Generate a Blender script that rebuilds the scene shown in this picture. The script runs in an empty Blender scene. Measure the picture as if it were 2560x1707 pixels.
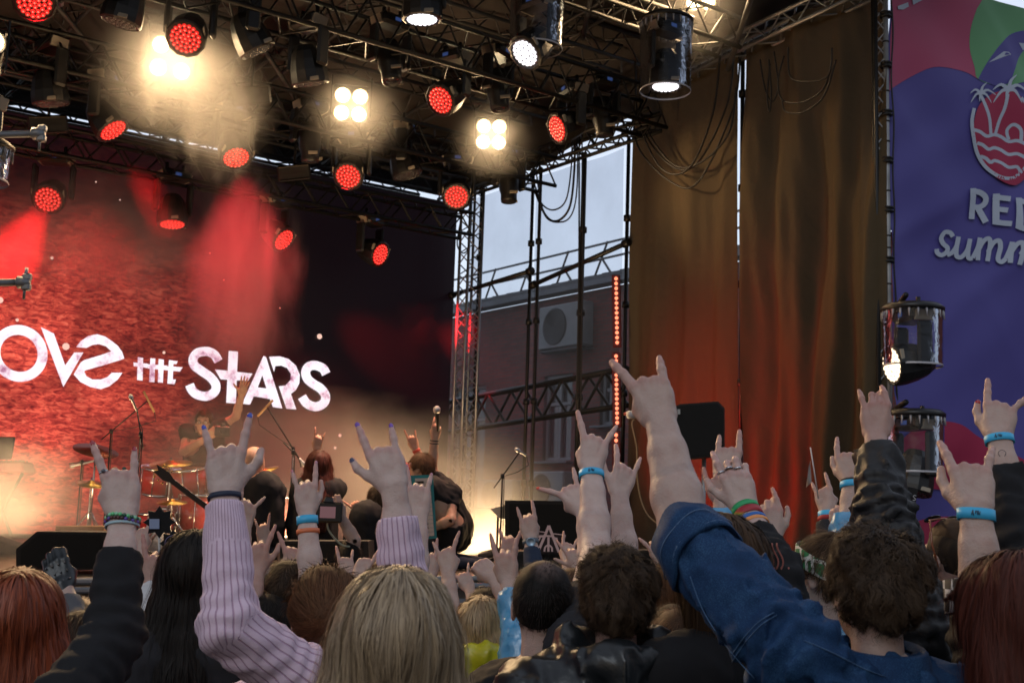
import bpy, math, random
import numpy as np
from mathutils import Vector, Matrix
random.seed(7); RNG = np.random.default_rng(7)
SC = bpy.context.scene; COL = SC.collection
R = math.radians

# ---------------------------------------------------------------- camera
CAM = Vector((0, 0, 1.85)); FPX = 3000.0; PITCH = R(8.0); ROLL = R(1.9)
f_ = Vector((0, math.cos(PITCH), math.sin(PITCH))); u0 = Vector((0, -math.sin(PITCH), math.cos(PITCH))); r0 = Vector((1, 0, 0))
r_ = r0 * math.cos(ROLL) + u0 * math.sin(ROLL); u_ = u0 * math.cos(ROLL) - r0 * math.sin(ROLL)
cam = bpy.data.objects.new('camera', bpy.data.cameras.new('camera')); COL.objects.link(cam)
cam.matrix_world = Matrix(((r_.x, u_.x, -f_.x, CAM.x), (r_.y, u_.y, -f_.y, CAM.y), (r_.z, u_.z, -f_.z, CAM.z), (0, 0, 0, 1)))
cam.data.sensor_width = 36; cam.data.lens = FPX / 2560 * 36; cam.data.clip_end = 3000; cam.data.clip_start = 0.05
cam.data.dof.use_dof = True; cam.data.dof.focus_distance = 4.5; cam.data.dof.aperture_fstop = 8.0
SC.camera = cam

# ---------------------------------------------------------------- sky and exposure
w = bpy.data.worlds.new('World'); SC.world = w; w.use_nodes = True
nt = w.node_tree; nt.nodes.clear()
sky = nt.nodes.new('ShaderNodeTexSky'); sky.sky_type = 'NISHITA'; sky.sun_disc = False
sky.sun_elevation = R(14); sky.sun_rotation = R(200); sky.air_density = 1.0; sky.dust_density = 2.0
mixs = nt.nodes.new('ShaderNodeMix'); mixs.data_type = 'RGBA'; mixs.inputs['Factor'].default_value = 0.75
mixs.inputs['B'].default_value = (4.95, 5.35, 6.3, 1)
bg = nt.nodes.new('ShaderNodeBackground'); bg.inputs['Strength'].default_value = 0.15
wo = nt.nodes.new('ShaderNodeOutputWorld')
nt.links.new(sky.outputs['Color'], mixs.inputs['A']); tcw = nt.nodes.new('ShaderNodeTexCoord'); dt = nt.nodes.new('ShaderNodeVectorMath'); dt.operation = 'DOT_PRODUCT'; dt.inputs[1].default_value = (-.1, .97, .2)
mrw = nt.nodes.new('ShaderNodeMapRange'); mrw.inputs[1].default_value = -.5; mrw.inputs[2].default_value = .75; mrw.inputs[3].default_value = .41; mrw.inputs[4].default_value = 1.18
scw = nt.nodes.new('ShaderNodeVectorMath'); scw.operation = 'SCALE'   # sky shaped brighter towards the stage, dimmed behind for less fill on the crowd
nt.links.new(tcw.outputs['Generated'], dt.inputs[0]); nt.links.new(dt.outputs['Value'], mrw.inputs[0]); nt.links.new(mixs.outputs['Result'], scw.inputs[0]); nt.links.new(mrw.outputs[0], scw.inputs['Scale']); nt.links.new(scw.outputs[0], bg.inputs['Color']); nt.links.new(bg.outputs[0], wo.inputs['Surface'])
sl = bpy.data.lights.new('sun', 'SUN'); sl.energy = 0.5; sl.angle = R(25); sl.color = (0.86, 0.93, 1.0)
so = bpy.data.objects.new('sun', sl); COL.objects.link(so)
# overcast evening light from behind and above the crowd
so.rotation_euler = Vector((-0.35, -0.9, 0.75)).to_track_quat('Z', 'Y').to_euler()
SC.view_settings.view_transform = 'Standard'; SC.view_settings.look = 'None'; SC.view_settings.exposure = 0.0; SC.view_settings.gamma = 1.0
SC.view_settings.use_curve_mapping = False
SC.render.engine = 'CYCLES'
cy = SC.cycles; cy.use_denoising = True
try: cy.denoiser = 'OPENIMAGEDENOISE'
except Exception: pass
cy.max_bounces = 6; cy.diffuse_bounces = 2; cy.glossy_bounces = 3; cy.transmission_bounces = 4; cy.volume_bounces = 0; cy.transparent_max_bounces = 24
cy.sample_clamp_indirect = 4.0; cy.sample_clamp_direct = 12.0; cy.caustics_reflective = False; cy.caustics_refractive = False
cy.use_light_tree = True; cy.volume_step_rate = 1.0; cy.volume_max_steps = 96

# ---------------------------------------------------------------- geometry of the view
def ray(x, y): return f_ + r_ * ((x - 1280) / FPX) + u_ * ((853.5 - y) / FPX)
def at(x, y, d): return CAM + ray(x, y) * d            # point seen at photo pixel x, y, d metres into the view
def hit(x, y, p0, n):
    d = ray(x, y); return CAM + d * ((p0 - CAM).dot(n) / d.dot(n))
UP = Vector((0, 0, 1))
U = Vector((math.sin(R(54)), math.cos(R(54)), 0))      # along the screen, to stage left
V = Vector((-math.cos(R(54)), math.sin(R(54)), 0))     # from the crowd towards the screen
C0 = Vector((-0.85, 16.9, 0))                          # corner of screen and side wall
DECK = 1.36
def S(a, b, z): return C0 - U * a - V * b + UP * z     # stage coordinates: a along screen, b towards crowd
def on_b(x, y, b): return hit(x, y, S(0, b, 0), V)
def on_wall(x, y, off=0.0): return hit(x, y, C0 + U * off, U)

# ---------------------------------------------------------------- mesh building
class MB:
    def __init__(s): s.v = []; s.f = []; s.uv = []; s.c = []; s.sm = []
    def add(s, vs, fs, smooth=False, uv=None, col=None):
        o = len(s.v); s.v += [tuple(p) for p in vs]; s.f += [tuple(i + o for i in f) for f in fs]
        s.sm += [smooth] * len(fs)
        s.uv += list(uv) if uv is not None else [(0, 0)] * len(vs)
        s.c += list(col) if col is not None else [(0, 0, 0)] * len(vs)
        return s
    def box(s, c, size, ax=None, taper=1.0, bev=0.0):
        X, Y, Z = ax if ax else (Vector((1, 0, 0)), Vector((0, 1, 0)), UP)
        c = Vector(c); hx, hy, hz = [q / 2 for q in size]
        b = min(bev, hx * .9, hy * .9, hz * .9)
        if b <= 0:
            vs = [c + X * (i * hx * (taper if k > 0 else 1)) + Y * (j * hy * (taper if k > 0 else 1)) + Z * (k * hz) for k in (-1, 1) for j in (-1, 1) for i in (-1, 1)]
            return s.add(vs, [(0, 2, 3, 1), (4, 5, 7, 6), (0, 1, 5, 4), (2, 6, 7, 3), (0, 4, 6, 2), (1, 3, 7, 5)])
        rings = []
        for (z, ins) in ((-hz, b), (-hz + b, 0), (hz - b, 0), (hz, b)):
            t = taper if z > 0 else 1
            x, y = (hx - ins) * t, (hy - ins) * t; q = b if ins == 0 else 0
            if ins: pts = [(-x, -y), (-x, -y), (x, -y), (x, -y), (x, y), (x, y), (-x, y), (-x, y)]
            else: pts = [(-x, -y + q), (-x + q, -y), (x - q, -y), (x, -y + q), (x, y - q), (x - q, y), (-x + q, y), (-x, y - q)]
            rings.append([c + X * px + Y * py + Z * z for px, py in pts])
        vs = sum(rings, []); fs = []
        for k in range(3):
            for i in range(8): j = (i + 1) % 8; fs.append((k * 8 + i, k * 8 + j, k * 8 + 8 + j, k * 8 + 8 + i))
        fs.append((0, 6, 4, 2)); fs.append((24, 26, 28, 30))
        return s.add(vs, fs)
    def tube(s, pts, r, n=8, caps=True, smooth=True, flat=None, col=None):
        pts = [Vector(p) for p in pts]; rs = r if hasattr(r, '__len__') else [r] * len(pts)
        vs = []; fs = []; prev = None
        for i, p in enumerate(pts):
            t = (pts[min(i + 1, len(pts) - 1)] - pts[max(i - 1, 0)])
            if t.length < 1e-9: t = Vector((0, 0, 1))
            t.normalize()
            if prev is None:
                a = UP if abs(t.z) < 0.9 else Vector((1, 0, 0)); x = t.cross(a).normalized()
            else: x = (prev - t * prev.dot(t)).normalized()
            prev = x; y = t.cross(x)
            for k in range(n):
                an = 2 * math.pi * k / n; vs.append(p + (x * math.cos(an) + y * (math.sin(an) * (flat or 1))) * rs[i])
        for i in range(len(pts) - 1):
            for k in range(n): q = (k + 1) % n; fs.append((i * n + k, i * n + q, i * n + n + q, i * n + n + k))
        if caps: fs.append(tuple(range(n))[::-1]); fs.append(tuple((len(pts) - 1) * n + k for k in range(n)))
        return s.add(vs, fs, smooth, col=[col] * len(vs) if col else None)
    def lathe(s, c, axis, prof, n=24, smooth=True, caps=True):
        c = Vector(c); t = Vector(axis).normalized(); a = UP if abs(t.z) < 0.9 else Vector((1, 0, 0)); x = t.cross(a).normalized(); y = t.cross(x)
        vs = []; fs = []
        for (h, rr) in prof:
            for k in range(n): an = 2 * math.pi * k / n; vs.append(c + t * h + (x * math.cos(an) + y * math.sin(an)) * rr)
        for i in range(len(prof) - 1):
            for k in range(n): q = (k + 1) % n; fs.append((i * n + k, i * n + q, i * n + n + q, i * n + n + k))
        if caps:
            if prof[0][1] > 1e-4: fs.append(tuple(range(n))[::-1])
            if prof[-1][1] > 1e-4: fs.append(tuple((len(prof) - 1) * n + k for k in range(n)))
        return s.add(vs, fs, smooth)
    def prism(s, pts, d):                                # polygon of 3-D points extruded by vector d
        n = len(pts); pts = [Vector(p) for p in pts]; d = Vector(d)
        return s.add(pts + [p + d for p in pts], [tuple(range(n)), tuple(range(2 * n - 1, n - 1, -1))] + [(i, n + i, n + (i + 1) % n, (i + 1) % n) for i in range(n)])
    def grid(s, P, uv=None, smooth=True, closed_u=False, col=None):  # P[i][j] points
        ni = len(P); nj = len(P[0]); vs = [p for row in P for p in row]; fs = []
        for i in range(ni - 1):
            for j in range(nj if closed_u else nj - 1):
                q = (j + 1) % nj; fs.append((i * nj + j, i * nj + q, (i + 1) * nj + q, (i + 1) * nj + j))
        return s.add(vs, fs, smooth, uv=[x for row in uv for x in row] if uv else None, col=[x for row in col for x in row] if col else None)
    def build(s, name, m, parent=None, origin=None):
        me = bpy.data.meshes.new(name)
        o0 = Vector(origin) if origin is not None else Vector((0, 0, 0))
        if len(s.v):
            arr = np.array(s.v, dtype=np.float64) - np.array(o0)
            me.from_pydata(arr.tolist(), [], s.f); me.polygons.foreach_set('use_smooth', s.sm)
            li = np.empty(len(me.loops), dtype=np.int32); me.loops.foreach_get('vertex_index', li)
            if any(u != (0, 0) for u in s.uv):
                ul = me.uv_layers.new(name='UVMap'); ul.data.foreach_set('uv', np.array(s.uv, dtype=np.float32)[li].ravel())
            if any(c != (0, 0, 0) for c in s.c):
                at_ = me.attributes.new('col', 'FLOAT_COLOR', 'POINT'); cc = np.ones((len(s.v), 4), dtype=np.float32); cc[:, :3] = np.array(s.c); at_.data.foreach_set('color', cc.ravel())
            me.validate(); me.update()
        me.materials.append(m)
        return link(name, me, parent, o0)
def link(name, data, parent=None, loc=(0, 0, 0)):
    o = bpy.data.objects.new(name, data); COL.objects.link(o); loc = Vector(loc)
    if parent is not None:
        o.parent = parent; loc = loc - WL(parent)
    o.location = loc
    return o
def WL(o):
    p = Vector(o.location)
    while o.parent is not None: o = o.parent; p += Vector(o.location)
    return p
def tag(o, label=None, cat=None, group=None, kind=None):
    if label: o['label'] = label
    if cat: o['category'] = cat
    if group: o['group'] = group
    if kind: o['kind'] = kind
    return o
def thing(name, label, cat, loc, group=None):
    o = bpy.data.objects.new(name, None); COL.objects.link(o); o.location = loc; o.empty_display_size = .1
    return tag(o, label, cat, group)
def copy_tree(src, parent=None):
    c = src.copy(); COL.objects.link(c)
    if parent is not None: c.parent = parent
    for ch in [o for o in bpy.data.objects if o.parent == src]: copy_tree(ch, c)
    return c

# ---------------------------------------------------------------- materials
MATS = {}
def mat(name, col=(.5, .5, .5), rough=.6, metal=0.0, emit=None, es=1.0, spec=.5, bump=None, var=None, trans=0, sss=0, alpha=1, sheen=0, coat=0, attr=None, bs=None):
    if name in MATS: return MATS[name]
    m = bpy.data.materials.new(name); m.use_nodes = True; n = m.node_tree; p = n.nodes['Principled BSDF']
    p.inputs['Base Color'].default_value = (*col, 1); p.inputs['Roughness'].default_value = rough; p.inputs['Metallic'].default_value = metal
    p.inputs['Specular IOR Level'].default_value = spec
    if sheen: p.inputs['Sheen Weight'].default_value = sheen
    if coat: p.inputs['Coat Weight'].default_value = coat
    if sss: p.inputs['Subsurface Weight'].default_value = sss; p.inputs['Subsurface Radius'].default_value = (.012, .005, .003); p.inputs['Subsurface Scale'].default_value = 1
    if trans: p.inputs['Transmission Weight'].default_value = trans
    if alpha < 1: p.inputs['Alpha'].default_value = alpha
    if emit: p.inputs['Emission Color'].default_value = (*emit, 1); p.inputs['Emission Strength'].default_value = es
    tc = n.nodes.new('ShaderNodeTexCoord')
    if var:                                              # (scale, amount) large soft colour variation
        nz = n.nodes.new('ShaderNodeTexNoise'); nz.inputs['Scale'].default_value = var[0]; nz.inputs['Detail'].default_value = 5
        n.links.new(tc.outputs['Object'], nz.inputs['Vector'])
        mr = n.nodes.new('ShaderNodeMapRange'); mr.inputs['From Min'].default_value = .3; mr.inputs['From Max'].default_value = .7; mr.inputs['To Min'].default_value = 1 - var[1]; mr.inputs['To Max'].default_value = 1 + var[1]
        n.links.new(nz.outputs['Fac'], mr.inputs['Value'])
        mx = n.nodes.new('ShaderNodeVectorMath'); mx.operation = 'SCALE'; mx.inputs[0].default_value = col
        n.links.new(mr.outputs[0], mx.inputs['Scale']); n.links.new(mx.outputs[0], p.inputs['Base Color'])
    if bump:
        nb = n.nodes.new('ShaderNodeTexNoise'); nb.inputs['Scale'].default_value = bump[0]; nb.inputs['Detail'].default_value = 6
        b = n.nodes.new('ShaderNodeBump'); b.inputs['Strength'].default_value = bump[1]; b.inputs['Distance'].default_value = bump[2] if len(bump) > 2 else .005
        n.links.new(tc.outputs['Object'], nb.inputs['Vector']); n.links.new(nb.outputs['Fac'], b.inputs['Height']); n.links.new(b.outputs[0], p.inputs['Normal'])
    MATS[name] = m
    return m
def nodes_of(m): return m.node_tree, m.node_tree.nodes['Principled BSDF']
def N(nt, typ, ins=None, **kw):
    n = nt.nodes.new(typ)
    for k, v in kw.items(): setattr(n, k, v)
    for k, v in (ins or {}).items():
        if hasattr(v, 'is_output'): nt.links.new(v, n.inputs[k])
        else: n.inputs[k].default_value = v
    return n
def ramp(nt, src, stops):
    r = nt.nodes.new('ShaderNodeValToRGB'); e = r.color_ramp.elements
    while len(e) < len(stops): e.new(.5)
    for el, (p, c) in zip(e, stops): el.position = p; el.color = (*c, 1) if len(c) == 3 else c
    nt.links.new(src, r.inputs[0]); return r.outputs[0]
M_BLK = mat('black_metal', (.012, .012, .013), .45, .3, bump=(60, .15, .002))
M_BPL = mat('black_plastic', (.010, .010, .011), .4, spec=.5)
M_ALU = mat('aluminium', (.35, .36, .38), .42, .85, var=(3, .25), bump=(25, .2, .003))
M_STEEL = mat('galvanised_steel', (.30, .31, .33), .5, .6, var=(4, .35), bump=(30, .25, .003))
M_DTRUSS = mat('black_truss_paint', (.009, .009, .009), .5, .2, var=(4, .4))
M_GTRUSS = mat('grey_truss', (.075, .075, .08), .55, .3, var=(3, .3))
M_CABLE = mat('cable_rubber', (.012, .012, .014), .6)
M_WOOD = mat('plywood', (.30, .17, .08), .6, var=(6, .25), bump=(30, .2, .003))
# ================================================================ SETTING
m_gnd = mat('asphalt_paving', (.05, .05, .052), .85, var=(1.2, .3), bump=(90, .5, .01))
g = MB().add([(-600, -600, 0), (600, -600, 0), (600, 600, 0), (-600, 600, 0)], [(0, 1, 2, 3)]).build('ground', m_gnd); tag(g, kind='structure')

# ---- stage deck with its skirt, rails and printed banner
st = thing('stage', 'raised concert stage deck with silver edge rails and grey skirt panels', 'stage', S(7, 7.2, 0))
m_deck = mat('deck_plywood', (.10, .075, .055), .35, var=(2, .3), bump=(40, .2, .003))
d = MB(); d.prism([S(-.2, -1.5, DECK - .12), S(16, -1.5, DECK - .12), S(16, 7.2, DECK - .12), S(-.2, 7.2, DECK - .12)], (0, 0, .12)); d.build('deck', m_deck, st)
sk = MB(); p0, p1 = S(-.2, 7.21, 0), S(16, 7.21, 0)
sk.prism([p0 + UP * .55, p1 + UP * .55, p1 + UP * (DECK - .12), p0 + UP * (DECK - .12)], -V * .02); sk.build('skirt_panel', mat('skirt_grey', (.17, .18, .20), .6, var=(5, .3)), st)
for z in (DECK + .02, DECK - .03, DECK - .3):
    r = MB(); r.box((p0 + p1) / 2 + UP * z - V * .03, (16.2, .05, .035), (U, V, UP), bev=.01); r.build('edge_rail', M_ALU, st)
bn = MB(); bn.prism([p0 + UP * .05 - V * .04, p1 + UP * .05 - V * .04, p1 + UP * .98 - V * .04, p0 + UP * .98 - V * .04], -V * .01)
m_bn = mat('magenta_print', (.38, .05, .14), .6, var=(3, .2)); bn.build('printed_skirt_banner', m_bn, st)
hr = MB()
for k in range(9):
    c = hit(775 - k * 330, 1575, S(0, 7.24, 0), V); pts = []
    for q in range(24):
        t = 2 * math.pi * q / 24; pts.append(c - U * (16 * math.sin(t) ** 3 * .008) + UP * ((13 * math.cos(t) - 5 * math.cos(2 * t) - 2 * math.cos(3 * t) - math.cos(4 * t)) * .008))
    hr.prism(pts, -V * .014)
hr.build('heart_print', mat('heart_red', (.6, .01, .02), .5), st)

# ---- LED screen
scr = thing('led_screen', 'huge LED wall showing white band lettering on glowing red rock', 'screen', S(7, 0, DECK))
b = MB(); b.box(S(7, -.12, (DECK + 6.2) / 2 + .0), (14.0, .22, 6.2 - DECK), (U, V, UP)); b.build('cabinet', M_BPL, scr)
m = mat('led_image', (.004, .004, .005), .4, spec=.3); nt_, p = nodes_of(m)
tc = N(nt_, 'ShaderNodeTexCoord'); uvn = N(nt_, 'ShaderNodeUVMap', uv_map='UVMap')
sx = N(nt_, 'ShaderNodeSeparateXYZ', {0: uvn.outputs[0]})
mp = N(nt_, 'ShaderNodeMapping', {0: uvn.outputs[0], 'Scale': (2.6, 7.0, 1)})
n1 = N(nt_, 'ShaderNodeTexNoise', {'Vector': mp.outputs[0], 'Scale': 3.3, 'Detail': 8, 'Roughness': .66, 'Distortion': .9})
n2 = N(nt_, 'ShaderNodeTexNoise', {'Vector': uvn.outputs[0], 'Scale': .55, 'Detail': 3})
rock = ramp(nt_, n1.outputs['Fac'], [(.34, (.20, .012, .012)), (.47, (.55, .050, .035)), (.56, (.88, .105, .062)), (.70, (1.1, .22, .13))])
# image content: bright on the left, fading to black past the lettering
fade = N(nt_, 'ShaderNodeMath', {0: n2.outputs['Fac'], 1: 2.6, 2: N(nt_, 'ShaderNodeMath', {0: sx.outputs[0], 1: -.8}, operation='ADD').outputs[0]}, operation='MULTIPLY_ADD')
fr = ramp(nt_, N(nt_, 'ShaderNodeMapRange', {0: fade.outputs[0], 1: 2.6, 2: 6.2}).outputs[0], [(0, (0, 0, 0)), (.14, (.008,) * 3), (.28, (.07,) * 3), (.46, (.22,) * 3), (.64, (.48,) * 3), (.9, (.95,) * 3)])
ve = ramp(nt_, N(nt_, 'ShaderNodeMapRange', {0: N(nt_, 'ShaderNodeMath', {0: sx.outputs[1], 1: n2.outputs['Fac']}, operation='ADD').outputs[0], 1: 0.3, 2: 5.6}).outputs[0], [(0, (.35,) * 3), (.14, (1,) * 3), (.48, (.95,) * 3), (.64, (.5,) * 3), (.78, (.06,) * 3), (1, (0,) * 3)])
e1 = N(nt_, 'ShaderNodeMix', {'Factor': 1.0, 'A': rock, 'B': fr}, data_type='RGBA', blend_type='MULTIPLY')
n3 = N(nt_, 'ShaderNodeTexNoise', {'Vector': uvn.outputs[0], 'Scale': 1.5, 'Detail': 5, 'Distortion': .6}); mot = ramp(nt_, n3.outputs['Fac'], [(.34, (.45,) * 3), (.50, (.95,) * 3), (.66, (1.25,) * 3)])
seam = N(nt_, 'ShaderNodeTexBrick', {'Vector': uvn.outputs[0], 'Color1': (1, 1, 1, 1), 'Color2': (.95, .95, .95, 1), 'Mortar': (.86, .86, .86, 1), 'Scale': 1.0, 'Mortar Size': .006, 'Brick Width': .5, 'Row Height': .5}, offset=0.0)
e1 = N(nt_, 'ShaderNodeMix', {'Factor': 1.0, 'A': e1.outputs['Result'], 'B': mot}, data_type='RGBA', blend_type='MULTIPLY'); e1 = N(nt_, 'ShaderNodeMix', {'Factor': 1.0, 'A': e1.outputs['Result'], 'B': seam.outputs[0]}, data_type='RGBA', blend_type='MULTIPLY')
e2 = N(nt_, 'ShaderNodeMix', {'Factor': 1.0, 'A': e1.outputs['Result'], 'B': ve}, data_type='RGBA', blend_type='MULTIPLY')
e3 = N(nt_, 'ShaderNodeMix', {'Factor': 1.0, 'A': e2.outputs['Result'], 'B': (.0035, .0015, .003, 1)}, data_type='RGBA', blend_type='ADD')
nt_.links.new(e3.outputs['Result'], p.inputs['Emission Color']); p.inputs['Emission Strength'].default_value = 1.0
b = MB(); q = [S(0.02, 0, DECK + .05), S(13.98, 0, DECK + .05), S(13.98, 0, 6.17), S(0.02, 0, 6.17)]
b.add(q, [(0, 1, 2, 3)], uv=[(0.02, .05), (13.98, .05), (13.98, 4.8), (0.02, 4.8)]); b.build('display_face', m, scr)
# lettering on the screen
m = mat('led_letters', (0, 0, 0), .5, emit=(1, 1, 1), es=1.0); nt_, p = nodes_of(m)
tc = N(nt_, 'ShaderNodeTexCoord'); n1 = N(nt_, 'ShaderNodeTexNoise', {'Vector': tc.outputs['Object'], 'Scale': 4.5, 'Detail': 6, 'Roughness': .7})
nt_.links.new(ramp(nt_, n1.outputs['Fac'], [(.30, (.40, .12, .24)), (.39, (.85, .55, .68)), (.46, (1.05, .92, 1.0)), (.6, (1.15, 1.08, 1.18))]), p.inputs['Emission Color'])
LZ = [0]
def scr_poly(b, pts, ox, oy, k):
    LZ[0] += 1; off = .02 + .0006 * LZ[0]
    b.prism([hit(ox + x / k, oy + y / k, S(0, off, 0), V) for x, y in pts], V * .01)
def smooth_path(pts, n=6, closed=False):
    P = [np.array(p, float) for p in pts]; out = []
    m_ = len(P); rng_ = range(m_ if closed else m_ - 1)
    for i in rng_:
        p0 = P[(i - 1) % m_] if closed or i > 0 else P[0]; p1 = P[i]; p2 = P[(i + 1) % m_]; p3 = P[(i + 2) % m_] if closed or i + 2 < m_ else P[-1]
        for t in np.linspace(0, 1, n, endpoint=False):
            out.append(.5 * ((2 * p1) + (-p0 + p2) * t + (2 * p0 - 5 * p1 + 4 * p2 - p3) * t * t + (-p0 + 3 * p1 - 3 * p2 + p3) * t ** 3))
    if not closed: out.append(P[-1])
    return out
def stroke_pts(pts, w, closed=False):                    # left and right rails of a 2-D stroke
    L, Rr = [], []; n = len(pts)
    for i in range(n):
        a = pts[(i - 1) % n] if closed or i > 0 else pts[0]; c = pts[(i + 1) % n] if closed or i < n - 1 else pts[-1]
        t = np.array(c) - np.array(a); t = t / (np.linalg.norm(t) + 1e-9); nn = np.array((-t[1], t[0])); ww = (w[i] if hasattr(w, '__len__') else w) / 2
        L.append(np.array(pts[i]) + nn * ww); Rr.append(np.array(pts[i]) - nn * ww)
    return L, Rr
def scr_stroke(b, pts, w, ox, oy, k, closed=False, n=6, mapf=None, th=None):
    LZ[0] += 1; off = .02 + .0006 * LZ[0]
    sp = smooth_path(pts, n, closed); L, Rr = stroke_pts(sp, w, closed); m_ = len(sp)
    fn = mapf or (lambda x, y: hit(x, y, S(0, off, 0), V))
    vs = [fn(ox + p[0] / k, oy + p[1] / k) for p in L] + [fn(ox + p[0] / k, oy + p[1] / k) for p in Rr]
    fs = [(i, (i + 1) % m_, m_ + (i + 1) % m_, m_ + i) for i in range(m_ if closed else m_ - 1)]
    b.add(vs, fs)
b = MB(); k = 4.752
el = lambda cx, cy, rx, ry, sh=0, n=28: [(cx + rx * math.cos(t), cy + ry * math.sin(t) + sh * rx * math.cos(t)) for t in np.linspace(0, 2 * math.pi, n, endpoint=False)]
scr_stroke(b, el(226, 490, 280, 278, .06, 24), 118, 0, 780, k, closed=True, n=3)
scr_stroke(b, el(-420, 430, 250, 260, .06, 24), 118, 0, 780, k, closed=True, n=3)
scr_poly(b, [(490, 180), (640, 255), (775, 635), (885, 480), (990, 480), (755, 885)], 0, 780, k)
e_out = [(910, 415), (960, 345), (1050, 285), (1150, 262), (1250, 290), (1330, 345), (1400, 400), (1450, 470), (1478, 550), (1430, 570), (1200, 640), (1020, 690), (1000, 705), (1025, 760), (1100, 800), (1200, 800), (1280, 770), (1330, 720), (1455, 720), (1400, 800), (1300, 880), (1200, 915), (1080, 890), (960, 830), (878, 740), (960, 600), (1000, 570), (1200, 510), (1325, 465), (1260, 405), (1180, 380), (1100, 390), (1030, 425)]
scr_poly(b, e_out, 0, 780, k)
for q in ([(1640, 535), (1700, 545), (1695, 812), (1632, 806)], [(1590, 598), (1755, 612), (1750, 664), (1592, 640)], [(1790, 548), (1845, 552), (1835, 832), (1775, 826)], [(1888, 556), (1948, 566), (1935, 838), (1878, 832)], [(1757, 618), (1985, 635), (1975, 690), (1757, 668)],
          [(2010, 570), (2062, 576), (2050, 852), (1992, 846)], [(2011, 572), (2112, 582), (2096, 618), (2010, 612)], [(1982, 640), (2172, 655), (2140, 706), (1980, 690)], [(1995, 795), (2092, 800), (2072, 856), (1993, 848)]):
    scr_poly(b, q, 0, 780, k)
scr_stroke(b, [(600, 300), (555, 225), (490, 188), (430, 182), (350, 200), (300, 265), (312, 345), (400, 415), (500, 485), (565, 570), (560, 650), (500, 700), (430, 714), (340, 690), (285, 640), (255, 575)], 108, 420, 840, k)
scr_poly(b, [(725, 175), (832, 185), (805, 800), (695, 790)], 420, 840, k); scr_poly(b, [(560, 395), (1005, 445), (950, 532), (630, 512)], 420, 840, k)
scr_poly(b, [(1138, 235), (1165, 250), (1182, 300), (1065, 612), (975, 812), (885, 802)], 420, 840, k)
scr_poly(b, [(1165, 250), (1360, 858), (1250, 842), (1215, 745), (1125, 470), (1128, 300)], 420, 840, k)
scr_poly(b, [(1060, 608), (1180, 622), (1222, 748), (1010, 712)], 420, 840, k)
scr_poly(b, [(1205, 245), (1330, 240), (1430, 270), (1520, 350), (1567, 460), (1560, 560), (1520, 640), (1460, 685), (1525, 870), (1410, 860), (1320, 595), (1400, 585), (1460, 520), (1465, 450), (1420, 380), (1350, 350), (1275, 355), (1262, 420)], 420, 840, k)
scr_stroke(b, [(1880, 450), (1840, 385), (1750, 348), (1670, 365), (1635, 430), (1660, 510), (1730, 570), (1810, 620), (1868, 700), (1860, 780), (1790, 832), (1710, 830), (1640, 790), (1592, 718)], 108, 420, 840, k)
b.build('lettering', m, scr)
b = MB()
for (x, y, r) in ((43, 800, 4), (165, 866, 9), (410, 881, 4), (130, 645, 4), (799, 841, 8), (850, 1088, 5), (838, 1119, 4), (0, 750, 8), (525, 633, 2), (300, 500, 2), (240, 455, 2), (600, 980, 3), (700, 770, 2), (560, 700, 2)):
    LZ[0] += 1; c = hit(x, y, S(0, .02 + .0006 * LZ[0], 0), V)
    b.prism([c + (U * math.cos(t) + UP * math.sin(t)) * r * .0046 for t in np.linspace(0, 2 * math.pi, 9, endpoint=False)], V * .003)
b.build('ember_dots', mat('ember', (0, 0, 0), emit=(1, .62, .5), es=1.0), scr)

# ---- lattice trusses
def truss_mb(p0, p1, w=.3, h=.3, bay=.45, up=None, cr=.025, br=.011, tri=False, seg=6):
    p0, p1 = Vector(p0), Vector(p1); t = (p1 - p0); L = t.length; t.normalize()
    up = Vector(up) if up else UP; s = t.cross(up).normalized(); up = s.cross(t).normalized()
    offs = [(-s * w / 2 - up * h / 2), (s * w / 2 - up * h / 2), (s * w / 2 + up * h / 2), (-s * w / 2 + up * h / 2)]
    if tri: offs = [(-s * w / 2 - up * h / 2), (s * w / 2 - up * h / 2), up * h / 2]
    ch = [MB().tube([p0 + o, p1 + o], cr, seg + 2) for o in offs]
    br_ = MB(); n = max(1, int(L / bay)); m_ = len(offs)
    for i in range(n):
        a0 = p0 + t * (L * i / n); a1 = p0 + t * (L * (i + 1) / n); am = (a0 + a1) / 2
        for k in range(m_):
            o1, o2 = offs[k], offs[(k + 1) % m_]
            br_.tube([a0 + o1, am + o2], br, seg, caps=False); br_.tube([am + o2, a1 + o1], br, seg, caps=False)
    return ch, br_
def truss(label, p0, p1, mt=None, name='truss', group=None, cat='truss', **kw):
    o = thing(name, label, cat, (Vector(p0) + Vector(p1)) / 2, group)
    ch, br_ = truss_mb(p0, p1, **kw); mt = mt or M_DTRUSS
    for c in ch: c.build('chord', mt, o)
    br_.build('bracing', mt, o)
    return o
GT = 'black lighting trusses across the stage'
truss('long black lighting truss at the front carrying the biggest lamps', S(13, 4.3, 6.42), S(.15, 4.3, 6.42), group=GT, w=.42, h=.42)
truss('middle black lighting truss between front lamps and screen', S(13, 2.5, 6.05), S(.3, 2.5, 6.05), group=GT, w=.36, h=.36)
truss('rear black truss hanging right before the dark screen top', S(13, 1.0, 5.62), S(.5, 1.0, 5.62), group=GT, w=.3, h=.3)
truss('upper black truss carrying the clear covered white lamps', S(13, 5.7, 6.85), S(.4, 5.7, 6.85), group=GT, w=.32, h=.32)
truss('dark side truss along the top of the see-through scrim', S(.1, -.2, 6.38), S(.1, 4.25, 6.38), w=.22, h=.22, bay=.3)
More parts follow.
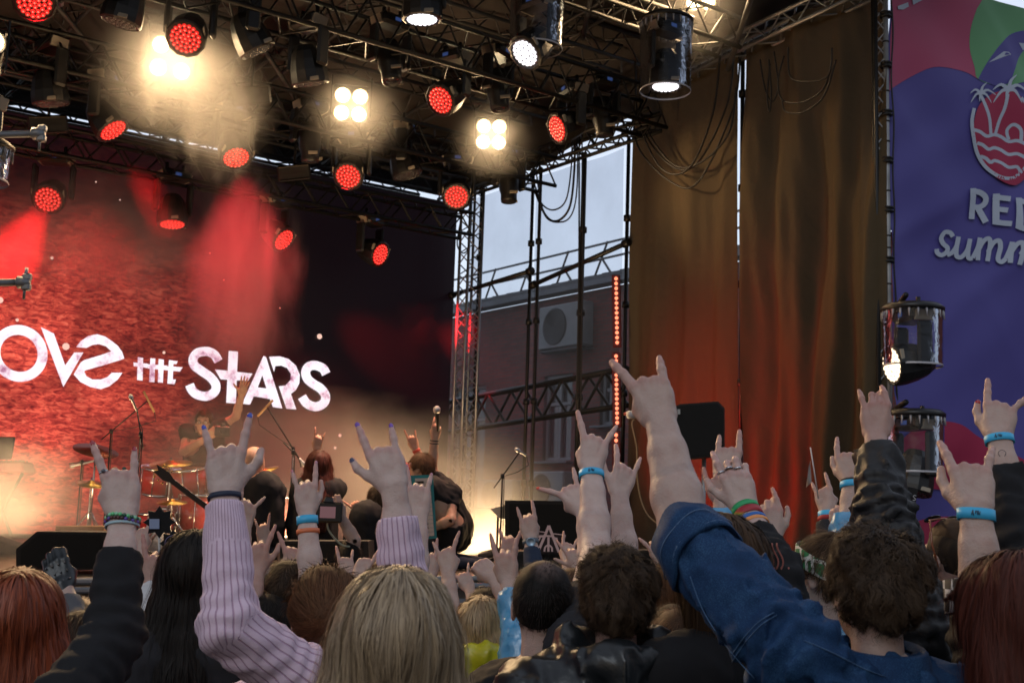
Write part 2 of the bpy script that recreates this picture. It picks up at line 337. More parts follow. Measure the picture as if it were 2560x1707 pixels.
truss('warm lit truss above the brown curtains', S(.05, 4.4, 6.82), S(.05, 8.0, 7.05), mt=M_ALU, w=.2, h=.2, bay=.4)
GR = 'grey roof rafters under the canopy'
for i, (b0, a0) in enumerate(((0, 0), (-.9, 0), (1.9, .0), (3.7, 0))):
    truss(('grey rafter truss over the gap at screen top', 'rearmost grey rafter truss seen through the gap', 'grey rafter truss above the middle lamps', 'grey rafter truss above the front lamps')[i], S(14, b0, 6.9 + b0 * .12 if i > 1 else 6.72), S(0, b0, 6.9 + b0 * .12 if i > 1 else 6.72), mt=M_GTRUSS, group=GR, w=.34, h=.34, bay=.6, cr=.024)
for i, a0 in enumerate((1.6, 3.8, 6.2, 8.8)):
    truss(('nearest', 'second', 'third', 'fourth')[i] + ' cross rafter counted from the side scrim', S(a0, -2.0, 6.75), S(a0 - .6, 8.2, 7.85), mt=M_GTRUSS, group='cross rafters under the canopy', w=.3, h=.36, bay=.6, cr=.022)
# diagonal wind braces
dm = thing('roof_brace', 'grey diagonal tubes bracing the stage roof', 'brace', S(5, 3, 7))
for (q0, q1) in (((1.5, -.9, 6.7), (4, 2, 6.9)), ((4.2, -.9, 6.7), (6.4, 2, 6.9)), ((6.6, -.9, 6.7), (9, 2, 6.9)), ((1, 4, 7.2), (3.4, 7.5, 7.6)), ((4, 4, 7.2), (1.8, 7.5, 7.6)), ((0.2, 5.5, 6.6), (1.7, 7.8, 7.7))):
    MB().tube([S(*q0), S(*q1)], .03, 8).build('tube', M_GTRUSS, dm)
# ---- roof canopy fabric
m_roof = mat('canopy_fabric', (.05, .043, .041), .8, bump=(3, .4, .05)); rf = MB(); P = []; uvs = []
for i in range(33):
    row = []
    for j in range(25):
        a_ = -1.5 + 19 * i / 32; b_ = -2.3 + 11.0 * j / 24; z = 7.12 + max(0, b_) * .105 + .07 * math.sin(i * math.pi / 4) * math.sin(j * 1.1) + .03 * math.sin(i * 1.7 + j)
        if b_ < 0: z = 7.12 + b_ * .06
        row.append(S(a_, b_, z))
    P.append(row)
rf.grid(P); canopy = rf.build('roof_canopy', m_roof); tag(canopy, 'dark brown fabric canopy stretched over the stage roof trusses', 'canopy')
bk = MB(); 
# ---- back tower at the corner (silver, seen against the scrim)
truss('slim silver lattice tower at the right edge of the screen', hit(1152, 1300, S(-.1, .35, 0), V) * 1.0, S(-.02, .35, 6.3) * 1.0 if False else S(.02, .3, 6.3), mt=M_ALU, name='tower', cat='tower', w=.26, h=.26, up=U, bay=.34, cr=.024, br=.01) if False else None
tw0 = on_wall(1150, 1330, -.12); tw0.z = DECK
truss('slim silver lattice tower at the right edge of the screen', tw0, Vector((tw0.x, tw0.y, 6.3)), mt=M_ALU, name='tower', cat='tower', w=.22, h=.22, up=U, bay=.3, cr=.02, br=.009)

# ---- side scrim between tower and brown curtains
m = bpy.data.materials.new('gauze_scrim'); m.use_nodes = True; nt_ = m.node_tree; p = nt_.nodes['Principled BSDF']; mo = nt_.nodes['Material Output']
p.inputs['Base Color'].default_value = (.035, .04, .05, 1); p.inputs['Roughness'].default_value = .9
tr = N(nt_, 'ShaderNodeBsdfTransparent', {'Color': (.90, .93, .98, 1)}); tc = N(nt_, 'ShaderNodeTexCoord')
nz = N(nt_, 'ShaderNodeTexNoise', {'Vector': tc.outputs['Object'], 'Scale': 1.1, 'Detail': 4}); fac = N(nt_, 'ShaderNodeMapRange', {0: nz.outputs['Fac'], 1: .3, 2: .7, 3: .20, 4: .32})
mx = N(nt_, 'ShaderNodeMixShader', {0: fac.outputs[0], 1: tr.outputs[0], 2: p.outputs[0]}); nt_.links.new(mx.outputs[0], mo.inputs['Surface'])
def drape(name, label, cat, x0, x1, top0, top1, mt, depth_off=0.0, amp=.05, folds=9, nb=80, nz_=50, bot=None, group=None, pinch=.0, seed=1):
    """cloth hung on the side wall between two photo columns; folds run down it"""
    rr = random.Random(seed); ph = [rr.uniform(0, 6.28) for _ in range(8)]
    def wallb(x): q = on_wall(x, 700, 0); return -(q - C0).dot(V)
    b0, b1 = wallb(x0), wallb(x1); P = []; uvs = []
    for i in range(nb):
        s = i / (nb - 1); row = []; ur = []
        for j in range(nz_):
            t = j / (nz_ - 1); zt = top0 + (top1 - top0) * s; zb = DECK if bot is None else bot; z = zt + (zb - zt) * t
            sh = pinch * math.sin(s * math.pi) * t
            fo = amp * (math.sin((s + .05 * math.sin(t * 3 + ph[0]) + pinch * .07 * (t * t)) * folds * 6.28 + ph[1]) * (.35 + .65 * math.sin(min(1, t * 1.4) * 1.57)) + .5 * math.sin((s + .12 * t) * folds * 2.3 * 6.28 + ph[2]) * t + .6 * math.sin(s * 5 + t * 4 + ph[3]))
            fo += amp * .5 * math.sin(t * 9 + s * 7 + ph[4]) * (1 - t)
            fo += amp * (.5 * math.sin((s * 1.6 - t * 1.3) * 7 + ph[5]) + .35 * math.sin((s * 3.3 + t * 2.1 + .4 * math.sin(t * 5)) * 6 + ph[6]) * t + .10 * math.sin(s * 61 - t * 23) * math.sin(t * 14 + s * 9))
            bb = b0 + (b1 - b0) * (s + sh * .02)
            row.append(S(0, bb, z) - U * (fo + depth_off)); ur.append((bb, z))
        P.append(row); uvs.append(ur)
    o = MB().grid(P, uvs).build(name, mt); tag(o, label, cat, group); return o
GS = 'gauze scrim panels beside the screen'
drape('scrim', 'pale see-through scrim panel beside the silver tower', 'scrim', 1168, 1322, 6.2, 6.2, m, amp=.012, folds=2, nb=30, nz_=30, group=GS, seed=3)
drape('scrim', 'pale see-through scrim panel with cable loops before it, left of brown curtains', 'scrim', 1338, 1556, 6.2, 6.2, m, amp=.015, folds=2, nb=40, nz_=30, group=GS, seed=4)
# brown curtains
m = mat('brown_gauze_curtain', (.102, .076, .045), .95, spec=.08, bump=(9, .5, .03)); nt_, p = nodes_of(m); mo = nt_.nodes['Material Output']
tl = N(nt_, 'ShaderNodeBsdfTranslucent', {'Color': (.10, .08, .06, 1)}); mx = N(nt_, 'ShaderNodeMixShader', {0: .25, 1: p.outputs[0], 2: tl.outputs[0]}); nt_.links.new(mx.outputs[0], mo.inputs['Surface'])
GC = 'brown stage curtains'
drape('curtain', 'brown curtain behind the black speaker, red light at its foot', 'curtain', 1572, 1843, 6.75, 6.88, m, amp=.032, folds=3, group=GC, seed=11, nb=90, nz_=70, pinch=2)
drape('curtain', 'brown curtain with deep diagonal folds beside the lattice pole', 'curtain', 1863, 2226, 6.88, 7.1, m, amp=.085, folds=3.3, group=GC, seed=23, nb=120, nz_=80, pinch=2)
# ---- wall scaffold: uprights, ledgers and sagging cables
GP = 'scaffold uprights of the side wall'
def upright(x, label, zt=6.35, r=.024, off=.06, dx=0):
    q = on_wall(x, 800, off); o = thing('scaffold_pole', label, 'scaffold pole', Vector((q.x, q.y, DECK)), GP)
    MB().tube([Vector((q.x, q.y, DECK - .2)), Vector((q.x, q.y, zt))], r, 10).build('tube', M_BLK, o)
    for z in np.arange(2.2, zt, 1.05): MB().lathe(Vector((q.x, q.y, z)), UP, [(-.04, r + .004), (-.035, r + .02), (.035, r + .02), (.04, r + .004)], 12).build('coupler', M_BLK, o)
upright(1192, 'thin dark upright nearest the silver tower', r=.018); upright(1322, 'dark upright left of the bright slit in the scrim'); upright(1341, 'dark upright right of the bright slit in the scrim')
upright(1451, 'dark upright crossing the middle of the right scrim panel', r=.034); upright(1563, 'dark upright where scrim meets brown curtain')
upright(1853, 'dark upright in the bright slit between the two curtains', zt=6.9)
GL = 'dark horizontal tubes across the scrim'
for (xa, ya, xb, yb, lb) in ((1130, 738, 1325, 678, 'dark ledger tube crossing the left scrim panel'), (1333, 712, 1566, 608, 'dark ledger tube crossing the right scrim panel')):
    pa, pb = on_wall(xa, ya, -.05), on_wall(xb, yb, -.05); o = thing('ledger_tube', lb, 'scaffold tube', (pa + pb) / 2, GL); MB().tube([pa, pb], .03, 10).build('tube', M_BLK, o)
    for q in (pa, pb): MB().lathe(q, (pb - pa).normalized(), [(-.05, .03), (-.045, .05), (.045, .05), (.05, .03)], 10).build('coupler', M_BLK, o)
# truss seen through the scrim, outside
pa, pb = on_wall(1105, 1045, .9), on_wall(1575, 965, .9)
truss('dark horizontal lattice girder behind the scrim', pa, pb, mt=M_DTRUSS, w=.1, h=.47, bay=.85, cr=.03, br=.022)
def catenary(p, q, sag, n=22, jit=0):
    p, q = Vector(p), Vector(q); return [p + (q - p) * (i / n) - UP * (sag * 4 * (i / n) * (1 - i / n)) + Vector((random.uniform(-jit, jit),) * 3) for i in range(n + 1)]
def cable(pts, r, label, group=None, mt=None, name='cable'):
    o = MB().tube(pts, r, 6).build(name, mt or M_CABLE, origin=pts[0]); tag(o, label, 'cable', group); return o
GCB = 'black cables hanging from the side truss'
def wallpath(pp, off=-.1, n=8): return [on_wall(x, y, off) for x, y in smooth_path(pp, n)]
cable(wallpath([(1430, 340), (1428, 420), (1415, 500), (1385, 525), (1355, 510), (1336, 460)]), .011, 'inner loop of black cable before the right scrim panel', GCB)
cable(wallpath([(1437, 340), (1436, 420), (1425, 515), (1395, 552), (1365, 540), (1338, 480)], -.12), .016, 'thick lower loop of black cable before the right scrim panel', GCB)
cable(wallpath([(1443, 340), (1443, 460), (1432, 530), (1405, 555), (1362, 538), (1340, 430)], -.14), .010, 'outer thin loop of black cable before the right scrim panel', GCB)
cable(wallpath([(1180, 500), (1176, 590), (1168, 625), (1155, 632), (1143, 610), (1150, 560), (1160, 520)], -.15), .010, 'black cable loop hanging on the silver tower', GCB)
cable(wallpath([(1448, 330), (1447, 700), (1440, 1050)], -.1), .012, 'straight black cable dropping beside the middle upright', GCB)
cable(wallpath([(1455, 330), (1456, 700), (1449, 1200)], -.14), .010, 'second straight black cable dropping right of the middle upright', GCB)
GC2 = 'dark cables looping on the brown curtains'
for i, (x0, y0, x1, y1, sag) in enumerate(((1590, 230, 1835, 190, 210), (1585, 300, 1850, 210, 180), (1600, 250, 1840, 280, 150), (1588, 215, 1800, 200, 240))):
    mid = (x0 + x1) / 2; pts = wallpath([(x0, y0 - 60), (x0 + 8, y0 + sag * .35), (mid - 40, max(y0, y1) + sag * .86), (mid + 30, max(y0, y1) + sag * .85), (x1 - 18, y1 + sag * .35), (x1, y1 - 60)], -.14 - .015 * i)
    cable(pts, .011, ('widest', 'second', 'shallow', 'deepest')[i] + ' dark cable loop drooping over the left brown curtain', GC2)
for i, pp in enumerate(([(1900, 150), (1912, 220), (1930, 255), (1945, 215), (1935, 130)], [(1925, 160), (1918, 240), (1924, 280), (1928, 230), (1922, 150)], [(1960, 140), (1945, 205), (1958, 252), (2010, 255), (2060, 220), (2078, 160)], [(1955, 250), (1965, 280), (2010, 280), (2060, 240), (2090, 150)], [(1970, 120), (1975, 190), (2010, 205), (2070, 190), (2080, 120)])):
    cable(wallpath(pp, -.2 - .01 * i), .009, ('left short', 'narrow', 'large round', 'lowest', 'upper faint')[i] + ' cable coil hanging high on the right brown curtain', GC2)

# ---- the pole tower between curtain and banner
pl = on_wall(2221, 700, 0); pl = Vector((pl.x, pl.y, 0)); PLD = (pl - CAM).dot(f_)
o = thing('lattice_pole', 'grey tube lattice pole with couplers between brown curtain and purple banner', 'pole', pl)
Ub = Vector((math.sin(R(62)), math.cos(R(62)), 0)); Vb = Vector((-Ub.y, Ub.x, 0))
for i, (dx, dy) in enumerate(((0, 0), (-.085, .05), (-.04, .12))):
    MB().tube([pl + Ub * dx + Vb * dy, pl + Ub * dx + Vb * dy + UP * 8.5], .026 if i == 0 else .022, 12).build('tube', M_STEEL if i == 0 else M_BLK, o)
brc = MB()
for k in range(34):
    z = k * .25; A = pl; B = pl - Ub * .085 + Vb * .05; Cc = pl - Ub * .04 + Vb * .12
    for (a1, a2) in ((A, B), (B, Cc), (Cc, A)): brc.tube([a1 + UP * z, a2 + UP * (z + .125)], .008, 5, caps=False); brc.tube([a2 + UP * (z + .125), a1 + UP * (z + .25)], .008, 5, caps=False)
brc.build('bracing', M_STEEL, o)
for y in (40, 165, 285, 402, 525, 650):
    z = hit(2221, y, pl, Vb).z; MB().lathe(pl + UP * z, UP, [(-.03, .03), (-.026, .055), (-.012, .057), (-.006, .045), (.006, .045), (.012, .057), (.026, .055), (.03, .03)], 14).build('coupler', M_BLK, o)
for y in (107, 230, 305, 355, 478, 590, 620, 710):
    z = hit(2221, y, pl, Vb).z; MB().lathe(pl + UP * z, UP, [(-.008, .027), (-.006, .032), (.006, .032), (.008, .027)], 10).build('cable_tie', M_CABLE, o)
cable([pl + Ub * .05 - Vb * (.03 + .004 * math.sin(z * 5)) + UP * z + Ub * .012 * math.sin(z * 7) for z in np.arange(1.5, 8.2, .12)], .008, 'thin black cable tied along the grey lattice pole')
# ================================================================ building seen through the scrim
BO = 8.0                                                  # metres beyond the side wall
def onF(x, y, off=0): return hit(x, y, C0 + U * (BO + off), U)
def fb(x): return (onF(x, 900) - C0).dot(V)
bd = thing('brick_building', 'dark red brick building with grey roof seen behind the stage scrim', 'building', C0 + U * (BO + 3))
ztop = (onF(1158, 800).z + onF(1554, 700).z) / 2
m_brick = mat('red_brick', (.13, .045, .038), .85); nt_, p = nodes_of(m_brick)
tc = N(nt_, 'ShaderNodeTexCoord'); uvn = N(nt_, 'ShaderNodeUVMap'); bt = N(nt_, 'ShaderNodeTexBrick', {'Vector': uvn.outputs[0], 'Color1': (.21, .04, .032, 1), 'Color2': (.12, .026, .022, 1), 'Mortar': (.07, .06, .055, 1), 'Scale': 1.0, 'Mortar Size': .008, 'Brick Width': .26, 'Row Height': .085})
nt_.links.new(bt.outputs['Color'], p.inputs['Base Color']); bp = N(nt_, 'ShaderNodeBump', {'Height': bt.outputs['Fac'], 'Strength': .5, 'Distance': -.01}); nt_.links.new(bp.outputs[0], p.inputs['Normal'])
wins = [((1140, 970), (1215, 1215)), ((1360, 940), (1430, 1150)), ((1500, 930), (1540, 1060))]
L0, L1 = -14.0, 13.0
def FP(l, z, off=0): return C0 + V * l + U * (BO + off) + UP * z
wl = MB(); wr = []
for (a, c) in wins:
    la, lc = sorted(((onF(a[0], 1000) - C0).dot(V), (onF(c[0], 1000) - C0).dot(V))); z1 = onF(a[0], a[1]).z; z0 = onF(c[0], c[1]).z; wr.append((la, lc, z0, z1))
zs = sorted(set([0, ztop] + [z for r_w in wr for z in r_w[2:4]])); ls = sorted(set([L0, L1] + [l for r_w in wr for l in r_w[:2]]))
for i in range(len(ls) - 1):
    for j in range(len(zs) - 1):
        lm, zm = (ls[i] + ls[i + 1]) / 2, (zs[j] + zs[j + 1]) / 2
        if any(a < lm < b_ and c < zm < d_ for a, b_, c, d_ in wr): continue
        q = [(ls[i], zs[j]), (ls[i + 1], zs[j]), (ls[i + 1], zs[j + 1]), (ls[i], zs[j + 1])]
        wl.add([FP(l, z) for l, z in q], [(0, 1, 2, 3)], uv=q)
wl.prism([FP(L0, 0, .3), FP(L1, 0, .3), FP(L1, ztop, .3), FP(L0, ztop, .3)], U * 6); wl.build('wall', m_brick, bd)
m_wf = mat('white_window_frame', (.2, .21, .23), .5); m_gl = mat('window_glass_dark', (.03, .035, .045), .08, spec=.8); m_si = mat('grey_sheet_metal', (.13, .14, .16), .5, .3, var=(1, .2))
for (la, lc, z0, z1) in wr:
    fr_ = MB(); zc = (z0 + z1) / 2; lm = (la + lc) / 2
    for l in (la + .04, lm, lc - .04): fr_.box(FP(l, zc, .12), (.08, .07, z1 - z0), (V, U, UP), bev=.008)
    for z in (z0 + .04, z1 - .04, z0 + (z1 - z0) * .66): fr_.box(FP(lm, z, .12), (lc - la - .17 if z != z0 + (z1 - z0) * .66 else lc - la - .26, .066, .07), (V, U, UP))
    wo_ = fr_.build('window', m_wf, bd)
    MB().prism([FP(la, z0, .17), FP(lc, z0, .17), FP(lc, z1, .17), FP(la, z1, .17)], U * .02).build('pane', m_gl, wo_)
    MB().box(FP(lm, z0 - .05, -.08), (lc - la + .2, .28, .05), (V, U, UP), bev=.01).build('sill', m_si, wo_)
# sloping sheet roof with eaves
rf = MB(); e0, e1 = FP(L0, ztop + .02, -.35), FP(L1, ztop + .02, -.35)
rf.prism([e0, e1, e1 + U * .02 + UP * .16, e0 + U * .02 + UP * .16], U * .04); rf.prism([e0 + UP * .16, e1 + UP * .16, e1 + U * 3 + UP * 1.0, e0 + U * 3 + UP * 1.0], UP * .04); rf.prism([e0 + U * .05, e1 + U * .05, e1 + U * .36, e0 + U * .36], UP * .03)
for l in np.arange(L0, L1, .6): rf.tube([FP(l, ztop + .235, -.33), FP(l, ztop + 1.05, 2.6)], .02, 4)
rf.build('roof', mat('grey_roof_sheet', (.09, .10, .12), .5, .3, var=(1.5, .25)), bd)
# roof railing
rl = MB(); zt = (onF(1161, 697).z + onF(1554, 582).z) / 2 + .05; zb = ztop + .3
for z in (zt, zt - (zt - zb) * .42): rl.tube([FP(L0, z, .3), FP(L1, z, .3)], .028, 6)
for x in (1215, 1303, 1395, 1492, 1600, 1110, 1690):
    l = (onF(x, 700) - C0).dot(V); rl.tube([FP(l, zt + .03, .3), FP(l + .55, zb - .1, .3)], .028, 6); rl.tube([FP(l + .16, zt - (zt - zb) * .45, .3), FP(l - .3, zb - .1, .32)], .028, 6)
rl.build('roof_railing', mat('dark_railing_paint', (.05, .055, .065), .5), bd)
# air conditioners on the wall and windows
def aircon(x0, y0, x1, y1, label):
    a = onF(x0, y0); c = onF(x1, y1); l0, l1 = sorted(((a - C0).dot(V), (c - C0).dot(V))); z1, z0 = a.z, c.z
    o = thing('air_conditioner', label, 'air conditioner', FP((l0 + l1) / 2, z0, -.2), 'outdoor air conditioner units')
    MB().box(FP((l0 + l1) / 2, (z0 + z1) / 2, -.22), (l1 - l0, .34, z1 - z0), (V, U, UP), bev=.03).build('casing', mat('ac_white', (.20, .22, .24), .5, var=(3, .1)), o)
    lc = l1 - (l1 - l0) * .38; c_ = FP(lc, (z0 + z1) / 2, -.395); rr_ = min((z1 - z0) * .43, (l1 - l0) * .33)
    MB().lathe(c_, -U, [(0, rr_), (.012, rr_), (.014, rr_ * .94), (.004, rr_ * .9), (.004, 0.001)], 28).build('fan_recess', mat('fan_dark', (.03, .032, .035), .6), o)
    gm = MB()
    for k in range(1, 8): gm.tube([c_ - U * .02 + (V * math.cos(t) + UP * math.sin(t)) * rr_ * k / 8 for t in np.linspace(0, 6.283, 25)], .006, 4, caps=False)
    gm.build('fan_grille', mat('grille_grey', (.10, .105, .11), .5), o)
    MB().box(FP((l0 + l1) / 2, z0 - .04, -.2), (l1 - l0, .3, .05), (V, U, UP)).build('bracket', M_BLK, o)
aircon(1380, 775, 1488, 865, 'white air conditioner high on the brick wall under the roof')
aircon(1355, 1180, 1440, 1270, 'white air conditioner low on the brick wall, left of the red lights')
aircon(1225, 1200, 1312, 1275, 'pale air conditioner low behind the yellow haze')

# ================================================================ festival banner on the right
bo = thing('festival_banner', 'big purple printed festival banner with palm tree emblem and white letters', 'banner', pl + Ub * 2)
BP0 = pl + Ub * .035 - Vb * .02
m_b = mat('banner_purple', (.088, .078, .33), .62, bump=(500, .12, .001))
def bx(x, y):                                             # photo pixel -> banner (s, z)
    q = hit(x, y, BP0, Vb); return (q - BP0).dot(Ub), q.z
def relief(s, z):
    return .045 * math.sin(s * 1.3 + z * .9) + .018 * math.sin(s * 3.1 - z * 2.6 + 1) + .014 * math.sin(s * 1.1 + z * 5.2) * math.exp(-s * .3) + .010 * math.sin(s * 6 + z * 3.7 + 2 * math.sin(z)) + .012 * math.exp(-7 * math.sin((s * .75 - z * .9) * 2.4 + .6 * math.sin(z * 2)) ** 2) + .010 * math.exp(-9 * math.sin((s * .55 + z) * 2.1 + .5 * math.sin(s * 4)) ** 2) + .006 * math.sin((s * .7 - z) * 11) * math.exp(-s * .8)
def bpt(s, z, off=0): return BP0 + Ub * s + UP * z - Vb * (relief(s, z) + off)
sl_, sr_ = .0, 3.2
ztl = 7.5; P = []; NS, NZ = 90, 170
for i in range(NS + 1):
    s = sl_ + (sr_ - sl_) * i / NS; row = []
    ztop_b = bx(2452, 0)[1] - (s - bx(2452, 0)[0]) * .0 ; ztop_b = hit(2452, 1, BP0, Vb).z + .02
    for j in range(NZ + 1):
        z = .4 + (ztop_b - .4) * j / NZ; row.append(bpt(s, z))
    P.append(row)
MB().grid(P).build('cloth', m_b, bo)
BL = [0]
def fill_poly(pts, mt, name, dens=7):                     # printed shape that follows the cloth: triangulated and subdivided
    import bmesh
    BL[0] += 1; off = .002 + .0014 * min(BL[0], 9) + (.007 + .00012 * (BL[0] - 9) if BL[0] > 9 else 0)
    bm = bmesh.new(); vs = [bm.verts.new((*bx(x, y), 0)) for x, y in pts]; bm.faces.new(vs)
    smin = min(v.co.x for v in vs); smax = max(v.co.x for v in vs); zmin = min(v.co.y for v in vs); zmax = max(v.co.y for v in vs)
    for c in np.arange(smin + .04, smax, .04): bmesh.ops.bisect_plane(bm, geom=bm.verts[:] + bm.edges[:] + bm.faces[:], plane_co=(c, 0, 0), plane_no=(1, 0, 0))
    for c in np.arange(zmin + .04, zmax, .04): bmesh.ops.bisect_plane(bm, geom=bm.verts[:] + bm.edges[:] + bm.faces[:], plane_co=(0, c, 0), plane_no=(0, 1, 0))
    bmesh.ops.triangulate(bm, faces=bm.faces[:])
    bm.verts.index_update(); b = MB(); b.add([bpt(v.co.x, v.co.y, off) for v in bm.verts], [tuple(v.index for v in f.verts) for f in bm.faces], True); bm.free()
    return b.build(name, mt, bo)
m_red = mat('banner_crimson', (.38, .02, .075), .62); m_pk = mat('banner_rose', (.46, .075, .17), .62); m_grn = mat('banner_green', (.14, .38, .18), .62); m_wht = mat('banner_white', (.48, .55, .68), .6); m_dk = mat('banner_indigo', (.03, .022, .13), .62)
sp = lambda pts, n=6: [tuple(p) for p in smooth_path(pts, n)]
cx_, cy_ = 1840, 0; kk = 3.267
C4 = lambda pts: [(1840 + x / kk, y / kk) for x, y in pts]
fill_poly([(2227, -20), (2452, -20)] + C4([(1985, 0)]) + sp(C4([(1930, 90), (1895, 230), (1890, 400), (1920, 560), (1945, 660)]), 4) + sp(C4([(1945, 660), (1850, 600), (1700, 560), (1580, 560), (1450, 620), (1290, 720)]), 5) + [(2232, 230)], m_pk, 'rose_field')
fill_poly(C4([(1985, 0)]) + sp(C4([(1930, 90), (1895, 230), (1890, 400), (1920, 560), (1945, 660), (2100, 720), (2200, 720), (2290, 690), (2400, 690)]), 4) + [(2640, 200), (2640, 60), (2560, 30), (2460, 0)], m_grn, 'green_disc')
fill_poly(sp(C4([(1945, 660), (2010, 530), (2110, 390), (2220, 290), (2352, 262)]), 5) + [(2620, 75), (2620, 130)] + sp(C4([(2352, 400), (2300, 450), (2240, 560), (2190, 700)]), 5) + C4([(2080, 720)]), m_b, 'blue_neck')
fill_poly(C4([(2018, 530), (2140, 440), (2180, 445), (2200, 465), (2150, 480), (2110, 495)]), m_wht, 'white_sliver'); fill_poly(C4([(2275, 365), (2352, 375), (2400, 400), (2310, 425)]), m_wht, 'white_beak')
fill_poly(C4([(2150, 452), (2170, 450), (2190, 465), (2145, 470)]), m_b, 'blue_chip')
fill_poly(C4([(1305, 60), (1390, 28), (1398, 62), (1350, 88), (1308, 85)]), m_wht, 'white_mark'); fill_poly(C4([(1420, -10), (1545, -10), (1435, 48)]), m_wht, 'white_mark')
fill_poly(sp([(2285, 1060), (2330, 1052), (2400, 1060), (2450, 1090), (2500, 1115), (2640, 1190)], 4) + [(2640, 1330)] + sp([(2560, 1225), (2440, 1225), (2330, 1222), (2236, 1200)], 4) + [(2228, 1110)], m_red, 'red_wave')
fill_poly(sp([(2228, 1330), (2290, 1300), (2360, 1290), (2450, 1300), (2640, 1330)], 4) + [(2640, 1800), (2228, 1800)], m_red, 'red_foot')
# emblem: crimson drop with waves, palms and sun in white line
fill_poly(sp(C4([(2160, 745), (2240, 790), (2310, 860), (2380, 1000), (2420, 1180), (2380, 1400), (2300, 1500), (2230, 1518), (2130, 1480), (2040, 1400), (1960, 1280), (1905, 1130), (1905, 980), (1950, 860), (2050, 780)]), 3), m_red, 'emblem_drop')
def bstroke(pts, w, n=5, mt=None, name='emblem_line', k=kk, ox=1840, oy=0, closed=False):
    BL[0] += 1; off = .002 + .0014 * min(BL[0], 9) + (.007 + .00012 * (BL[0] - 9) if BL[0] > 9 else 0); b = MB()
    scr_stroke(b, pts, w, ox, oy, k, closed=closed, n=n, mapf=lambda x, y: bpt(*bx(x, y), off))
    return b.build(name, mt or m_wht, bo)
bstroke([(1900, 900), (1885, 1010), (1905, 1130), (1950, 1260), (2020, 1370), (2110, 1445), (2190, 1465), (2260, 1450), (2330, 1390), (2380, 1300)], 26)
bstroke([(2270, 820), (2300, 850), (2320, 880)], 24, n=2); bstroke([(2345, 920), (2370, 980), (2380, 1040)], 24, n=2)
for yy in (0, 105, 210):
    bstroke([(1900 + yy * .35, 1075 + yy), (1950 + yy * .3, 1090 + yy), (2010 + yy * .2, 1125 + yy), (2080, 1112 + yy), (2140, 1130 + yy), (2200, 1165 + yy), (2270, 1160 + yy), (2320 + (20 if yy < 200 else -20), 1195 + yy)], 26)
bstroke([(2200, 1150), (2180, 1080), (2215, 1035), (2255, 1040), (2290, 1080), (2295, 1160)], 26)
bstroke([(1955, 800), (1990, 880), (2025, 980), (2045, 1105)], [24 + i * .2 for i in range(16)]); bstroke([(2160, 790), (2145, 900), (2110, 1000), (2085, 1105)], 26)
def palm(cx, cy, s):
    for (dx, dy, ex, ey) in ((-.5, -.35, -1.0, .0), (-.45, .1, -.95, .85), (.15, -.6, .55, -1.0), (.6, -.3, 1.35, .2), (.45, .1, .95, .9), (-.1, .25, -.15, .75)):
        pts = smooth_path([(cx, cy), (cx + dx * s, cy + dy * s), (cx + ex * s, cy + ey * s)], 5); BL[0] += 1; off = .002 + .0014 * min(BL[0], 9) + (.007 + .00012 * (BL[0] - 9) if BL[0] > 9 else 0); b = MB()
        L, Rr = stroke_pts(pts, [s * .28 * (1 - .9 * (i / (len(pts) - 1)) ** 1.5) for i in range(len(pts))])
        fn = lambda q: bpt(*bx(1840 + q[0] / kk, q[1] / kk), off); m_ = len(pts)
        b.add([fn(q) for q in L] + [fn(q) for q in Rr], [(i, i + 1, m_ + i + 1, m_ + i) for i in range(m_ - 1)]); b.build('palm_frond', m_wht, bo)
palm(1955, 780, 88); palm(2165, 755, 120)
# lettering
k8 = 3.564
def L8(pts, w, n=2, closed=False): bstroke(pts, w, n=n, name='banner_letter', k=k8, ox=1920, oy=400, closed=closed)
L8([(1820, 255), (1825, 400), (1822, 525)], 52); L8([(1800, 278), (1880, 292), (1935, 335), (1930, 390), (1880, 420), (1805, 408)], 46, n=5); L8([(1868, 415), (1900, 470), (1945, 555)], 52)
L8([(2020, 305), (2022, 440), (2025, 575)], 54); L8([(1995, 330), (2070, 345), (2130, 355)], 46); L8([(2000, 432), (2060, 445), (2112, 455)], 44); L8([(2000, 550), (2075, 565), (2145, 575)], 46)
L8([(2200, 345), (2200, 470), (2200, 615)], 54); L8([(2175, 368), (2250, 385), (2330, 430), (2350, 500), (2320, 590), (2250, 625), (2180, 592)], 46, n=5)
Ls = lambda pts, w=38: bstroke(pts, w, n=6, name='banner_script', k=k8, ox=1920, oy=400)
Ls([(1665, 680), (1640, 645), (1595, 640), (1570, 690), (1590, 740), (1625, 775), (1620, 815), (1580, 840), (1545, 820), (1538, 785)])
Ls([(1625, 840), (1665, 820), (1700, 760), (1712, 680)]); Ls([(1712, 680), (1700, 780), (1705, 850), (1745, 860), (1790, 800), (1812, 700)]); Ls([(1812, 700), (1800, 800), (1805, 870), (1840, 870)])
Ls([(1840, 870), (1880, 780), (1898, 690)]); Ls([(1898, 690), (1885, 890)]); Ls([(1888, 800), (1930, 720), (1975, 700), (1985, 760), (1965, 900)]); Ls([(1970, 820), (2010, 740), (2055, 720), (2068, 780), (2050, 880), (2075, 910), (2110, 880)])
Ls([(2110, 880), (2140, 800), (2155, 735)]); Ls([(2155, 735), (2140, 920)]); Ls([(2145, 830), (2185, 760), (2225, 745), (2235, 810), (2210, 940)]); Ls([(2215, 850), (2260, 780), (2300, 770), (2320, 830), (2300, 950)])
for (x0, x1, y0, y1) in ((2395, 2435, 1158, 1168), (2515, 2640, 1180, 1192), (2530, 2640, 1236, 1250)): fill_poly([(x0, y0), (x1, y0 + (x1 - x0) * .04), (x1, y1 + (x1 - x0) * .04), (x0, y1)], m_wht, 'banner_stripe')
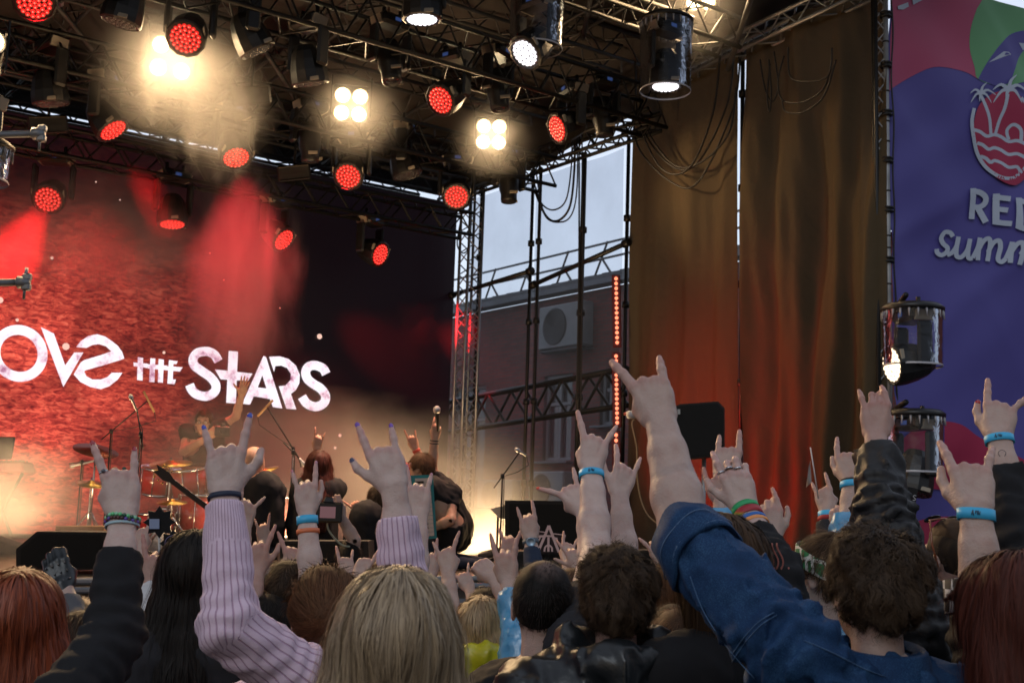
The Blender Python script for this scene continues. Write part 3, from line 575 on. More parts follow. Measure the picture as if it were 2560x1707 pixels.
bstroke(el(2551, 1281, 6.5, 8), 4, n=2, k=1, ox=0, oy=0, closed=True, name='banner_letter')
# ================================================================ stage lighting fixtures
m_lamp_body = mat('lamp_housing', (.013, .013, .014), .42, .1, spec=.5, bump=(40, .1, .002))
m_tag = mat('pale_label_plate', (.32, .28, .22), .5)
m_gap = mat('lens_gap', (.02, .001, .001), .5)
m_led = mat('red_led_cell', (.3, .01, .01), .25, emit=(1.0, .030, .022), es=.95, coat=.6); m_ledc = mat('red_led_core', (.3, .02, .02), .3, emit=(1.0, .22, .16), es=1.3)
m_whl = mat('white_led_cell', (.6, .6, .7), .25, emit=(.95, .95, 1.0), es=1.6); m_gapw = mat('lens_gap_grey', (.05, .05, .07), .5)
m_ambl = mat('amber_led_cell', (.6, .5, .4), .3, emit=(1.0, .78, .5), es=2.2)
m_dull = mat('unlit_lens', (.03, .03, .035), .08, spec=.9)
m_clear = mat('clear_dome_plastic', (.9, .92, .95), .05, spec=.6); 
nt_ = m_clear.node_tree; p = nt_.nodes['Principled BSDF']; mo = nt_.nodes['Material Output']
tr = N(nt_, 'ShaderNodeBsdfTransparent', {'Color': (.93, .94, .96, 1)}); gl = N(nt_, 'ShaderNodeBsdfGlossy', {'Color': (.6, .65, .75, 1), 'Roughness': .1}); fz = N(nt_, 'ShaderNodeFresnel', {'IOR': 1.38}); 
tcx = N(nt_, 'ShaderNodeTexCoord'); nzx = N(nt_, 'ShaderNodeTexNoise', {'Vector': tcx.outputs['Object'], 'Scale': 7.0, 'Detail': 3, 'Distortion': 1.5}); bpx = N(nt_, 'ShaderNodeBump', {'Height': nzx.outputs['Fac'], 'Strength': .35, 'Distance': .03}); nt_.links.new(bpx.outputs[0], gl.inputs['Normal']); nt_.links.new(bpx.outputs[0], fz.inputs['Normal'])
mxx = N(nt_, 'ShaderNodeMixShader', {0: fz.outputs[0], 1: tr.outputs[0], 2: gl.outputs[0]}); nt_.links.new(mxx.outputs[0], mo.inputs['Surface'])
def frame(ax):
    t = Vector(ax).normalized(); a = UP if abs(t.z) < .95 else Vector((1, 0, 0)); x = t.cross(a).normalized(); return t, x, x.cross(t)
def led_cells(c, ax, rad, m1, m2, parent, rings=4, nm='led_cell'):
    t, x, y = frame(ax); b1 = MB(); b2 = MB(); cells = [(0, 0)]
    for k in range(1, rings): cells += [(k / (rings - .45) * math.cos(2 * math.pi * i / (6 * k) + k * .3), k / (rings - .45) * math.sin(2 * math.pi * i / (6 * k) + k * .3)) for i in range(6 * k)]
    cr = rad / (rings - .45) * .47
    for (u_c, v_c) in cells:
        cc = c + x * (u_c * rad * .93) + y * (v_c * rad * .93)
        b1.lathe(cc, t, [(.0, cr), (cr * .35, cr * .92), (cr * .6, cr * .62), (cr * .68, .0005)], 8, caps=False); b2.lathe(cc + t * (cr * .69), t, [(0, cr * .34), (.002, .0004)], 6, caps=False)
    o = b1.build('led_array', m1, parent); b2.build('led_core', m2, o); return o
def spot(parent, pos, d, e, col, ang, blend=.95, r=.1):
    l = bpy.data.lights.new('beam', 'SPOT'); l.energy = e; l.color = col; l.spot_size = R(ang); l.spot_blend = blend; l.shadow_soft_size = r
    o = bpy.data.objects.new('beam', l); COL.objects.link(o); o.rotation_euler = Vector(d).to_track_quat('-Z', 'Y').to_euler(); o.parent = parent; o.location = Vector(pos) - WL(parent); return o
def aim_from(p, ratio, dx, dy):
    tc_ = (CAM - p).normalized(); n = math.hypot(dx, dy) or 1; side = r_ * (dx / n) - u_ * (dy / n)
    side = (side - tc_ * side.dot(tc_)).normalized(); return (tc_ * ratio + side * math.sqrt(max(0, 1 - ratio * ratio))).normalized()
GM = 'moving head stage lights'
def moving_head(px, py, b, ratio, dx, dy, label, lit='red', R0=.15, wash=True, beam=None, hang=None, dom=None, group=GM, zt=None):
    face = on_b(px, py, b) if not isinstance(b, Vector) else b
    ax = aim_from(face, ratio, dx, dy); hub = face - ax * (.20 if wash else .24)
    ztr = zt if zt else hub.z + .42
    o = thing('moving_head_light', label, 'stage light', Vector((hub.x, hub.y, ztr)), group)
    yaw = Vector((ax.x, ax.y, 0)); yaw = yaw.normalized() if yaw.length > .15 else V * -1; sd = yaw.cross(UP).normalized()
    base = hub + UP * .34
    bb = MB().box(base + UP * .05, (.34, .22, .12), (sd, yaw, UP), bev=.03); bo_ = bb.build('base', m_lamp_body, o)
    for s_ in (-1, 1): MB().box(base + sd * (s_ * .165) - yaw * .02 + UP * .035, (.03, .17, .09), (sd, yaw, (UP + sd * s_ * .35).normalized()), bev=.004).build('label_plate', m_tag, bo_)
    MB().box(base + yaw * .111 + UP * .05, (.07, .004, .035), (sd, yaw, UP)).build('display', mat('blue_display', (.02, .02, .05), emit=(.1, .2, .6), es=.2), bo_)
    for s_ in (-1, 1):
        MB().tube([base + UP * .1 + sd * (s_ * .1), base + UP * .19 + sd * (s_ * .1)], .02, 8).build('clamp', M_BLK, o)
    for s_ in (-1, 1):
        y_ = MB(); y_.box(hub + sd * (s_ * .2) + UP * .13, (.05, .13, .38), (sd, yaw, UP), bev=.02); y_.build('yoke_arm', m_lamp_body, o)
    hd = MB()
    if wash: hd.lathe(hub, ax, [(-.17, .03), (-.16, .09), (-.10, .13), (-.02, .155), (.08, .175), (.15, .18), (.19, .178), (.20, R0 + .012), (.188, R0 + .004), (.188, .001)], 12, smooth=False)
    else: hd.lathe(hub, ax, [(-.2, .05), (-.19, .10), (-.05, .125), (.08, .12), (.14, .10), (.2, .10), (.24, .095), (.245, .08), (.225, .075), (.222, .001)], 20)
    h = hd.build('head', m_lamp_body, o)
    for s_ in (-1, 1):
        t, x, y = frame(ax); MB().box(hub + ax * .17 + x * (s_ * .165) + y * .06, (.012, .035, .10), (x, ax, y), bev=.003).build('trim', m_tag, h)
    if wash:
        gm_, l1, l2 = {'red': (m_gap, m_led, m_ledc), 'white': (m_gapw, m_whl, m_whl), 'amber': (m_gapw, m_ambl, m_ambl), None: (m_gapw, m_dull, m_dull)}[lit]
        MB().lathe(hub + ax * .189, ax, [(0, R0), (.002, .0005)], 28, caps=False).build('lens', gm_, h); led_cells(hub + ax * .190, ax, R0, l1, l2, h)
    else: MB().lathe(hub + ax * .224, ax, [(0, .074), (.012, .06), (.018, .03), (.02, .0005)], 20, caps=False).build('lens', m_dull, h)
    if beam: spot(o, hub + ax * .30, Vector(beam[3]) if len(beam) > 3 and beam[3] is not None else ax, beam[0], beam[1], beam[2])
    if dom:
        dc = Vector((hub.x, hub.y, 0)); zt_, zb_, rr_ = dom
        dm_ = MB(); dm_.lathe(dc, UP, [(zt_, rr_), (zb_ + .02, rr_ * .96), (zb_, rr_ * .97)], 40, caps=False); dd = dm_.build('rain_cover', m_clear, o)
        MB().lathe(dc, UP, [(zb_ - .008, rr_ * .965), (zb_, rr_ * .98), (zb_ + .008, rr_ * .965)], 40, caps=False).build('cover_rim', mat('clear_rim', (.5, .5, .55), .2, spec=.8), dd)
        MB().lathe(dc, UP, [(zt_ - .03, rr_ * 1.04), (zt_ + .0, rr_ * 1.06), (zt_ + .03, rr_ * .9), (zt_ + .035, .02)], 40).build('cover_lid', M_BPL, o)
        fr = MB()
        for k in range(22):
            an = 2 * math.pi * k / 22; q = dc + (Vector((math.cos(an), math.sin(an), 0)) * rr_ * .985)
            fr.tube([q + UP * (zt_ - .02), q * 1.0 + UP * (zt_ - .10) + Vector((math.cos(an), math.sin(an), 0)) * .012], [.012, .004], 5)
        fr.lathe(dc, UP, [(zt_ - .02, rr_ * .98), (zt_ - .03, rr_ * .995), (zt_ - .02, rr_ * 1.0)], 40, caps=False); fr.build('cover_fringe', mat('clear_fringe', (.35, .35, .38), .15, spec=.8), o)
    return o
RED = (1.0, .012, .016)
# front truss
moving_head(86, 8, 4.3, .93, -.1, 1, 'largest red wash light, cut by the top left corner', beam=(3000, RED, 22, tuple(on_b(200, 560, 2.2) - on_b(86, 8, 4.3))))
moving_head(463, 98, 4.3, .90, -.5, .9, 'lit red wash light right in front of the brightest blinder', beam=(200, RED, 26))
moving_head(1100, 252, 4.3, .78, -.85, .5, 'lit red wash light on the front truss right of the middle blinder', beam=(60, RED, 22))
moving_head(1391, 323, 4.3, .58, -.95, .28, 'lit red wash light facing left above the side scrim', beam=(160, RED, 26))
moving_head(300, 60, 4.3, .25, -.3, 1, 'unlit black wash light at the top edge left of the brightest blinder', lit=None)
moving_head(645, 130, 4.3, .2, .5, 1, 'unlit black wash light on the front truss right of the brightest blinder', lit=None)
moving_head(776, 212, 4.3, .15, .15, 1, 'unlit black wash light with pale plates above the middle blinder', lit=None)
moving_head(980, 205, 4.3, .5, .1, 1, 'unlit spot light with round black nose between middle blinder and red light', lit=None, wash=False)
moving_head(1250, 275, 4.3, .4, .1, 1, 'unlit spot light right above the smaller four cell blinder', lit=None, wash=False)
moving_head(1512, 340, 4.3, .3, .1, 1, 'black spot light pointing down against the right scrim panel', lit=None, wash=False)
# middle truss
moving_head(284, 328, 2.5, .5, .57, .82, 'red wash light tilted down right under the left roof gap', beam=(4200, RED, 20, tuple(on_b(470, 640, 1.2) - on_b(284, 328, 2.5))))
moving_head(591, 396, 2.5, .72, .28, .95, 'red wash light at the edge of the drifting warm smoke', beam=(820, (1, .032, .048), 78, tuple(on_b(625, 800, 2.2) - on_b(591, 396, 2.5))))
moving_head(870, 442, 2.5, .9, -.4, .9, 'red wash light low in the middle below the roof gap', beam=(900, RED, 26, tuple(on_b(850, 700, 1.5) - on_b(870, 442, 2.5))))
moving_head(1141, 493, 2.5, .93, 0, 1, 'red wash light right before the silver tower', beam=(200, RED, 24))
moving_head(128, 262, 2.5, .2, .1, 1, 'unlit wash light hanging before the left roof gap', lit=None)
moving_head(775, 405, 2.5, .2, 0, 1, 'unlit light hanging between two red wash lights', lit=None, wash=False)
moving_head(1020, 440, 2.5, .3, .3, 1, 'unlit wash light in front of the bright roof gap corner', lit=None)
moving_head(1272, 505, 2.5, .35, 0, 1, 'black spot light pointing down against the left scrim panel', lit=None, wash=False)
# rear truss
moving_head(119, 500, 1.0, .90, -.6, .8, 'red wash light throwing a strong beam down left', beam=(5200, RED, 40, tuple(on_b(-120, 900, 1.6) - on_b(119, 500, 1.0))))
moving_head(431, 563, 1.0, .37, 0, 1, 'flat looking red wash light pointing straight down before the screen', beam=(2500, RED, 26))
moving_head(711, 601, 1.0, .6, .75, .6, 'small red wash light tilted down right in the middle of the screen', beam=(1800, RED, 24, tuple(on_b(850, 760, .4) - on_b(711, 601, 1.0))))
moving_head(952, 637, 1.0, .62, .92, .36, 'small red wash light with a beam going right to the tower', beam=(9000, RED, 18, tuple(on_b(1105, 800, .3) - on_b(952, 637, 1.0))))
# covered lights on the upper truss
GD = 'lights in clear rain covers'
moving_head(1055, 52, 5.6, .36, 0, 1, 'white light in a clear round rain cover at the top edge, leftmost', lit='white', R0=.145, dom=(6.75, 6.30, .25), zt=6.75, group=GD, beam=(1000, (1, .62, .46), 36, tuple(at(640, 1180, 9.9) - on_b(1055, 52, 5.6))))
moving_head(1311, 135, 5.8, .72, -.75, .65, 'white light tilted left in a clear rain cover glowing red', lit='white', R0=.14, dom=(6.6, 6.02, .25), zt=6.75, group=GD, beam=(850, (1, .55, .40), 36, tuple(at(960, 1220, 9.8) - on_b(1311, 135, 5.8))))
moving_head(1664, 219, 6.1, .36, 0, 1, 'white light in a clear rain cover before the left brown curtain', lit='white', R0=.14, dom=(6.55, 5.85, .25), zt=6.75, group=GD)
def at_z(x, y, d): return at(x, y, d)
q = at(2227, 912, 9.9); moving_head(2227, 912, q, .46, -1, .12, 'covered amber light glowing on the pole before the banner', lit='amber', R0=.155, dom=(at(2250, 765, 9.9).z, at(2250, 912, 9.9).z, .245), group=GD)
q = at(2275, 1232, 10.0); moving_head(2275, 1232, q, .2, -.2, 1, 'unlit covered light low on the pole before the banner', lit=None, dom=(at(2250, 1030, 10).z, at(2250, 1178, 10).z, .245), group=GD)
# scaffold outriggers for those lights, and for the pair cut by the left frame edge
og = thing('outrigger', 'dark tubes holding the two covered lights on the lattice pole', 'bracket', pl)
for y in (752, 1020):
    a = at(2265, y, 9.95); MB().tube([Vector((pl.x, pl.y, a.z + .05)), a + UP * .05], .024, 8).build('tube', M_BLK, og)
GB = 'grey bracket pipes at the left frame edge'
for (x, y, lb) in ((112, 334, 'upper grey pipe with a clamp poking in at the left edge'), (74, 705, 'lower grey pipe with a clamp poking in at the left edge')):
    a = at(-420, y + 14, 8.3); c = at(x, y, 8.3); o = thing('bracket_pipe', lb, 'pipe', a, GB)
    MB().tube([a, c], .026, 12).build('tube', M_STEEL, o); t = (c - a).normalized()
    cl = MB(); cl.lathe(c - t * .09, t, [(0, .028), (.01, .045), (.05, .042), (.08, .03)], 12); cl.box(c + UP * .035 - t * .02, (.06, .05, .05), (t, t.cross(UP).normalized(), UP), bev=.01); cl.box(c - UP * .035 - t * .02, (.06, .05, .05), (t, t.cross(UP).normalized(), UP), bev=.01)
    cl.tube([c - t * .03 - UP * .02, c - t * .03 - UP * .12], .010, 8); cl.tube([c - t * .03 + UP * .02, c - t * .03 + UP * (.10 if y > 500 else .05)], .014, 8); cl.build('clamp', M_STEEL, o)
q = at(-125, 412, 8.3); moving_head(-125, 412, q, .5, -1, .3, 'covered light just cut by the left frame edge under the pipe', lit='white', dom=(at(-22, 345, 8.3).z, at(-22, 440, 8.3).z, .24), group=GD)
MB_o = thing('side_tower', 'upright tower holding the left edge pipes, outside the frame', 'tower', at(-420, 1300, 8.3)); tp = at(-420, 700, 8.3); MB().tube([Vector((tp.x, tp.y, 0)), Vector((tp.x, tp.y, 7))], .05, 10).build('tube', M_STEEL, MB_o)
# warm audience blinders
m_hot = mat('blinder_lamp', (1, .9, .7), emit=(1.0, .80, .48), es=60); m_cell = mat('blinder_reflector', (.6, .55, .45), .25, .9)
WARM = (1.0, .66, .34)
def blinder(px, py, b, label, e, cells=((-1, -1), (1, -1), (-1, 1), (1, 1)), sp_=.105, zt=None, tilt=-.35):
    c = on_b(px, py, b); ax = ((CAM + Vector((0, 3, 0)) - c).normalized()); t, x, y = frame(ax)
    o = thing('blinder_light', label, 'stage light', c + UP * .3, 'glowing warm blinder lights')
    n = len(cells); hw = max(abs(i) for i, j in cells) * sp_ + .1; hh = max(abs(j) for i, j in cells) * sp_ + .1
    MB().box(c - ax * .07, (hw * 2, .10, hh * 2), (x, ax, y), bev=.02).build('housing', m_lamp_body, o)
    for (i, j) in cells:
        cc = c + x * i * sp_ + y * j * sp_; rf_ = MB().lathe(cc, ax, [(0, .03), (.02, .06), (.05, .085), (.052, .09), (.0, .092)], 20, caps=False).build('reflector', m_cell, o)
        MB().lathe(cc + ax * .03, ax, [(-.01, .03), (.0, .055), (.012, .05), (.02, .0005)], 16).build('lamp', m_hot, rf_)
    l = bpy.data.lights.new('glow', 'AREA'); l.shape = 'SQUARE'; l.size = hw * 1.6; l.energy = e; l.color = WARM; l.spread = R(125)
    lo = bpy.data.objects.new('glow', l); COL.objects.link(lo); lo.parent = o; lo.location = c + ax * .12 - WL(o); lo.rotation_euler = (ax - UP * .35).to_track_quat('-Z', 'Y').to_euler()
    for s_ in (-1, 1): MB().box(c + x * (s_ * (hw + .015)) + UP * .1, (.012, .05, .42), (x, ax, UP)).build('bracket', M_BLK, o)
    return o
blinder(428, 145, 3.6, 'brightest warm blinder glaring through the smoke at upper left', 230)
blinder(877, 262, 3.4, 'middle warm blinder with merged lamps hanging centre top', 95, sp_=.09)
blinder(1228, 336, 3.3, 'smaller four lamp blinder glowing left of the side scrim', 68, sp_=.088)
blinder(1752, 6, 5.6, 'warm blinder cut by the top edge above the brown curtains', 60, cells=((-1, 0), (1, 0), (-1, 2), (1, 2)), sp_=.07)
blinder(-60, 130, 4.6, 'warm blinder just outside the left frame edge', 110)
# strip floods
m_fl = mat('flood_reflector', (.35, .28, .22), .2, .8)
for (x, y, b, lb) in ((120, 312, 2.0, 'flood light with red shining reflector at left'), (628, 240, 3.6, 'flood light with brown reflector left of the middle blinder'), (735, 432, 1.9, 'dim flood light under the middle roof gap')):
    c = on_b(x, y, b); ax = (CAM - c).normalized(); t, x_, y_ = frame(ax); x_ = (x_ * -1 + y_ * .18).normalized(); y_ = x_.cross(ax).normalized() * 1
    o = thing('flood_light', lb, 'stage light', c + UP * .2, 'wide flood lights'); MB().box(c - ax * .05, (.38, .09, .18), (x_, ax, y_), bev=.02).build('housing', m_lamp_body, o)
    P = [[c + x_ * u_c * .17 + y_ * (.075 * math.cos(v_c)) + ax * (.012 - .045 * math.sin(v_c)) for v_c in np.linspace(0, math.pi, 12)] for u_c in (-1, -.3, .3, 1)]
    MB().grid(P).build('reflector', m_fl, o); MB().tube([c - x_ * .14 - ax * .01, c + x_ * .14 - ax * .01], .008, 8).build('lamp_tube', m_clear, o); MB().tube([c + UP * .05 - ax * .06, c + UP * .5 - ax * .06], .015, 6).build('hanger', M_BLK, o)
# vertical LED battens next to the curtain
for seg, (ya, yb, nn, lb) in enumerate(((690, 862, 14, 'upper red dotted LED batten beside the left brown curtain'), (884, 1062, 15, 'middle red dotted LED batten beside the left brown curtain'), (1080, 1300, 16, 'lowest red dotted LED batten, half hidden by raised hands'))):
    pa, pb = on_wall(1540, ya, -.18), on_wall(1543, yb, -.18); o = thing('led_batten', lb, 'LED batten', pb, 'red LED battens on the scrim edge')
    dsh = (pb - pa).normalized(); ax = (CAM - pa); ax = (ax - dsh * ax.dot(dsh)).normalized(); xx = dsh.cross(ax)
    MB().box((pa + pb) / 2 - ax * .04, (.10, .06, (pb - pa).length + .04), (xx, ax, dsh), bev=.01).build('housing', mat('red_housing', (.10, .004, .006), .4), o)
    dd = MB().box((pa + pb) / 2 - ax * .006, (.002, .002, (pb - pa).length), (xx, ax, dsh))
    for k in range(nn): cpt = pa + (pb - pa) * ((k + .5) / nn); dd.lathe(cpt - ax * .008, ax, [(0, .021), (.008, .018), (.014, .0005)], 10)
    dd.build('led_row', mat('batten_led', (.5, .1, .05), emit=(1, .25, .13), es=2.0), o)
    spot(o, (pa + pb) / 2 + ax * .1, (-U + V * .15 + ax * .3), 12, RED, 120)
# red floor floods near the curtain, hidden behind the crowd
def floor_light(label, a, b, d, e, col, ang, z=DECK):
    c = S(a, b, z) if not isinstance(a, Vector) else Vector((a.x, a.y, DECK)); o = thing('floor_light', label, 'stage light', c, 'uplights standing on the deck'); dv = Vector(d).normalized()
    MB().box(c + UP * .03, (.26, .2, .05), (U, V, UP), bev=.01).build('base', m_lamp_body, o)
    MB().lathe(c + UP * .2, dv, [(-.12, .05), (-.1, .09), (.06, .11), (.09, .11), (.08, .1), (.07, .001)], 20).build('head', m_lamp_body, o)
    for s_ in (-1, 1): MB().box(c + U * (.125 * s_) + UP * .13, (.02, .05, .2), (U, V, UP)).build('yoke_arm', m_lamp_body, o)
    spot(o, c + UP * .2 + dv * .12, dv, e, col, ang, .8, .08); return o
def floor_panel(label, c, d, e, size=.8):
    c = Vector((c.x, c.y, DECK)); o = thing('floor_light', label, 'stage light', c, 'uplights standing on the deck'); dv = Vector(d).normalized(); t, x, y = frame(dv)
    MB().box(c + UP * .12 - dv * .03, (size, .30, .05), (x, y, dv), bev=.01).build('housing', m_lamp_body, o); MB().box(c + UP * .12, (size * .94, .24, .012), (x, y, dv)).build('diffuser', mat('panel_diffuser', (.5, .45, .38), .5), o)
    for s_ in (-1, 1): MB().box(c + x * (s_ * size * .48) + UP * .06, (.03, .12, .12), (x, y, UP)).build('foot', M_BLK, o)
    l = bpy.data.lights.new('panel_glow', 'AREA'); l.shape = 'RECTANGLE'; l.size = size; l.size_y = .5; l.energy = e; l.color = WARM
    lo = bpy.data.objects.new('panel_glow', l); COL.objects.link(lo); lo.parent = o; lo.location = c + UP * .12 + dv * .02 - WL(o); lo.rotation_euler = dv.to_track_quat('-Z', 'Y').to_euler(); return o
floor_light('red uplight standing at the foot of the left curtain', 2.2, 4.9, (U * .8 - V * .12 + UP * .42), 420, (1, .002, .006), 70)
floor_light('red uplight between the two brown curtains', .9, 5.6, (U * .7 - V * .5 + UP * .3), 60, RED, 60)
bl_ = on_b(1228, 336, 3.3); spot([o_ for o_ in bpy.data.objects if o_.get('label', '').startswith('smaller four lamp')][0], bl_ + U * .25 - UP * .12, on_wall(1900, 480) - bl_, 240, WARM, 54, 1.0, .12)  # extra warm spot added at this blinder to brighten the brown curtains
floor_panel('warm floor panel lighting the fog right of the keytar player', at(1235, 1460, 10.6), (UP * .9 - U * .15 + V * .2), 60, 1.1)
floor_light('warm uplight behind the guitar players', 3.2, 4.2, (V * .6 + U * .3 + UP * .55), 420, WARM, 110)
floor_panel('warm floor panel behind the bald player', at(706, 1440, 10.8), (UP + V * .2), 34)
floor_panel('warm floor panel at the left side of the deck', at(-20, 1420, 9.5), (UP + V * .2), 70, 1.0)
# ================================================================ implicit-surface modelling of bodies
A3 = lambda v: np.array(v, dtype=np.float32)
def d_cap(P, a, b, ra, rb):
    a, b = A3(a), A3(b); ab = b - a; L2 = float(ab @ ab) + 1e-12; q = P - a; t = np.clip((q @ ab) / L2, 0, 1)
    return np.linalg.norm(q - t[:, None] * ab, axis=1) - (ra + (rb - ra) * t)
def d_ell(P, c, r, ax=None):
    q = P - A3(c)
    if ax is not None: q = q @ np.array(ax, dtype=np.float32).T
    r = A3(r); k = np.linalg.norm(q / r, axis=1); k2 = np.linalg.norm(q / (r * r), axis=1) + 1e-9
    return k * (k - 1) / k2
def smin(a, b, k):
    if k <= 0: return np.minimum(a, b)
    h = np.maximum(k - np.abs(a - b), 0) / k; return np.minimum(a, b) - h * h * k * .25
def field(prims, extra=None):
    def fn(P):
        d = None
        for pr in prims:
            v = d_cap(P, *pr[1:5]) if pr[0] == 'c' else d_ell(P, *pr[1:4])
            k = pr[5] if pr[0] == 'c' else pr[4]
            if k < 0: d = -smin(-d, v, -k)                # carve
            else: d = v if d is None else smin(d, v, k)
        return extra(P, d) if extra else d
    return fn
def bounds(prims, pad):
    lo = np.full(3, 1e9); hi = -lo
    for pr in prims:
        if pr[0] == 'c':
            if pr[5] < 0: continue
            for q, r in ((pr[1], pr[3]), (pr[2], pr[4])): lo = np.minimum(lo, A3(q) - r); hi = np.maximum(hi, A3(q) + r)
        else:
            if pr[4] < 0: continue
            r = max(pr[2]); r = A3(pr[2]) if pr[3] is None else r; lo = np.minimum(lo, A3(pr[1]) - r); hi = np.maximum(hi, A3(pr[1]) + r)
    return lo - pad, hi + pad
def mesh_field(fn, lo, hi, h, slack=1.25):
    """surface nets on a two-level grid"""
    B = 4; n = np.maximum(2, np.ceil((np.array(hi) - lo) / (h * B)).astype(int)); lo = np.array(lo, dtype=np.float32)
    ax = [lo[i] + (np.arange(n[i]) + .5) * h * B for i in range(3)]; G = np.stack(np.meshgrid(*ax, indexing='ij'), -1).reshape(-1, 3).astype(np.float32)
    dc = fn(G).reshape(n); F = np.where(dc < 0, -1.0, 1.0).astype(np.float32).repeat(B, 0).repeat(B, 1).repeat(B, 2)
    act = np.argwhere(np.abs(dc) < h * B * slack)
    if len(act) == 0: return np.zeros((0, 3)), []
    off = np.stack(np.meshgrid(*[np.arange(B)] * 3, indexing='ij'), -1).reshape(-1, 3)
    idx = (act[:, None, :] * B + off[None]).reshape(-1, 3); pts = (lo + (idx + .5) * h).astype(np.float32); F[idx[:, 0], idx[:, 1], idx[:, 2]] = fn(pts)
    s = F < 0; sh = [(i, j, k) for i in (0, 1) for j in (0, 1) for k in (0, 1)]; N_ = F.shape; m = tuple(q - 1 for q in N_)
    sl = lambda A, o: A[o[0]:o[0] + m[0], o[1]:o[1] + m[1], o[2]:o[2] + m[2]]
    cnt = sum(sl(s, o).astype(np.int8) for o in sh); cells = np.argwhere((cnt > 0) & (cnt < 8))
    vid = np.full(m, -1, dtype=np.int64); vid[cells[:, 0], cells[:, 1], cells[:, 2]] = np.arange(len(cells))
    acc = np.zeros((len(cells), 3)); w = np.zeros(len(cells))
    for o in sh:
        for a in range(3):
            if o[a]: continue
            o2 = list(o); o2[a] = 1; i0 = cells + np.array(o); i1 = cells + np.array(o2)
            f0 = F[i0[:, 0], i0[:, 1], i0[:, 2]]; f1 = F[i1[:, 0], i1[:, 1], i1[:, 2]]; x = (f0 < 0) != (f1 < 0)
            t = np.where(x, f0 / np.where(x, f0 - f1, 1), 0); p = np.array(o, float)[None].repeat(len(cells), 0); p[:, a] += t
            acc[x] += p[x]; w[x] += 1
    V_ = lo + (cells + acc / np.maximum(w, 1)[:, None] + .5) * h; Fc = []
    for a in range(3):
        b, c = (a + 1) % 3, (a + 2) % 3; d = [0, 0, 0]; d[a] = 1
        S0 = s[:N_[0] - d[0], :N_[1] - d[1], :N_[2] - d[2]]; S1 = s[d[0]:, d[1]:, d[2]:]; e = np.argwhere(S0 != S1)
        ok = (e[:, b] > 0) & (e[:, c] > 0) & (e[:, a] < m[a]) & (e[:, b] < m[b]) & (e[:, c] < m[c]); e = e[ok]
        def vv(db, dc_): q = e.copy(); q[:, b] -= db; q[:, c] -= dc_; return vid[q[:, 0], q[:, 1], q[:, 2]]
        q = np.stack([vv(1, 1), vv(0, 1), vv(0, 0), vv(1, 0)], 1); inside = s[e[:, 0], e[:, 1], e[:, 2]]
        q[~inside] = q[~inside][:, ::-1]; Fc.append(q)
    Fc = np.concatenate(Fc); Fc = Fc[(Fc >= 0).all(1)]
    return V_, Fc
def add_np(mb, V_, Fc, flip=False, col=None):
    if len(Fc) == 0: return mb
    Fc = np.asarray(Fc); Fc = Fc[:, ::-1] if flip else Fc
    return mb.add([tuple(p) for p in V_.tolist()], [tuple(f) for f in Fc.tolist()], True, col=[tuple(c) for c in col.tolist()] if col is not None else None)
def wob(P, sc, seed=0):
    """cheap smooth noise, about -1..1"""
    s = seed * 1.7; x, y, z = P[:, 0] * sc, P[:, 1] * sc, P[:, 2] * sc
    a = np.sin(x * 1.9 + np.sin(y * 1.3 + s) * 1.4 + s) * np.cos(z * 1.1 + np.sin(x * .9 - s) * 1.2); b = np.sin(y * 2.1 - z * 1.7 + np.cos(x * 1.5 + s * 2) * 1.1 + s * 3)
    c = np.sin((x + y) * 3.1 + z * 2.3 + s) * .5
    return (a + b * .7 + c) / 2.0

# ---------------------------------------------------------------- skin, cloth and hair materials
def skin_mat(name, col, glow=0):
    m = mat(name, col, .48, spec=.35, sss=.14); nt_, p = nodes_of(m); tc = N(nt_, 'ShaderNodeTexCoord')
    n1 = N(nt_, 'ShaderNodeTexNoise', {'Vector': tc.outputs['Object'], 'Scale': 28, 'Detail': 5}); n2 = N(nt_, 'ShaderNodeTexNoise', {'Vector': tc.outputs['Object'], 'Scale': 260, 'Detail': 3})
    r1 = tuple(c * k for c, k in zip(col, (.94, .87, .86))); r2 = tuple(min(1, c * k) for c, k in zip(col, (1.06, 1.05, 1.04)))
    nt_.links.new(ramp(nt_, n1.outputs['Fac'], [(.32, r1), (.52, col), (.72, r2)]), p.inputs['Base Color'])
    at_ = N(nt_, 'ShaderNodeAttribute', attribute_name='col'); sx = N(nt_, 'ShaderNodeSeparateXYZ', {0: at_.outputs['Vector']}); src = p.inputs['Base Color'].links[0].from_socket
    mxr = N(nt_, 'ShaderNodeMix', {'Factor': N(nt_, 'ShaderNodeMath', {0: sx.outputs[0], 1: .7}, operation='MULTIPLY').outputs[0], 'A': src, 'B': (col[0] * .98, col[1] * .66, col[2] * .66, 1)}, data_type='RGBA'); nt_.links.new(mxr.outputs['Result'], p.inputs['Base Color'])
    n4 = N(nt_, 'ShaderNodeTexNoise', {'Vector': tc.outputs['Object'], 'Scale': 75, 'Detail': 3, 'Distortion': 1.2})
    mx = N(nt_, 'ShaderNodeMath', {0: N(nt_, 'ShaderNodeMath', {0: n4.outputs['Fac'], 1: 1.6}, operation='MULTIPLY').outputs[0], 1: n2.outputs['Fac']}, operation='ADD'); bp = N(nt_, 'ShaderNodeBump', {'Height': mx.outputs[0], 'Strength': .5, 'Distance': .002}); nt_.links.new(bp.outputs[0], p.inputs['Normal']); return m
SK = {'fair': skin_mat('skin_fair', (.44, .315, .27)), 'pale': skin_mat('skin_pale', (.52, .39, .35)), 'rosy': skin_mat('skin_rosy', (.41, .26, .22)), 'tan': skin_mat('skin_tan', (.36, .225, .165)), 'warm': skin_mat('skin_warm', (.46, .27, .19))}
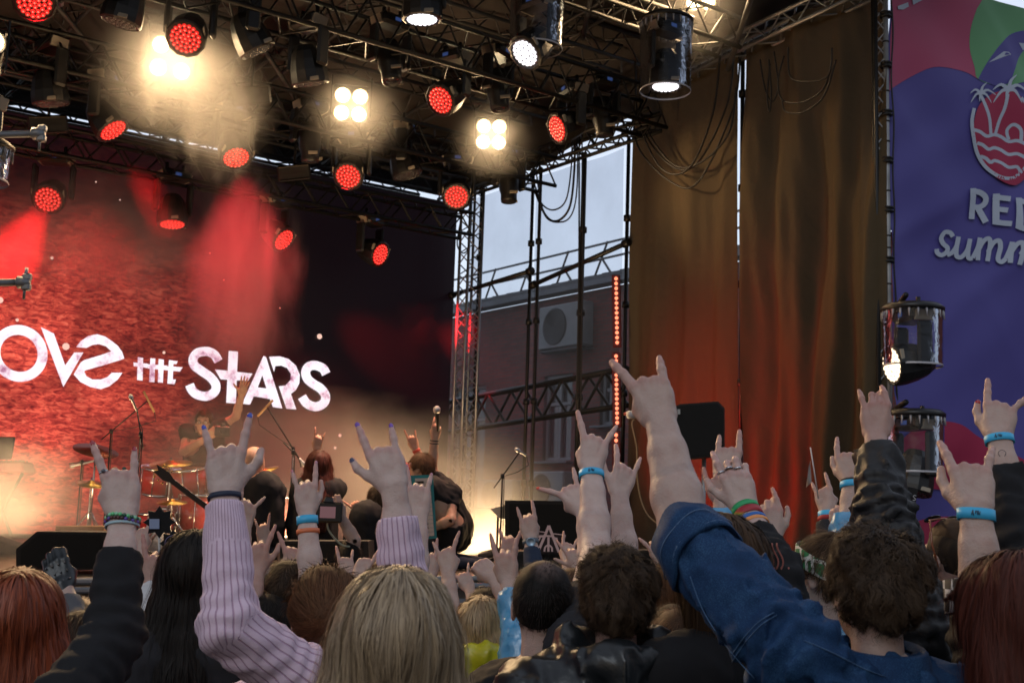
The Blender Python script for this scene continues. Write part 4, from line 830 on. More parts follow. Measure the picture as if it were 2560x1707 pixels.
def cloth_mat(name, col, rough=.85, bump=(500, .3, .001), sheen=.0, var=(8, .15), spec=.3, coat=0): return mat(name, col, rough, bump=bump, sheen=sheen, var=var, spec=spec, coat=coat)
C_BLACK = cloth_mat('black_cotton', (.010, .010, .012)); C_NYLON = cloth_mat('black_nylon', (.009, .009, .011), .55, (60, .5, .004), spec=.4)
C_LEATH = cloth_mat('black_leather', (.010, .012, .014), .33, (120, .4, .0015), spec=.5); C_DARK = cloth_mat('charcoal_cotton', (.022, .022, .026)); C_NAVY = cloth_mat('navy_cotton', (.018, .03, .06)); C_WHITE = cloth_mat('white_cotton', (.55, .55, .57)); C_JEAN = cloth_mat('dark_jeans', (.02, .028, .05))
C_YEL = cloth_mat('yellow_raincoat', (.55, .50, .02), .35, (30, .5, .006), spec=.6); C_RAIN = cloth_mat('blue_plastic_raincoat', (.07, .28, .50), .22, (26, .6, .008), spec=.9); C_GREY = cloth_mat('grey_cotton', (.09, .09, .10))
m = cloth_mat('blue_denim', (.010, .048, .125), .8, var=None); nt_, p = nodes_of(m); tc = N(nt_, 'ShaderNodeTexCoord'); C_DENIM = m
n1 = N(nt_, 'ShaderNodeTexNoise', {'Vector': tc.outputs['Object'], 'Scale': 11, 'Detail': 8, 'Roughness': .65}); n2 = N(nt_, 'ShaderNodeTexNoise', {'Vector': tc.outputs['Object'], 'Scale': 420, 'Detail': 2})
ad = N(nt_, 'ShaderNodeMath', {0: n1.outputs['Fac'], 1: n2.outputs['Fac']}, operation='ADD'); nt_.links.new(ramp(nt_, N(nt_, 'ShaderNodeMath', {0: ad.outputs[0], 1: .5}, operation='MULTIPLY').outputs[0], [(.38, (.004, .024, .075)), (.5, (.007, .036, .105)), (.62, (.024, .075, .165))]), p.inputs['Base Color'])
m = cloth_mat('pink_rib_knit', (.52, .36, .50), .9, var=None, bump=None, sheen=.1); nt_, p = nodes_of(m); C_PINK = m
at_ = N(nt_, 'ShaderNodeAttribute', attribute_name='col'); sx = N(nt_, 'ShaderNodeSeparateXYZ', {0: at_.outputs['Vector']})
wv = N(nt_, 'ShaderNodeMath', {0: N(nt_, 'ShaderNodeMath', {0: sx.outputs[0], 1: 6.2832 * 24}, operation='MULTIPLY').outputs[0]}, operation='SINE'); wv2 = N(nt_, 'ShaderNodeMath', {0: N(nt_, 'ShaderNodeMath', {0: sx.outputs[0], 1: 6.2832 * 44}, operation='MULTIPLY').outputs[0]}, operation='SINE')
sel = N(nt_, 'ShaderNodeMix', {'Factor': sx.outputs[2], 'A': wv.outputs[0], 'B': wv2.outputs[0]}, data_type='FLOAT'); tc = N(nt_, 'ShaderNodeTexCoord'); nz = N(nt_, 'ShaderNodeTexNoise', {'Vector': tc.outputs['Object'], 'Scale': 150, 'Detail': 3})
rr_ = N(nt_, 'ShaderNodeMapRange', {0: sel.outputs['Result'], 1: -1, 2: -.7, 3: 0, 4: 1}, interpolation_type='SMOOTHSTEP'); cmix = N(nt_, 'ShaderNodeMix', {'Factor': rr_.outputs[0], 'A': (.46, .28, .40, 1), 'B': (.66, .50, .61, 1)}, data_type='RGBA'); nt_.links.new(cmix.outputs['Result'], p.inputs['Base Color'])
bh = N(nt_, 'ShaderNodeMath', {0: rr_.outputs[0], 1: N(nt_, 'ShaderNodeMath', {0: nz.outputs['Fac'], 1: .5}, operation='MULTIPLY').outputs[0]}, operation='ADD'); bp = N(nt_, 'ShaderNodeBump', {'Height': bh.outputs[0], 'Strength': .8, 'Distance': .003}); nt_.links.new(bp.outputs[0], p.inputs['Normal'])
def hair_mat(name, dark, light, rough=.48):
    m = mat(name, dark, rough if max(light) > .3 else .62, spec=.4 if max(light) > .3 else .18); nt_, p = nodes_of(m); at_ = N(nt_, 'ShaderNodeAttribute', attribute_name='col'); sx = N(nt_, 'ShaderNodeSeparateXYZ', {0: at_.outputs['Vector']})
    mix = N(nt_, 'ShaderNodeMix', {'Factor': sx.outputs[0], 'A': (*dark, 1), 'B': (*light, 1)}, data_type='RGBA'); nt_.links.new(mix.outputs['Result'], p.inputs['Base Color']); return m
H_BLONDE = hair_mat('hair_ash_blonde', (.09, .058, .034), (.54, .40, .25)); H_BLONDE2 = hair_mat('hair_blonde', (.20, .12, .06), (.56, .40, .22)); H_DARK = hair_mat('hair_near_black', (.006, .005, .005), (.028, .022, .018), .42)
H_BROWN = hair_mat('hair_brown', (.014, .009, .006), (.10, .055, .03)); H_DBR = hair_mat('hair_dark_brown', (.009, .006, .005), (.085, .052, .03)); H_RED = hair_mat('hair_copper_red', (.07, .012, .006), (.40, .085, .028)); H_WINE = hair_mat('hair_dark_red', (.012, .005, .005), (.12, .028, .016)); H_THIN = hair_mat('hair_thinning', (.007, .006, .005), (.17, .115, .10)); H_CHEST = hair_mat('hair_chestnut', (.03, .014, .008), (.20, .095, .045))

# ---------------------------------------------------------------- hands
FX = {'i': (-.032, .092), 'm': (-.0105, .097), 'r': (.0115, .091), 'p': (.031, .080)}
FL = {'i': (.041, .025, .0205), 'm': (.044, .028, .0215), 'r': (.041, .026, .0205), 'p': (.033, .020, .0175)}
FR = {'i': .0096, 'm': .0098, 'r': .0093, 'p': .0084}
def hand_prims(pose, s=1.0, fat=1.0):
    """right-handed local frame: z along fingers, +y palm side, -x index side; returns prims and finger tip data"""
    pr = []; tips = {}
    for f in 'imrp':
        x, z = FX[f]; pr.append(('c', (x * .45, .001, .006), (x, 0, z - .006), .0155, .0120 if f != 'p' else .0110, .008))
    pr += [('c', (-.020, .010, .014), (-.034, .014, .052), .0175, .0145, .014), ('c', (.020, .009, .012), (.030, .007, .055), .0165, .0125, .014), ('e', (0, .006, .055), (.034, .013, .040), None, .012)]
    for f in 'imrp':
        x, z = FX[f]; spec = pose.get(f, 'c'); spl = 0
        if isinstance(spec, tuple): ang, spl = spec[:3], spec[3]
        elif spec == 'c': ang = (72, 98, 55)
        elif spec == 's': ang = (4, 6, 5)
        elif spec == 'h': ang = (25, 60, 35)                # half bent
        sp_ = R(spl); q = np.array((x, 0.0, z)); d0 = np.array((math.sin(sp_), 0, math.cos(sp_))); a = 0; r = FR[f] * fat
        for j in range(3):
            a += R(ang[j]); d = d0 * math.cos(a) + np.array((0, 1, 0)) * math.sin(a); e = q + d * FL[f][j]
            pr.append(('c', tuple(q), tuple(e), r * (1.06, .97, .88)[j], r * (.98, .90, .74)[j], .004 if j else .007)); 
            if j == 0 and a < .9: pr.append(('e', tuple(e), (r * 1.04, r * 1.06, r * 1.05), None, .004))
            q = e
        tips[f] = (q, d, r * .78, -np.cross(d, (1, 0, 0)) if True else None)
    th = pose.get('t', 'in')
    T = {'in': ((-.024, .012, .018), (-.040, .030, .048), (-.020, .048, .070), (.004, .052, .076)), 'out': ((-.022, .010, .016), (-.050, .016, .044), (-.078, .018, .066), (-.100, .014, .088)),
         'up': ((-.024, .012, .018), (-.048, .018, .048), (-.058, .022, .082), (-.056, .022, .108)), 'bent': ((-.022, .010, .018), (-.052, .014, .050), (-.070, .016, .076), (-.076, .024, .100))}[th]
    pr += [('c', T[0], T[1], .0165, .0125, .012), ('c', T[1], T[2], .0118, .0105, .006), ('c', T[2], T[3], .0110, .0086, .005)]
    d = np.array(T[3]) - np.array(T[2]); d /= np.linalg.norm(d); tips['t'] = (np.array(T[3]), d, .0088, np.array((0, -1, 0)))
    if s != 1.0: pr = [scale_prim(p, s) for p in pr]; tips = {k: (v[0] * s, v[1], v[2] * s, v[3]) for k, v in tips.items()}
    return pr, tips
def scale_prim(p, s):
    if p[0] == 'c': return ('c', tuple(np.array(p[1]) * s), tuple(np.array(p[2]) * s), p[3] * s, p[4] * s, p[5] * s)
    return ('e', tuple(np.array(p[1]) * s), tuple(np.array(p[2]) * s), p[3], p[4] * s)
HORN = {'i': (4, 6, 4, -6), 'p': (4, 8, 5, 14), 't': 'in'}
HORNW = {'i': (4, 6, 4, -20), 'p': (4, 8, 5, 24), 't': 'in'}
ILY = dict(HORN, t='out'); HORNB = dict(HORN, t='bent'); POINT = {'i': (3, 5, 4, -2), 't': 'in'}; FIST = {'t': 'in'}; OPEN = {'i': (6, 8, 6, -8), 'm': (6, 8, 6, -2), 'r': (6, 8, 6, 4), 'p': (6, 8, 6, 12), 't': 'out'}; V2 = {'i': (4, 6, 4, -10), 'm': (6, 8, 4, 6), 't': 'in'}
def img_dir(dx, dy, dz=0): return (r_ * dx - u_ * dy + f_ * dz).normalized()
def arm_radius(t, s=1.0, m=1.0):                            # along forearm, 0 wrist .. 1 elbow
    return (.0225 + (.040 - .0225) * min(1, t / .62) ** 1.1 if t < .62 else .040 + .001 * (t - .62)) * s * m
class Arm:
    """w wrist, k knuckle direction, e elbow, sh shoulder: world points"""
    def __init__(a, w, k, e, sh, ix=-1, palm=False, pose=HORN, s=1.0, muscle=1.0, twist=0, nails=None, lean=20):
        a.w, a.e, a.sh = Vector(w), Vector(e), Vector(sh); a.Z = (Vector(k) - a.w).normalized(); view = (a.w - CAM).normalized(); view = (view - a.Z * view.dot(a.Z)).normalized(); a.Z = (a.Z * math.cos(R(lean)) + view * math.sin(R(lean))).normalized(); away = view * (-1 if palm else 1)
        a.Y = (away - a.Z * away.dot(a.Z)).normalized(); a.X = a.Z.cross(a.Y); side = r_ * (-ix); a.X = a.X if a.X.dot(side) > 0 else -a.X
        if twist: q = R(twist); X, Y = a.X.copy(), a.Y.copy(); a.X = X * math.cos(q) + Y * math.sin(q); a.Y = Y * math.cos(q) - X * math.sin(q)
        a.pose, a.s, a.m, a.nails = pose, s, muscle, nails
    def loc(a, p): q = Vector(p) - a.w; return np.array((q.dot(a.X), q.dot(a.Y), q.dot(a.Z)))
    def world(a, V_): return np.array(a.w)[None] + V_[:, :1] * np.array(a.X) + V_[:, 1:2] * np.array(a.Y) + V_[:, 2:3] * np.array(a.Z)
    def mesh(a, mb, h):
        pr, a.tips = hand_prims(a.pose, a.s, .5 + .5 * a.m); el = a.loc(a.e); sl = a.loc(a.sh); L = np.linalg.norm(el); s, m = a.s, a.m; u = el / L
        sx = np.array((1, 0, 0)) - u * u[0]; sx /= np.linalg.norm(sx); pt = lambda t: u * L * t
        pr = [('c', tuple(pt(0) + sx * .012 * s * q + np.array((0, 0, .004))), tuple(pt(.30) + sx * .009 * s * q), .0190 * s, .0235 * s * m, .014) for q in (-1, 1)] + [('c', tuple(pt(.28) + sx * .010 * s * q), tuple(pt(.68) + sx * .010 * s * q), .0235 * s * m, .0335 * s * m, .016) for q in (-1, 1)] + \
             [('c', tuple(pt(.66) + sx * .008 * s * q), tuple(el + sx * .006 * s * q), .0335 * s * m, .0360 * s * m, .016) for q in (-1, 1)] + [('c', tuple(el), tuple(el + (sl - el) * .5), .039 * s * m, .043 * s * m, .02), ('c', tuple(el + (sl - el) * .5), tuple(sl), .043 * s * m, .047 * s * m, .02)] + pr
        fn = field(pr, lambda P, d: d + .0009 * wob(P, 60, 3)); det = a.X.cross(a.Y).dot(a.Z)
        # hand and half forearm fine, rest coarse; both cut from one field so that they meet
        lo, hi = bounds([p for p in pr], .01); cut = float(-min(.16, L * .6))
        lo1 = lo.copy(); lo1[2] = cut; V1, F1 = mesh_field(fn, lo1, hi, h)
        z_ = V1[:, 2] / s; kn = sum(np.exp(-(((V1[:, 0] / s - FX[f_][0]) ** 2 + (z_ - FX[f_][1]) ** 2) / .011 ** 2)) for f_ in 'imrp'); red = np.clip(.75 * np.clip((z_ - .10) / .07, 0, 1) + .6 * kn * (V1[:, 1] < .01) + .25 * np.clip((z_ - .07) / .03, 0, 1), .002, 1)
        add_np(mb, a.world(V1), F1, det < 0, np.stack([red, red * 0, red * 0], 1))
        if lo[2] < cut - .01: hi2 = hi.copy(); hi2[2] = cut + h * 3; V2_, F2 = mesh_field(fn, lo, hi2, max(h * 1.8, .006)); add_np(mb, a.world(V2_), F2, det < 0)
    def at_f(a, t):                                         # point on forearm
        return a.w + (a.e - a.w) * t
def nail_parts(a, parent):
    for f, c in (a.nails or {}).items():
        q, d, r, n = a.tips[f]; n = n / np.linalg.norm(n); n = n if n[1] < 0 or f == 't' else -n; x = np.cross(d, n); b = MB(); P = []
        for i in range(6):
            t = i / 5; row = []
            for j in range(7):
                g_ = (j / 6 - .5) * 2; w_ = r * .92 * math.sqrt(max(0.02, 1 - (max(0, abs(t - .45) - .2) * 2.4) ** 2)); ph = g_ * 1.0
                p_ = q + d * (r * .95 - .013 * a.s * (1 - t)) + x * (math.sin(ph) * w_ * 1.05) + n * (math.cos(ph) * r * 1.07 + .0006 - t * t * .0022); row.append(Vector(tuple(a.world(p_[None])[0])))
            P.append(row)
        b.grid(P); b.build('nail', mat('nail_' + c, NAILC[c], .15, spec=.8, coat=.5), parent)
NAILC = {'blue': (.03, .05, .42), 'purple': (.16, .06, .42), 'red': (.32, .005, .012), 'coral': (.75, .10, .06), 'rose': (.45, .18, .22), 'navy': (.015, .012, .07)}
def band(a, t, wdt, mt, parent, name='wristband', thick=.0025, text=None, grow=1.0, tilt=0):
    c = a.at_f(t); u = (a.e - a.w).normalized(); sx = (a.X - u * a.X.dot(u)).normalized(); sy = u.cross(sx)
    r0_ = (.0215 + .018 * t) * a.s * (a.m if t > .2 else 1) * grow; P = []
    for i, hh in ((0, -.5), (1, -.5), (2, .5), (3, .5), (4, -.5)):
        rr = r0_ + .002 + (thick if i in (1, 2) else 0); P.append([c + sx * (math.cos(q) * (rr + .0105 * a.s)) + sy * (math.sin(q) * rr) + u * (hh * wdt + tilt * math.cos(q) * .01) for q in np.linspace(0, 2 * math.pi, 33)[:-1]])
    o = MB().grid(P, closed_u=True).build(name, mt, parent)
    if text:
        v = (CAM - c); v = (v - u * v.dot(u)).normalized(); x = v.cross(u); b = MB()
        for (x0, y0, x1, y1) in text:
            for k in range(2): pass
            b.tube([c + v * (r0_ + .0105 * a.s * abs(v.dot(sx)) + .0055) + x * (x0 * .01) + u * (y0 * wdt), c + v * (r0_ + .0105 * a.s * abs(v.dot(sx)) + .0055) + x * (x1 * .01) + u * (y1 * wdt)], .0011, 5)
        b.build('print', mat('band_print', (.02, .05, .10), .5), o)
    return o
M_BAND = mat('blue_paper_wristband', (.05, .42, .72), .45); M_BANDO = mat('orange_vinyl_wristband', (.62, .16, .06), .4)
BTXT = [(-.9, .2, -.6, -.25), (-.6, -.25, -.5, .25), (-.1, .1, .0, -.2), (.2, -.2, .35, .2), (.5, .15, .5, -.2), (.7, .2, .9, -.1)]

# ---------------------------------------------------------------- heads and hair
def head_frame(c, fwd, up=UP):
    fwd = Vector(fwd).normalized(); up = Vector(up); up = (up - fwd * up.dot(fwd)).normalized(); return Vector(c), fwd.cross(up), fwd, up   # centre, right, forward, up
def hl(fr, s, p): c, x, y, z = fr; return c + (x * p[0] + y * p[1] + z * p[2]) * s
HEAD = [('e', (0, -.012, .022), (.0735, .094, .088), None, 0), ('e', (0, .028, -.045), (.058, .060, .066), None, .03), ('e', (0, .062, -.082), (.030, .028, .026), None, .025), ('c', (0, .088, .002), (0, .106, -.030), .009, .0135, .012),
        ('e', (.030, .088, .004), (.016, .014, .011), None, -.008), ('e', (-.030, .088, .004), (.016, .014, .011), None, -.008), ('e', (0, .078, .028), (.050, .018, .012), None, .016), ('e', (0, .088, -.058), (.022, .011, .0055), None, .004), ('e', (0, .087, -.067), (.018, .010, .006), None, .004),
        ('e', (.0775, -.008, -.012), (.008, .020, .031), None, .006), ('e', (-.0775, -.008, -.012), (.008, .020, .031), None, .006), ('e', (.084, -.006, -.008), (.005, .011, .018), None, -.003), ('e', (-.084, -.006, -.008), (.005, .011, .018), None, -.003),
        ('c', (0, -.022, -.045), (0, -.035, -.17), .050, .056, .03)]
def lfield(prims, fr, s, extra=None):
    fn = field(prims, extra)
    return fn
def mesh_local(mb, fn, lo, hi, h, fr, s, flip=False, colf=None):
    V_, F_ = mesh_field(fn, np.array(lo, float), np.array(hi, float), h / s)
    c, x, y, z = fr; W = np.array(c)[None] + s * (V_[:, :1] * np.array(x) + V_[:, 1:2] * np.array(y) + V_[:, 2:3] * np.array(z))
    add_np(mb, W, F_, flip, colf(V_) if colf is not None else None); return V_
def grad(fn, P, e=.004):
    g_ = np.stack([fn(P + A3(v) * e) - fn(P - A3(v) * e) for v in ((1, 0, 0), (0, 1, 0), (0, 0, 1))], 1); return g_ / (np.linalg.norm(g_, axis=1, keepdims=True) + 1e-9)
HK = {}
def hair(fr, s, style, mt, parent, dens=1.0, h=.007, seed=1, thick=None, length=.0, wid=None, fall=(0, 0), side=0):
    rg = np.random.default_rng(seed); T = thick if thick is not None else {'short': .013, 'curly': .015, 'long': .018, 'bob': .018, 'bun': .014, 'bald': .004, 'balding': .007}[style]
    pr = [('e', (0, -.014, .024), (.0735 + T, .094 + T, .088 + T), None, 0)]
    L = length or {'long': .34, 'bob': .15}.get(style, 0)
    if L:
        fx, fy = fall; n = 6
        for k in range(n):
            t0, t1 = k / n, (k + 1) / n; y0, y1 = -.045 - .035 * t0 + fy * t0, -.045 - .035 * t1 + fy * t1; r = .052 + T * .5
            for sd in (-1, -.33, .33, 1): 
                sp0 = (.062 + .020 * math.sin(t0 * 2.6)) * sd; sp1 = (.062 + .020 * math.sin(t1 * 2.6)) * sd
                pr.append(('c', (sp0 + fx * t0, y0 + .03 * abs(sd) * (1 - t0 * .3), -.02 - L * t0), (sp1 + fx * t1, y1 + .03 * abs(sd) * (1 - t1 * .3), -.02 - L * t1), r * (1 - .12 * t0) * (.72 + .1 * (1 - abs(sd))), r * (1 - .12 * t1) * (.72 + .1 * (1 - abs(sd))) * (1 if k < n - 1 else .55), .03))
    if style == 'bun': pr += [('e', (side * .02, -.105, .015), (.042, .035, .042), None, .02)]
    if style == 'curly': pr += [('e', (.045, -.07, .06), (.05, .045, .05), None, .03), ('e', (-.05, -.05, .075), (.045, .05, .045), None, .03), ('e', (0, .02, .10), (.055, .06, .035), None, .03), ('e', (0, -.09, -.01), (.06, .04, .055), None, .03)]
    zc = {'short': -.062, 'bald': -.06, 'balding': -.068, 'curly': -.085, 'bun': -.075}.get(style, None)
    def ex(P, d):
        x, y, z = P[:, 0], P[:, 1], P[:, 2]
        front = -( (.066 - y) - .35 * np.minimum(z - .05, 0) * 0)          # keep y < .066 below the hairline
        d = np.maximum(d, np.minimum(y - .050, .062 - z)) if not L else np.maximum(d, np.minimum(y - .055, .058 - z))
        if zc is not None: d = np.maximum(d, (zc - z) + np.maximum(0, (y + .03)) * .9 * 1.0); 
        if zc is not None: d = np.maximum(d, np.minimum(y + .030, .000 - z - np.abs(y) * .2) if style != 'curly' else np.minimum(y + .01, -.02 - z))
        amp = {'curly': .0075, 'bun': .003, 'long': .004, 'bob': .004}.get(style, .0018); d = d + amp * wob(P, {'curly': 42}.get(style, 30), seed); return d + .0032 * wob(P * A3((1, 1, .10)), 95, seed + 2) if L else d
    fn = field(pr, ex); lo, hi = bounds(pr, .015); mb = MB(); cv = (lambda V_: np.stack([np.clip(1.25 - np.linalg.norm((V_ - A3((.01, -.045, .108))) * A3((1, .8, .7)), axis=1) / .042, 0, 1) * (.8 + .2 * wob(V_, 90, 2))] * 3, 1)) if style == 'balding' else (lambda V_: np.stack([np.clip(.22 + .16 * wob(V_ * A3((1, 1, .12)), 160, seed), 0, 1)] * 3, 1))
    V_ = mesh_local(mb, fn, lo, hi, h, fr, s, colf=cv); base = mb.build('hair', mt, parent)
    if len(V_) == 0: return base
    nst = int({'short': 3400, 'curly': 5200, 'long': 3400, 'bob': 2000, 'bun': 1800, 'balding': 1900, 'bald': 0}[style] * dens)
    if nst == 0: return base
    step = {'short': .006, 'curly': .007, 'long': .018, 'bob': .014, 'bun': .012, 'balding': .005}[style]; ns = {'short': 5, 'curly': 8, 'long': 16, 'bob': 11, 'bun': 9, 'balding': 4}[style]
    lift = {'short': .010, 'curly': .010, 'long': .003, 'bob': .003, 'bun': .006, 'balding': .003}[style]; wd = wid or {'short': .0009, 'curly': .0009, 'long': .0016, 'bob': .0016, 'bun': .0011, 'balding': .001}[style]
    P = V_[rg.integers(0, len(V_), nst)].astype(np.float32); 
    if L: up_ = rg.random(nst) < .5; P[up_] = V_[V_[:, 2] > .0][rg.integers(0, max(1, (V_[:, 2] > .0).sum()), up_.sum())]
    bright = rg.random(nst).astype(np.float32); band_ = np.clip(.5 + .5 * wob(P * A3((1, 1, .1)), 70, seed + 5), 0, 1); bright = np.clip(bright * .65 + band_ * .35, 0, 1) * (.12 if style == 'balding' else 1)
    crown = A3({'bun': (side * .02, -.105, .015)}.get(style, (0.01 + side * .02, .0 if L else -.045, .118))); path = [P.copy()]; nr = [grad(fn, P)]; jit = rg.normal(0, .22 if style in ('short', 'curly') else .07, (nst, 3)).astype(np.float32); offs = rg.random(nst).astype(np.float32) * .004 + .001
    fly = (rg.random(nst) < {'bun': .3, 'curly': .14, 'long': .10}.get(style, .07)).astype(np.float32)
    ph = rg.random(nst) * 6.28
    if style != 'bun':                                    # strands gather into locks that share their curl, colour and lift
        nc = max(8, nst // (16 if L else 13)); sd_ = rg.integers(0, nst, nc); near_ = np.concatenate([((P[i_:i_ + 800, None, :] - P[None, sd_, :]) ** 2).sum(2).argmin(1) for i_ in range(0, nst, 800)]); src_ = sd_[near_]
        ph = ph[src_] + rg.normal(0, .12, nst); jit = (jit[src_] * 1.3 + jit * .25).astype(np.float32); bright = np.clip(bright * .5 + bright[src_] * .5, 0, 1); offs = offs + .004 * rg.random(nst).astype(np.float32)[src_]; pull = (P[src_] - P) * (.10 if L else .07)
    else: pull = 0
    for k in range(ns):
        n_ = nr[-1]; v = P - crown
        if style == 'bun': F_ = -v
        elif L: F_ = v * A3((1.2, .8, 0)) * np.clip((P[:, 2:3] - .0) / .1, 0, 1) * 9 + A3((fall[0] * 1.0, fall[1], -1.0)) * .8
        else: F_ = v * 6 + A3((0, -.2, -.5)) * .5
        F_ = F_ + jit * np.linalg.norm(F_, axis=1, keepdims=True)
        if style == 'curly': F_ = F_ + np.stack([np.sin(k * 1.3 + ph), np.cos(k * 1.1 + ph * 1.7), np.sin(k * 1.6 + ph * .6)], 1) * np.linalg.norm(F_, axis=1, keepdims=True) * .6
        t = F_ - n_ * (F_ * n_).sum(1, keepdims=True); t /= (np.linalg.norm(t, axis=1, keepdims=True) + 1e-6); P = (P + t * step * (.8 + .4 * bright[:, None]) + pull * (.5 if k < 2 else 1)).astype(np.float32)
        n2_ = grad(fn, P); dd = fn(P); target = offs + lift * ((k + 1) / ns) ** 1.5 * (.3 + bright) + fly * .022 * ((k + 1) / ns); P = P + n2_ * (target - dd)[:, None] * .8; path.append(P.copy()); nr.append(n2_)
    c, X, Y, Z = fr; tw = lambda q: np.array(c)[None] + s * (q[:, :1] * np.array(X) + q[:, 1:2] * np.array(Y) + q[:, 2:3] * np.array(Z))
    rows = []
    for k in range(ns + 1):
        t = path[min(k + 1, ns)] - path[max(k - 1, 0)]; t /= (np.linalg.norm(t, axis=1, keepdims=True) + 1e-9); b_ = np.cross(nr[k], t); b_ /= (np.linalg.norm(b_, axis=1, keepdims=True) + 1e-9)
        ww = wd * (1 - .85 * (k / ns) ** 1.5) * (.6 + .8 * bright[:, None]) * (1 - .5 * fly[:, None]); rows.append((tw(path[k] - b_ * ww), tw(path[k] + b_ * ww)))
    Vv = np.stack([np.stack(r, 1) for r in rows], 1).reshape(-1, 3)      # strand, row, 2
    i0 = (np.arange(nst)[:, None] * (ns + 1) * 2 + np.arange(ns)[None] * 2).reshape(-1); Fq = np.stack([i0, i0 + 1, i0 + 3, i0 + 2], 1)
    cc = np.repeat(bright, (ns + 1) * 2); mb = MB(); add_np(mb, Vv, Fq, col=np.stack([cc] * 3, 1)); mb.build('hair_strands', mt, base); return base
def face_parts(fr, s, parent, m_h=None):
    e = MB()
    for sd in (-1, 1): e.lathe(hl(fr, s, (sd * .030, .080, .004)), fr[2], [(-.01, .001), (-.006, .010 * s), (0, .0115 * s), (.007, .009 * s), (.0105, .001)], 12)
    eo = e.build('eye', mat('eye_white', (.6, .58, .55), .15, spec=.8), parent); 
    i_ = MB()
    for sd in (-1, 1): i_.lathe(hl(fr, s, (sd * .030, .0895, .003)), fr[2], [(0, .005 * s), (.0015, .0035 * s), (.002, .0004)], 10)
    i_.build('iris', mat('iris_dark', (.02, .012, .01), .1, spec=.9), eo)
    b = MB()
    for sd in (-1, 1): b.tube([hl(fr, s, (sd * .014, .0985, .024)), hl(fr, s, (sd * .032, .0965, .029)), hl(fr, s, (sd * .048, .085, .024))], [.003, .0034, .0015], 6)
    b.build('eyebrow', m_h or H_DBR, parent)
    MB().tube([hl(fr, s, (-.022, .0930, -.062)), hl(fr, s, (0, .0985, -.0625)), hl(fr, s, (.022, .0930, -.062))], [.001, .0016, .001], 6).build('mouth_line', mat('lip_line', (.12, .03, .03), .5), parent)

# ---------------------------------------------------------------- whole people
def arc_attr(V_, segs, cuff=None):
    """per vertex: angle round the nearest limb segment, length along it, cuff flag"""
    best = np.full(len(V_), 1e9); out = np.zeros((len(V_), 3)); acc = 0
    for (a, b, nx) in segs:
        a, b = np.array(a), np.array(b); ab = b - a; L = np.linalg.norm(ab); u = ab / L; q = V_ - a; t = np.clip(q @ u / L, 0, 1); r = q - (t * L)[:, None] * u; d = np.linalg.norm(r, axis=1)
        nx = np.array(nx) - u * (np.array(nx) @ u); nx /= np.linalg.norm(nx); ny = np.cross(u, nx); ang = np.arctan2(r @ ny, r @ nx) / (2 * np.pi) + .5
        k = d < best; best[k] = d[k]; out[k, 0] = ang[k]; out[k, 1] = (acc + t * L)[k]; acc += L
    if cuff: out[:, 2] = (out[:, 1] < cuff).astype(float)
    out[:, 0] = np.clip(out[:, 0], .001, 1); return out
